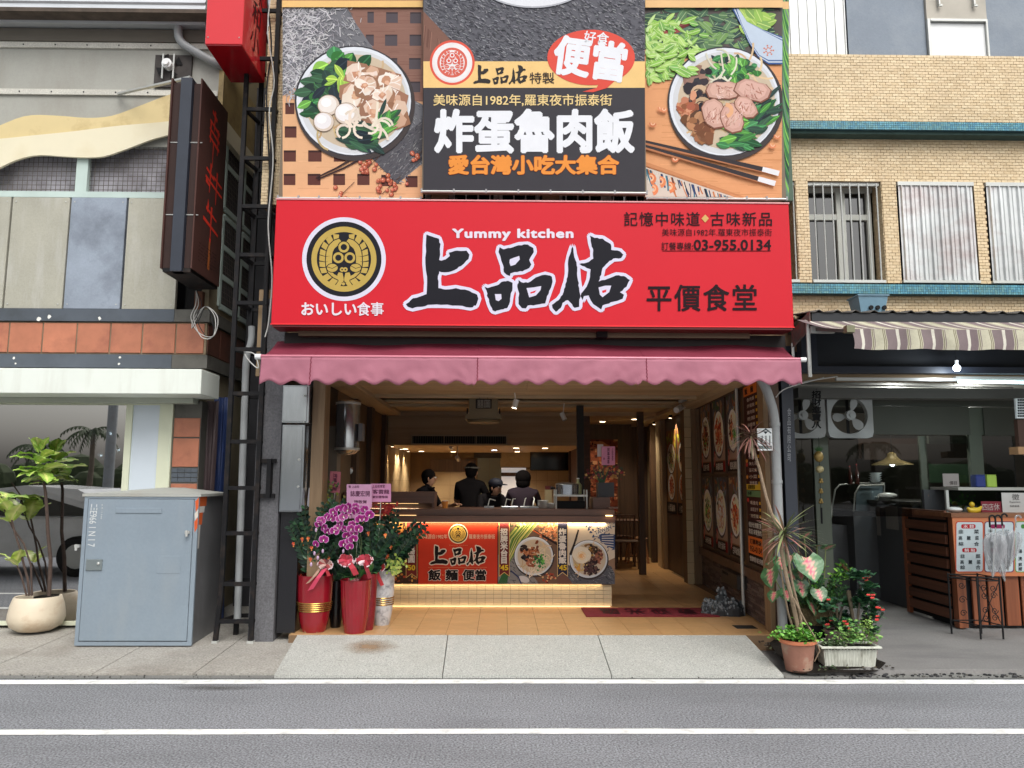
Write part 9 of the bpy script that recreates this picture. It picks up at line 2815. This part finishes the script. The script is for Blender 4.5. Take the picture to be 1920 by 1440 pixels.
for i in range(50):
 q = P(rr.gauss(612,12),rr.gauss(922,10),aY+.15); a = rr.uniform(0,6.3); d = Vector((math.cos(a),-.2,math.sin(a)))*.045; nn = Vector((-d.z,0,d.x))*.3
 mb.poly([q,q+d*.5+nn,q+d,q+d*.5-nn],rgb(rr.choice([(130,140,50),(90,110,50),(60,84,44),(160,150,60)]),.8))
mb.build('yellow_sprig',M_FOL,vA)

# ==== plants on the right of the ramp
def pot(px,pyb,pyt,wb,wt,label,m,z0=.03,rim=None,name='potted_plant',cat='potted plant',rb=1.0):
 g = G(px,pyb,z0); Y = g.y+wb/2/1440*g.y; cx = X(px,Y,pyb); rb_ = wb/2*Y/1440; rt_ = wt/2*Y/1440; z1 = Z(pyt,Y,px)
 t = thing(name,label,cat,(cx,Y,z0)); H = z1-z0
 mb = MB(); mb.lathe(cx,Y,[(rb_,z0),(rt_*.96,z1-H*.12),(rt_*.9,z1-H*.12)],32,cap=False); mb.build('pot',m,t,smooth=True)
 mb = MB(); mb.lathe(cx,Y,[(rt_*.97,z1-H*.13),(rt_*1.06,z1-H*.10),(rt_*1.06,z1),(rt_*.93,z1),(rt_*.9,z1-H*.1)],32,cap=False); mb.build('pot_rim',rim or m,t,smooth=True)
 mb = MB(); mb.lathe(cx,Y,[(rt_*.93,z1-H*.07),(.01,z1-H*.05)],18,cap=False); mb.build('soil',M_SOIL,t)
 return t,cx,Y,z1,rt_
M_TPOT = mat('terracotta_pot',(160,112,94),rough=.8,var=.16,scale=8,k=.85,stain=(186,170,148),stain_amt=.95,stain_scale=7,bump=.5)
M_TRIMP = mat('pot_rim_orange',(206,124,88),rough=.6,var=.08,k=.9)
tp,tx_,tY,tz,trr = pot(1498,1262,1198,46,62,'tall dracaena with spiky heads in a weathered terracotta pot with bright green leaves below',M_TPOT,.03,M_TRIMP)
def tuft(mb,cx,cy,cz,rx,ry,rz,n,ll,lw,cols,rr,round_=False):
 for i in range(n):
  q = Vector((cx+rr.gauss(0,rx),cy+rr.gauss(0,ry),cz+abs(rr.gauss(0,rz)))); a = rr.uniform(0,2*PI); e = rr.uniform(-.3,1)
  d = Vector((math.cos(a),math.sin(a),e)).normalized()*ll*rr.uniform(.6,1.2); s = d.cross(Vector((0,0,1))+Vector((rr.uniform(-.4,.4),rr.uniform(-.4,.4),0))).normalized()*lw*rr.uniform(.7,1.2)
  c = rgb(rr.choice(cols),.85); upv = Vector((0,0,lw*.3))
  mb.poly([q,q+d*.35+s+upv,q+d*.75+s*.9+upv,q+d,q+d*.75-s*.9+upv,q+d*.35-s+upv],c)
mb = MB(); tuft(mb,tx_,tY-.02,tz+.0,.09,.08,.045,420,.035,.016,[(96,160,54),(120,182,70),(76,136,50),(140,196,84)],rr)
mb.build('ground_leaves',M_FOL,tp)
M_TRUNK = mat('pale_trunk',(150,130,108),rough=.85,var=.2,scale=20,k=.85,bump=.6,stretch=(1,1,3))
def trunk(pts,r,Y,root,r2=None):
 mb = MB(); mb.tube([P(a,b,Y+.02*math.sin(i*1.7))for i,(a,b)in enumerate(pts)],[r*(1-.45*i/len(pts))for i in range(len(pts))],8); mb.build('trunk',M_TRUNK,root,smooth=True)
trunk([(1500,1200),(1494,1165),(1484,1120),(1474,1080),(1466,1040),(1462,1000),(1446,962),(1436,930),(1424,880),(1412,840),(1408,822)],.02,tY,tp)
trunk([(1506,1200),(1500,1150),(1487,1100),(1478,1050),(1470,1000)],.014,tY+.05,tp)
trunk([(1494,1200),(1478,1150),(1470,1110),(1463,1060)],.010,tY+.08,tp)
trunk([(1487,1120),(1510,1165),(1528,1195),(1537,1220),(1527,1240)],.008,tY-.05,tp)
def spiky(root,px,py,Y,n,L,cols,rr,droop=.5,w=.010,down=-.25):
 mb = MB(); c0_ = P(px,py,Y)
 for i in range(n):
  a = rr.uniform(0,2*PI); e = rr.uniform(down,1.2); d = Vector((math.cos(a),math.sin(a)*.8,e)).normalized(); l = L*rr.uniform(.6,1.1); c = rr.choice(cols)
  p = c0_.copy()+Vector((0,0,rr.uniform(-.04,.03))); N_ = 7; prev = p; s = d.cross(Vector((0,0,1))).normalized()
  for k in range(N_):
   d = (d+Vector((0,0,-droop/N_))).normalized(); nx = prev+d*l/N_
   wa,wb_ = w*math.sin(PI*(k+.6)/(N_+.8)),w*math.sin(PI*(k+1.6)/(N_+.8))if k<N_-1 else .0006
   mb.poly([prev-s*wa,prev+s*wa,nx+s*wb_,nx-s*wb_],rgb(c,.85)); prev = nx
 mb.build('leaf_rosette',M_FOL,root)
spiky(tp,1408,820,tY,110,.27,[(120,84,76),(150,104,92),(96,70,60),(140,92,90),(104,96,70)],rr,.9,.006,-.5)
spiky(tp,1470,1000,tY,70,.34,[(150,160,110),(120,134,88),(186,150,130),(170,176,140),(190,130,124),(96,110,74)],rr,.5,.010,-.3)
spiky(tp,1464,1010,tY+.08,36,.34,[(130,96,80),(160,110,100),(110,120,80)],rr,1.3,.007,-.8)
cal,cxa,cYa,cza,cra = pot(1535,1222,1150,66,76,'caladium with large pink-hearted leaves in a mossy dark planter behind the terracotta pot',mat('dark_planter',(58,52,46),rough=.9,var=.3,k=.8),.05,mat('mossy_basket',(96,84,56),rough=.95,var=.5,scale=30,fine=.3,k=.8,bump=2))
CV = [(222,80,110),(206,190,150),(76,118,76)]
def cal_mesh(s):
 o = leaf_mesh(.29*s,.40*s,CV[0],CV[2],curl=.12,wav=.006,vein=CV,shape='heart',nu=12,nv=6,fold=.08).build('tmp',M_LEAF,None,loc=(0,0,0)); me = o.data; bpy.data.objects.remove(o); return me
cm1 = cal_mesh(.86)
def cal_leaf(px,py,Y,d,s,roll=0):
 base = P(px,py,Y); place_leaf(cm1,cal,base,d,s,roll)
 root_ = Vector((cxa+rr.uniform(-.04,.04),cYa,cza-.03)); mid = (base+root_)/2+Vector(((base.x-root_.x)*.25,0,.05))
 mb = MB(); mb.tube([root_,mid,base],.0055,6); mb.build('leaf_stalk',mat('stalk_green',(120,130,84),rough=.5),cal,smooth=True)
for(px,py,dY,d,s,ro)in((1512,1046,-.25,(.12,-.75,-1),.95,.1),(1532,1024,-.1,(.2,-.9,.25),.55,0),(1480,1042,-.1,(-.3,-.8,-.3),.55,.4),(1444,1068,-.22,(-.25,-.6,-1),.72,.7),(1478,1070,-.15,(.3,-.8,-.6),.5,0),(1500,1090,-.2,(.0,-.6,-1),.62,-.3),(1533,1105,-.25,(.1,-.7,-1),.52,.2),(1474,1105,-.2,(-.1,-.6,-1),.45,.5),(1576,1058,-.1,(.5,-.8,-.55),.6,-.9),(1508,1008,-.05,(.3,-.7,.7),.45,0),(1460,1020,0,(-.6,-.7,.2),.5,.3),(1520,1130,-.2,(.2,-.6,-1),.5,-.4),(1556,1090,-.1,(.6,-.6,-.6),.5,-.3),(1502,1068,-.2,(-.3,-.8,-.8),.5,.2),(1548,1030,-.05,(.5,-.8,.6),.5,-.2),(1450,1050,-.1,(-.7,-.6,-.2),.5,.5),(1465,1045,-.15,(-.2,-.7,-.9),.55,.3),(1545,1120,-.22,(.3,-.6,-1),.42,.1),(1452,1110,-.15,(-.5,-.6,-.8),.45,.2),(1495,1020,0,(-.2,-.8,.3),.5,0)):
 cal_leaf(px,py,cYa+dY,d,s,ro)
MBF = MB()
mb = MB();
for i in range(10):frond(mb,(cxa+rr.uniform(.0,.12),cYa,cza),(rr.uniform(-.2,.5),rr.uniform(-.5,.1),1),rr.uniform(.25,.5),10,.5,.06,.016,[(50,90,54),(70,120,60),(96,156,60),(40,76,50)],rr)
mb.build('fern_fronds',M_ZZ,cal)
mb = MB(); tuft(mb,cxa+.2,cYa-.1,Z(1085,cYa,1570),.06,.05,.06,90,.05,.018,[(110,170,60),(140,196,76),(86,140,50)],rr); mb.build('bright_leaves',M_FOL,cal)
xb0,xb1,yb_ = X(1499,cYa-.22,1158),X(1578,cYa-.22,1158),cYa-.02
rbk = (xb1-xb0)/2; zb1,zb0_2 = Z(1143,cYa-.22,1535),Z(1174,cYa-.22,1535)
mb = MB(); mb.lathe((xb0+xb1)/2,yb_,[(rbk*.98,zb0_2),(rbk,(zb0_2+zb1)/2),(rbk*1.02,zb1),(rbk*.9,zb1)],30,cap=False); mb.build('basket_band',MATS['mossy_basket'],cal,smooth=True)
mb = MB(); mb.lathe((xb0+xb1)/2,yb_,[(rbk*.8,.09),(rbk*.95,zb0_2)],30,cap=False); mb.build('pot_shell',M_BLACK,cal,smooth=True)
for k in range(9):
 a = -1.1+k*.27; frond(MBF,((xb0+xb1)/2+.1*a,yb_-.05,zb1-.02),(a*.7,-.5,1),rr.uniform(.25,.42),10,.8,.05,.015,[(60,100,60),(84,130,70),(50,86,54)],rr)
MBF.build('low_fronds',M_ZZ,cal)
def thorn(px,pyb,pyt,w,ycen,spread,label,n=170,fl2=5,seed=1):
 t,x_,Y_,z_,r_ = pot(px,pyb,pyt,w*.8,w,label,mat('mauve_pot',(130,114,108),rough=.7,var=.15,k=.8),.04)
 r2 = random.Random(seed); mb = MB(); cz_ = Z(ycen,Y_,px)
 for k in range(5):mb.tube([(x_,Y_,z_-.02),(x_+r2.uniform(-spread,spread)*.8,Y_+r2.uniform(-.05,.05),cz_+r2.uniform(-.05,.12))],.010,6,c=rgb((90,80,66),.8))
 ends = [(x_+r2.uniform(-spread,spread),Y_+r2.uniform(-.12,.08),cz_+r2.uniform(-.14,.16))for _ in range(11)]
 for e in ends:tuft(mb,e[0],e[1],e[2],.022,.022,.02,n//11,.066,.019,[(46,84,58),(60,104,70),(38,70,54),(74,120,78)],r2)
 mb.build('foliage',M_ZZ,t)
 mb = MB()
 for k in range(fl2*3):
  e = Vector(r2.choice(ends[:fl2]))+Vector((r2.uniform(-.03,.03),-.07,r2.uniform(.0,.05)))
  for q in(-1,1):mb.ball(e+Vector((q*.008,0,0)),.011,7,5,sc=(1,.4,.8),c=rgb((226,60,56),.85))
 mb.build('red_flowers',M_FOL,t)
 return t
thorn(1607,1238,1190,40,1110,.13,'tall euphorbia with rounded dark leaves and a red bloom, behind the white trough',420,2,4)
thorn(1572,1236,1180,44,1152,.11,'low euphorbia with three red blooms in a mauve-grey pot',300,4,5)
thorn(1630,1232,1190,34,1165,.08,'small euphorbia with red bloom at the right end of the plant group',220,2,6)
tbw,x_,Y_,z_,r_ = pot(1552,1225,1204,36,46,'shallow teal bowl with a pale trailing succulent',mat('teal_glaze',(50,84,96),rough=.3,var=.1),.04)
mb = MB(); tuft(mb,x_,Y_,z_,.06,.04,.02,120,.05,.008,[(150,160,140),(120,136,110),(176,180,160)],rr); mb.build('foliage',M_FOL,tbw)
gy = G(1596,1256,.03).y; q0,q1 = X(1543,gy,1235),X(1650,gy,1235)
tro_ = thing('flower_trough','long white ribbed plastic trough with leafy greens at the pavement edge','planter',((q0+q1)/2,gy,.03))
zt_ = Z(1212,gy,1596); dep = .2
mb = MB(); nrib = 34
prevs = None
def ring_(z,ins):
 pts = []
 a0,a1,b0,b1 = q0+ins,q1-ins,gy+ins,gy+dep-ins
 for i in range(nrib):pts.append((a0+(a1-a0)*i/nrib,b0-(.004 if i%2 else 0),z))
 for i in range(10):pts.append((a1+(.004 if i%2 else 0),b0+(b1-b0)*i/10,z))
 for i in range(nrib):pts.append((a1-(a1-a0)*i/nrib,b1,z))
 for i in range(10):pts.append((a0-(.004 if i%2 else 0),b1-(b1-b0)*i/10,z))
 return pts
rA,rB = ring_(.045,.03),ring_(zt_-.02,.012); n_ = len(rA)
mb.add(rA+rB,[[i,(i+1)%n_,n_+(i+1)%n_,n_+i]for i in range(n_)]+[list(range(n_))])
M_TRO = mat('aged_white_plastic',(206,208,196),rough=.5,var=.08,scale=5,k=.9,stain=(110,106,90),stain_amt=.7,stain_scale=6,stain_stretch=(3,3,.6))
mb.build('trough_body',M_TRO,tro_)
mb = MB(); e = .018
mb.box(q0-e,q1+e,gy-e,gy+.012,zt_-.02,zt_,bev=.005); mb.box(q0-e,q1+e,gy+dep-.012,gy+dep+e,zt_-.02,zt_,bev=.005); mb.box(q0-e,q0+.012,gy+.013,gy+dep-.013,zt_-.02,zt_,bev=.005); mb.box(q1-.012,q1+e,gy+.013,gy+dep-.013,zt_-.02,zt_,bev=.005)
mb.build('trough_rim',M_TRO,tro_)
mb = MB(); mb.box(q0+.01,q1-.01,gy+.01,gy+dep-.01,zt_-.03,zt_-.02); mb.build('soil',M_SOIL,tro_)
mb = MB(); mb.box(q0+.06,q0+.14,gy+.05,gy+.15,.02,.045); mb.box(q1-.14,q1-.06,gy+.05,gy+.15,.035,.045); mb.build('trough_feet',M_TRO,tro_)
mb = MB(); tuft(mb,(q0+q1)/2+.07,gy+.08,zt_+.02,.09,.05,.07,260,.04,.016,[(110,160,84),(140,186,100),(86,136,70),(160,200,110)],rr); tuft(mb,q0+.12,gy+.08,zt_-.01,.06,.04,.02,160,.035,.012,[(110,130,96),(86,110,76),(140,154,120)],rr); mb.build('foliage',M_FOL,tro_)
for k in range(3):
 mb = MB(); x_ = q1-.12+k*.03;
 mb.tube([(x_,gy+.08,zt_),(x_+.02,gy+.06,zt_+.16+.03*k)],.003,5,c=rgb((120,150,70),.8)); tuft(mb,x_+.02,gy+.06,zt_+.1+.02*k,.008,.008,.05,26,.022,.008,[(150,190,90),(176,206,110)],rr); mb.build('sprig',M_FOL,tro_)
mb = MB(); pts = [(2.42,6.53),(2.6,6.50),(2.8,6.53),(2.98,6.50),(3.14,6.58),(3.28,6.72),(3.24,6.95),(3.3,7.2),(3.22,7.5),(3.0,7.66),(2.74,7.72),(2.52,7.4),(2.44,6.9)]
mb.poly([(x,y,.066+(y-6.6)*.035 if y>6.6 else .04)for x,y in pts]); struct('soil',mb,M_SOIL)
mb = MB()
for i in range(260):
 x,y = rr.uniform(2.44,3.3),rr.uniform(6.5,7.6); mb.ball((x,y,.06+max(0,y-6.6)*.035),rr.uniform(.004,.013),6,4,sc=(1.3,1,.5),c=rgb(rr.choice([(50,44,38),(70,62,52),(96,84,66),(40,36,32),(84,90,60)]),.7))
o = mb.build('clods',MATS['grit'],None); o['kind'] = 'stuff'; o['label'] = 'clods and dry leaves under the potted plants'
mb = MB(); tuft(mb,X(1555,6.6,1258),6.62,.02,.03,.02,.02,60,.03,.008,[(50,80,50),(70,100,60)],rr); o = mb.build('weed',M_FOL,None); tag(o,'small dark weed growing under the left foot of the white trough','weed')
mb = MB(); a,b = G(1398,1190,ZS),G(1455,1190,ZS)
mb.box(a.x,2.72,a.y-.01,7.75,.0,ZS-.003); struct('step_wall',mb,mat('pebbled_grey',(124,126,126),rough=.9,var=.15,fine=.5,fscale=70,bump=1.5,k=.8))
mb = MB(); mb.box(a.x,2.70,a.y-.015,7.74,ZS-.003,ZS+.001); struct('step_tiles',mb,M_TILE)

# ==== across the street: what the glass reflects
car = thing('white_car','white car parked on the near lane, seen mirrored in the storefront glass','car',(-8.3,2.4,0))
def car_mesh():
 prof = [(-2.1,.35),(-2.15,.6),(-2.05,.85),(-1.2,.95),(-.55,1.38),(.3,1.48),(1.2,1.42),(1.95,1.05),(2.15,.95),(2.2,.5),(2.1,.3)]
 n = len(prof); mb = MB(); rows = []
 for(s,ins)in((-.88,.0),(-.86,.0),(.86,0),(.88,0)):
  rows.append([Vector((x,s*(1 if z<1 else(1-.18*(z-1)/.48)),z))for x,z in prof])
 A,B_ = rows[1],rows[2]
 mb.add(A+B_,[[i,i+1,n+i+1,n+i]for i in range(n-1)]+[list(range(n)),[n+i for i in range(n)][::-1],[0,n-1,2*n-1,n]])
 return mb
mb = car_mesh(); mb.v = [v+Vector((-8.3,2.4,0))for v in mb.v]; mb.build('body',mat('white_car_paint',(214,216,216),rough=.25,coat=.6,k=.9),car)
mb = MB()
for s in(-1,1):
 y = 2.4+s*.83
 mb.poly([(-9.35,y,.98),(-8.85,y-s*.11,1.34),(-8.1,y-s*.13,1.42),(-8.1,y-s*.0,.98)]); mb.poly([(-8.02,y,.98),(-8.02,y-s*.13,1.42),(-7.2,y-s*.12,1.37),(-6.6,y,.98)])
mb.build('window',mat('car_glass',(24,28,30),rough=.08),car)
for x in(-9.65,-6.95):
 for s in(-1,1):
  mb = MB(); mb.tube([(x,2.4+s*.70,.33),(x,2.4+s*.9,.33)],.33,24); w = mb.build('wheel',mat('tyre',(24,24,24),rough=.85),car,smooth=True)
  mb = MB(); mb.tube([(x,2.4+s*.89,.33),(x,2.4+s*.91,.33)],.2,16); mb.build('rim',M_ALU,w,smooth=True)
mb = MB(); mb.box(-8.9,-8.7,1.5,1.53,.86,.9); mb.box(-8.9,-8.7,3.27,3.3,.86,.9); mb.build('door_handle',M_ALU,car)
M_PALM = mat('palm_frond',(60,74,44),rough=.7,var=.2)
def palm(x,y,h,label,seed):
 t = thing('palm_tree',label,'tree',(x,y,0),'palm trees across the street'); r2 = random.Random(seed)
 mb = MB(); mb.tube([(x,y,0),(x+.15,y,h*.5),(x+.1,y,h)],[.2,.15,.12],9); mb.build('trunk',mat('palm_trunk',(110,98,84),rough=.9,var=.2),t,smooth=True)
 mb = MB(); c = Vector((x+.1,y,h))
 for i in range(16):
  a = 2*PI*i/16+r2.uniform(-.2,.2); d = Vector((math.cos(a),math.sin(a),r2.uniform(.1,1.0))).normalized(); p = c.copy()
  for k in range(9):
   d = (d+Vector((0,0,-.2))).normalized(); q = p+d*.22; s = d.cross(Vector((0,0,1))).normalized()
   for sg_ in(-1,1):mb.poly([p,q,q+s*sg_*.4*(1-k/11)-Vector((0,0,.25))])
   p = q
 mb.build('crown',M_PALM,t)
for k,(x,y,h)in enumerate(((-38,-32,6.2),(-30,-34,5.2),(-25,-31,6.6),(-44,-33,5.6),(-17,-33,6.0),(10,-33,6.2),(24,-32,5.8))):
 palm(x,y,h*.68,['palm tree across the street mirrored right of the fig leaves','palm tree across the street nearest the mirrored utility pole','palm tree across the street mirrored just above the car roof','palm tree farthest left across the street behind the parked car','palm tree across the street opposite the grey cabinet','palm tree across the street opposite the dumpling shop','palm tree farthest right across the street'][k],k)
up_ = thing('utility_pole','concrete utility pole with sagging wires across the street, mirrored in the glass','pole',(-12.2,-8,0))
mb = MB(); mb.tube([(-12.2,-8,0),(-12.2,-8,9)],.16,12,r2=.12); mb.build('pole_shaft',M_PIPE,up_,smooth=True)
mb = MB(); mb.tube([(-12.05,-8.1,5.6),(-12.05,-8.1,6.4)],.25,12); mb.build('transformer',M_PIPE,up_,smooth=True)
for k in range(3):
 mb = MB(); mb.tube([(-40+80*i/24,-8+k*.1,7.2-k*.5-1.2*math.sin(PI*((i/24*80+k*7)%27)/27))for i in range(25)],.02,5); mb.build('wire',M_WB,up_)
mb = MB(); r2 = random.Random(9)
for i in range(160):
 x = -60+i*.75; mb.ball((x,-38+r2.uniform(-2,2),.8+r2.uniform(0,.9)),r2.uniform(1.0,1.9),9,6,sc=(1,.7,.9))
o = mb.build('hedge',mat('hedge_green',(66,76,50),rough=.9,var=.4,scale=1.5),None); o['kind'] = 'stuff'; o['label'] = 'low bushes along the far side of the street'
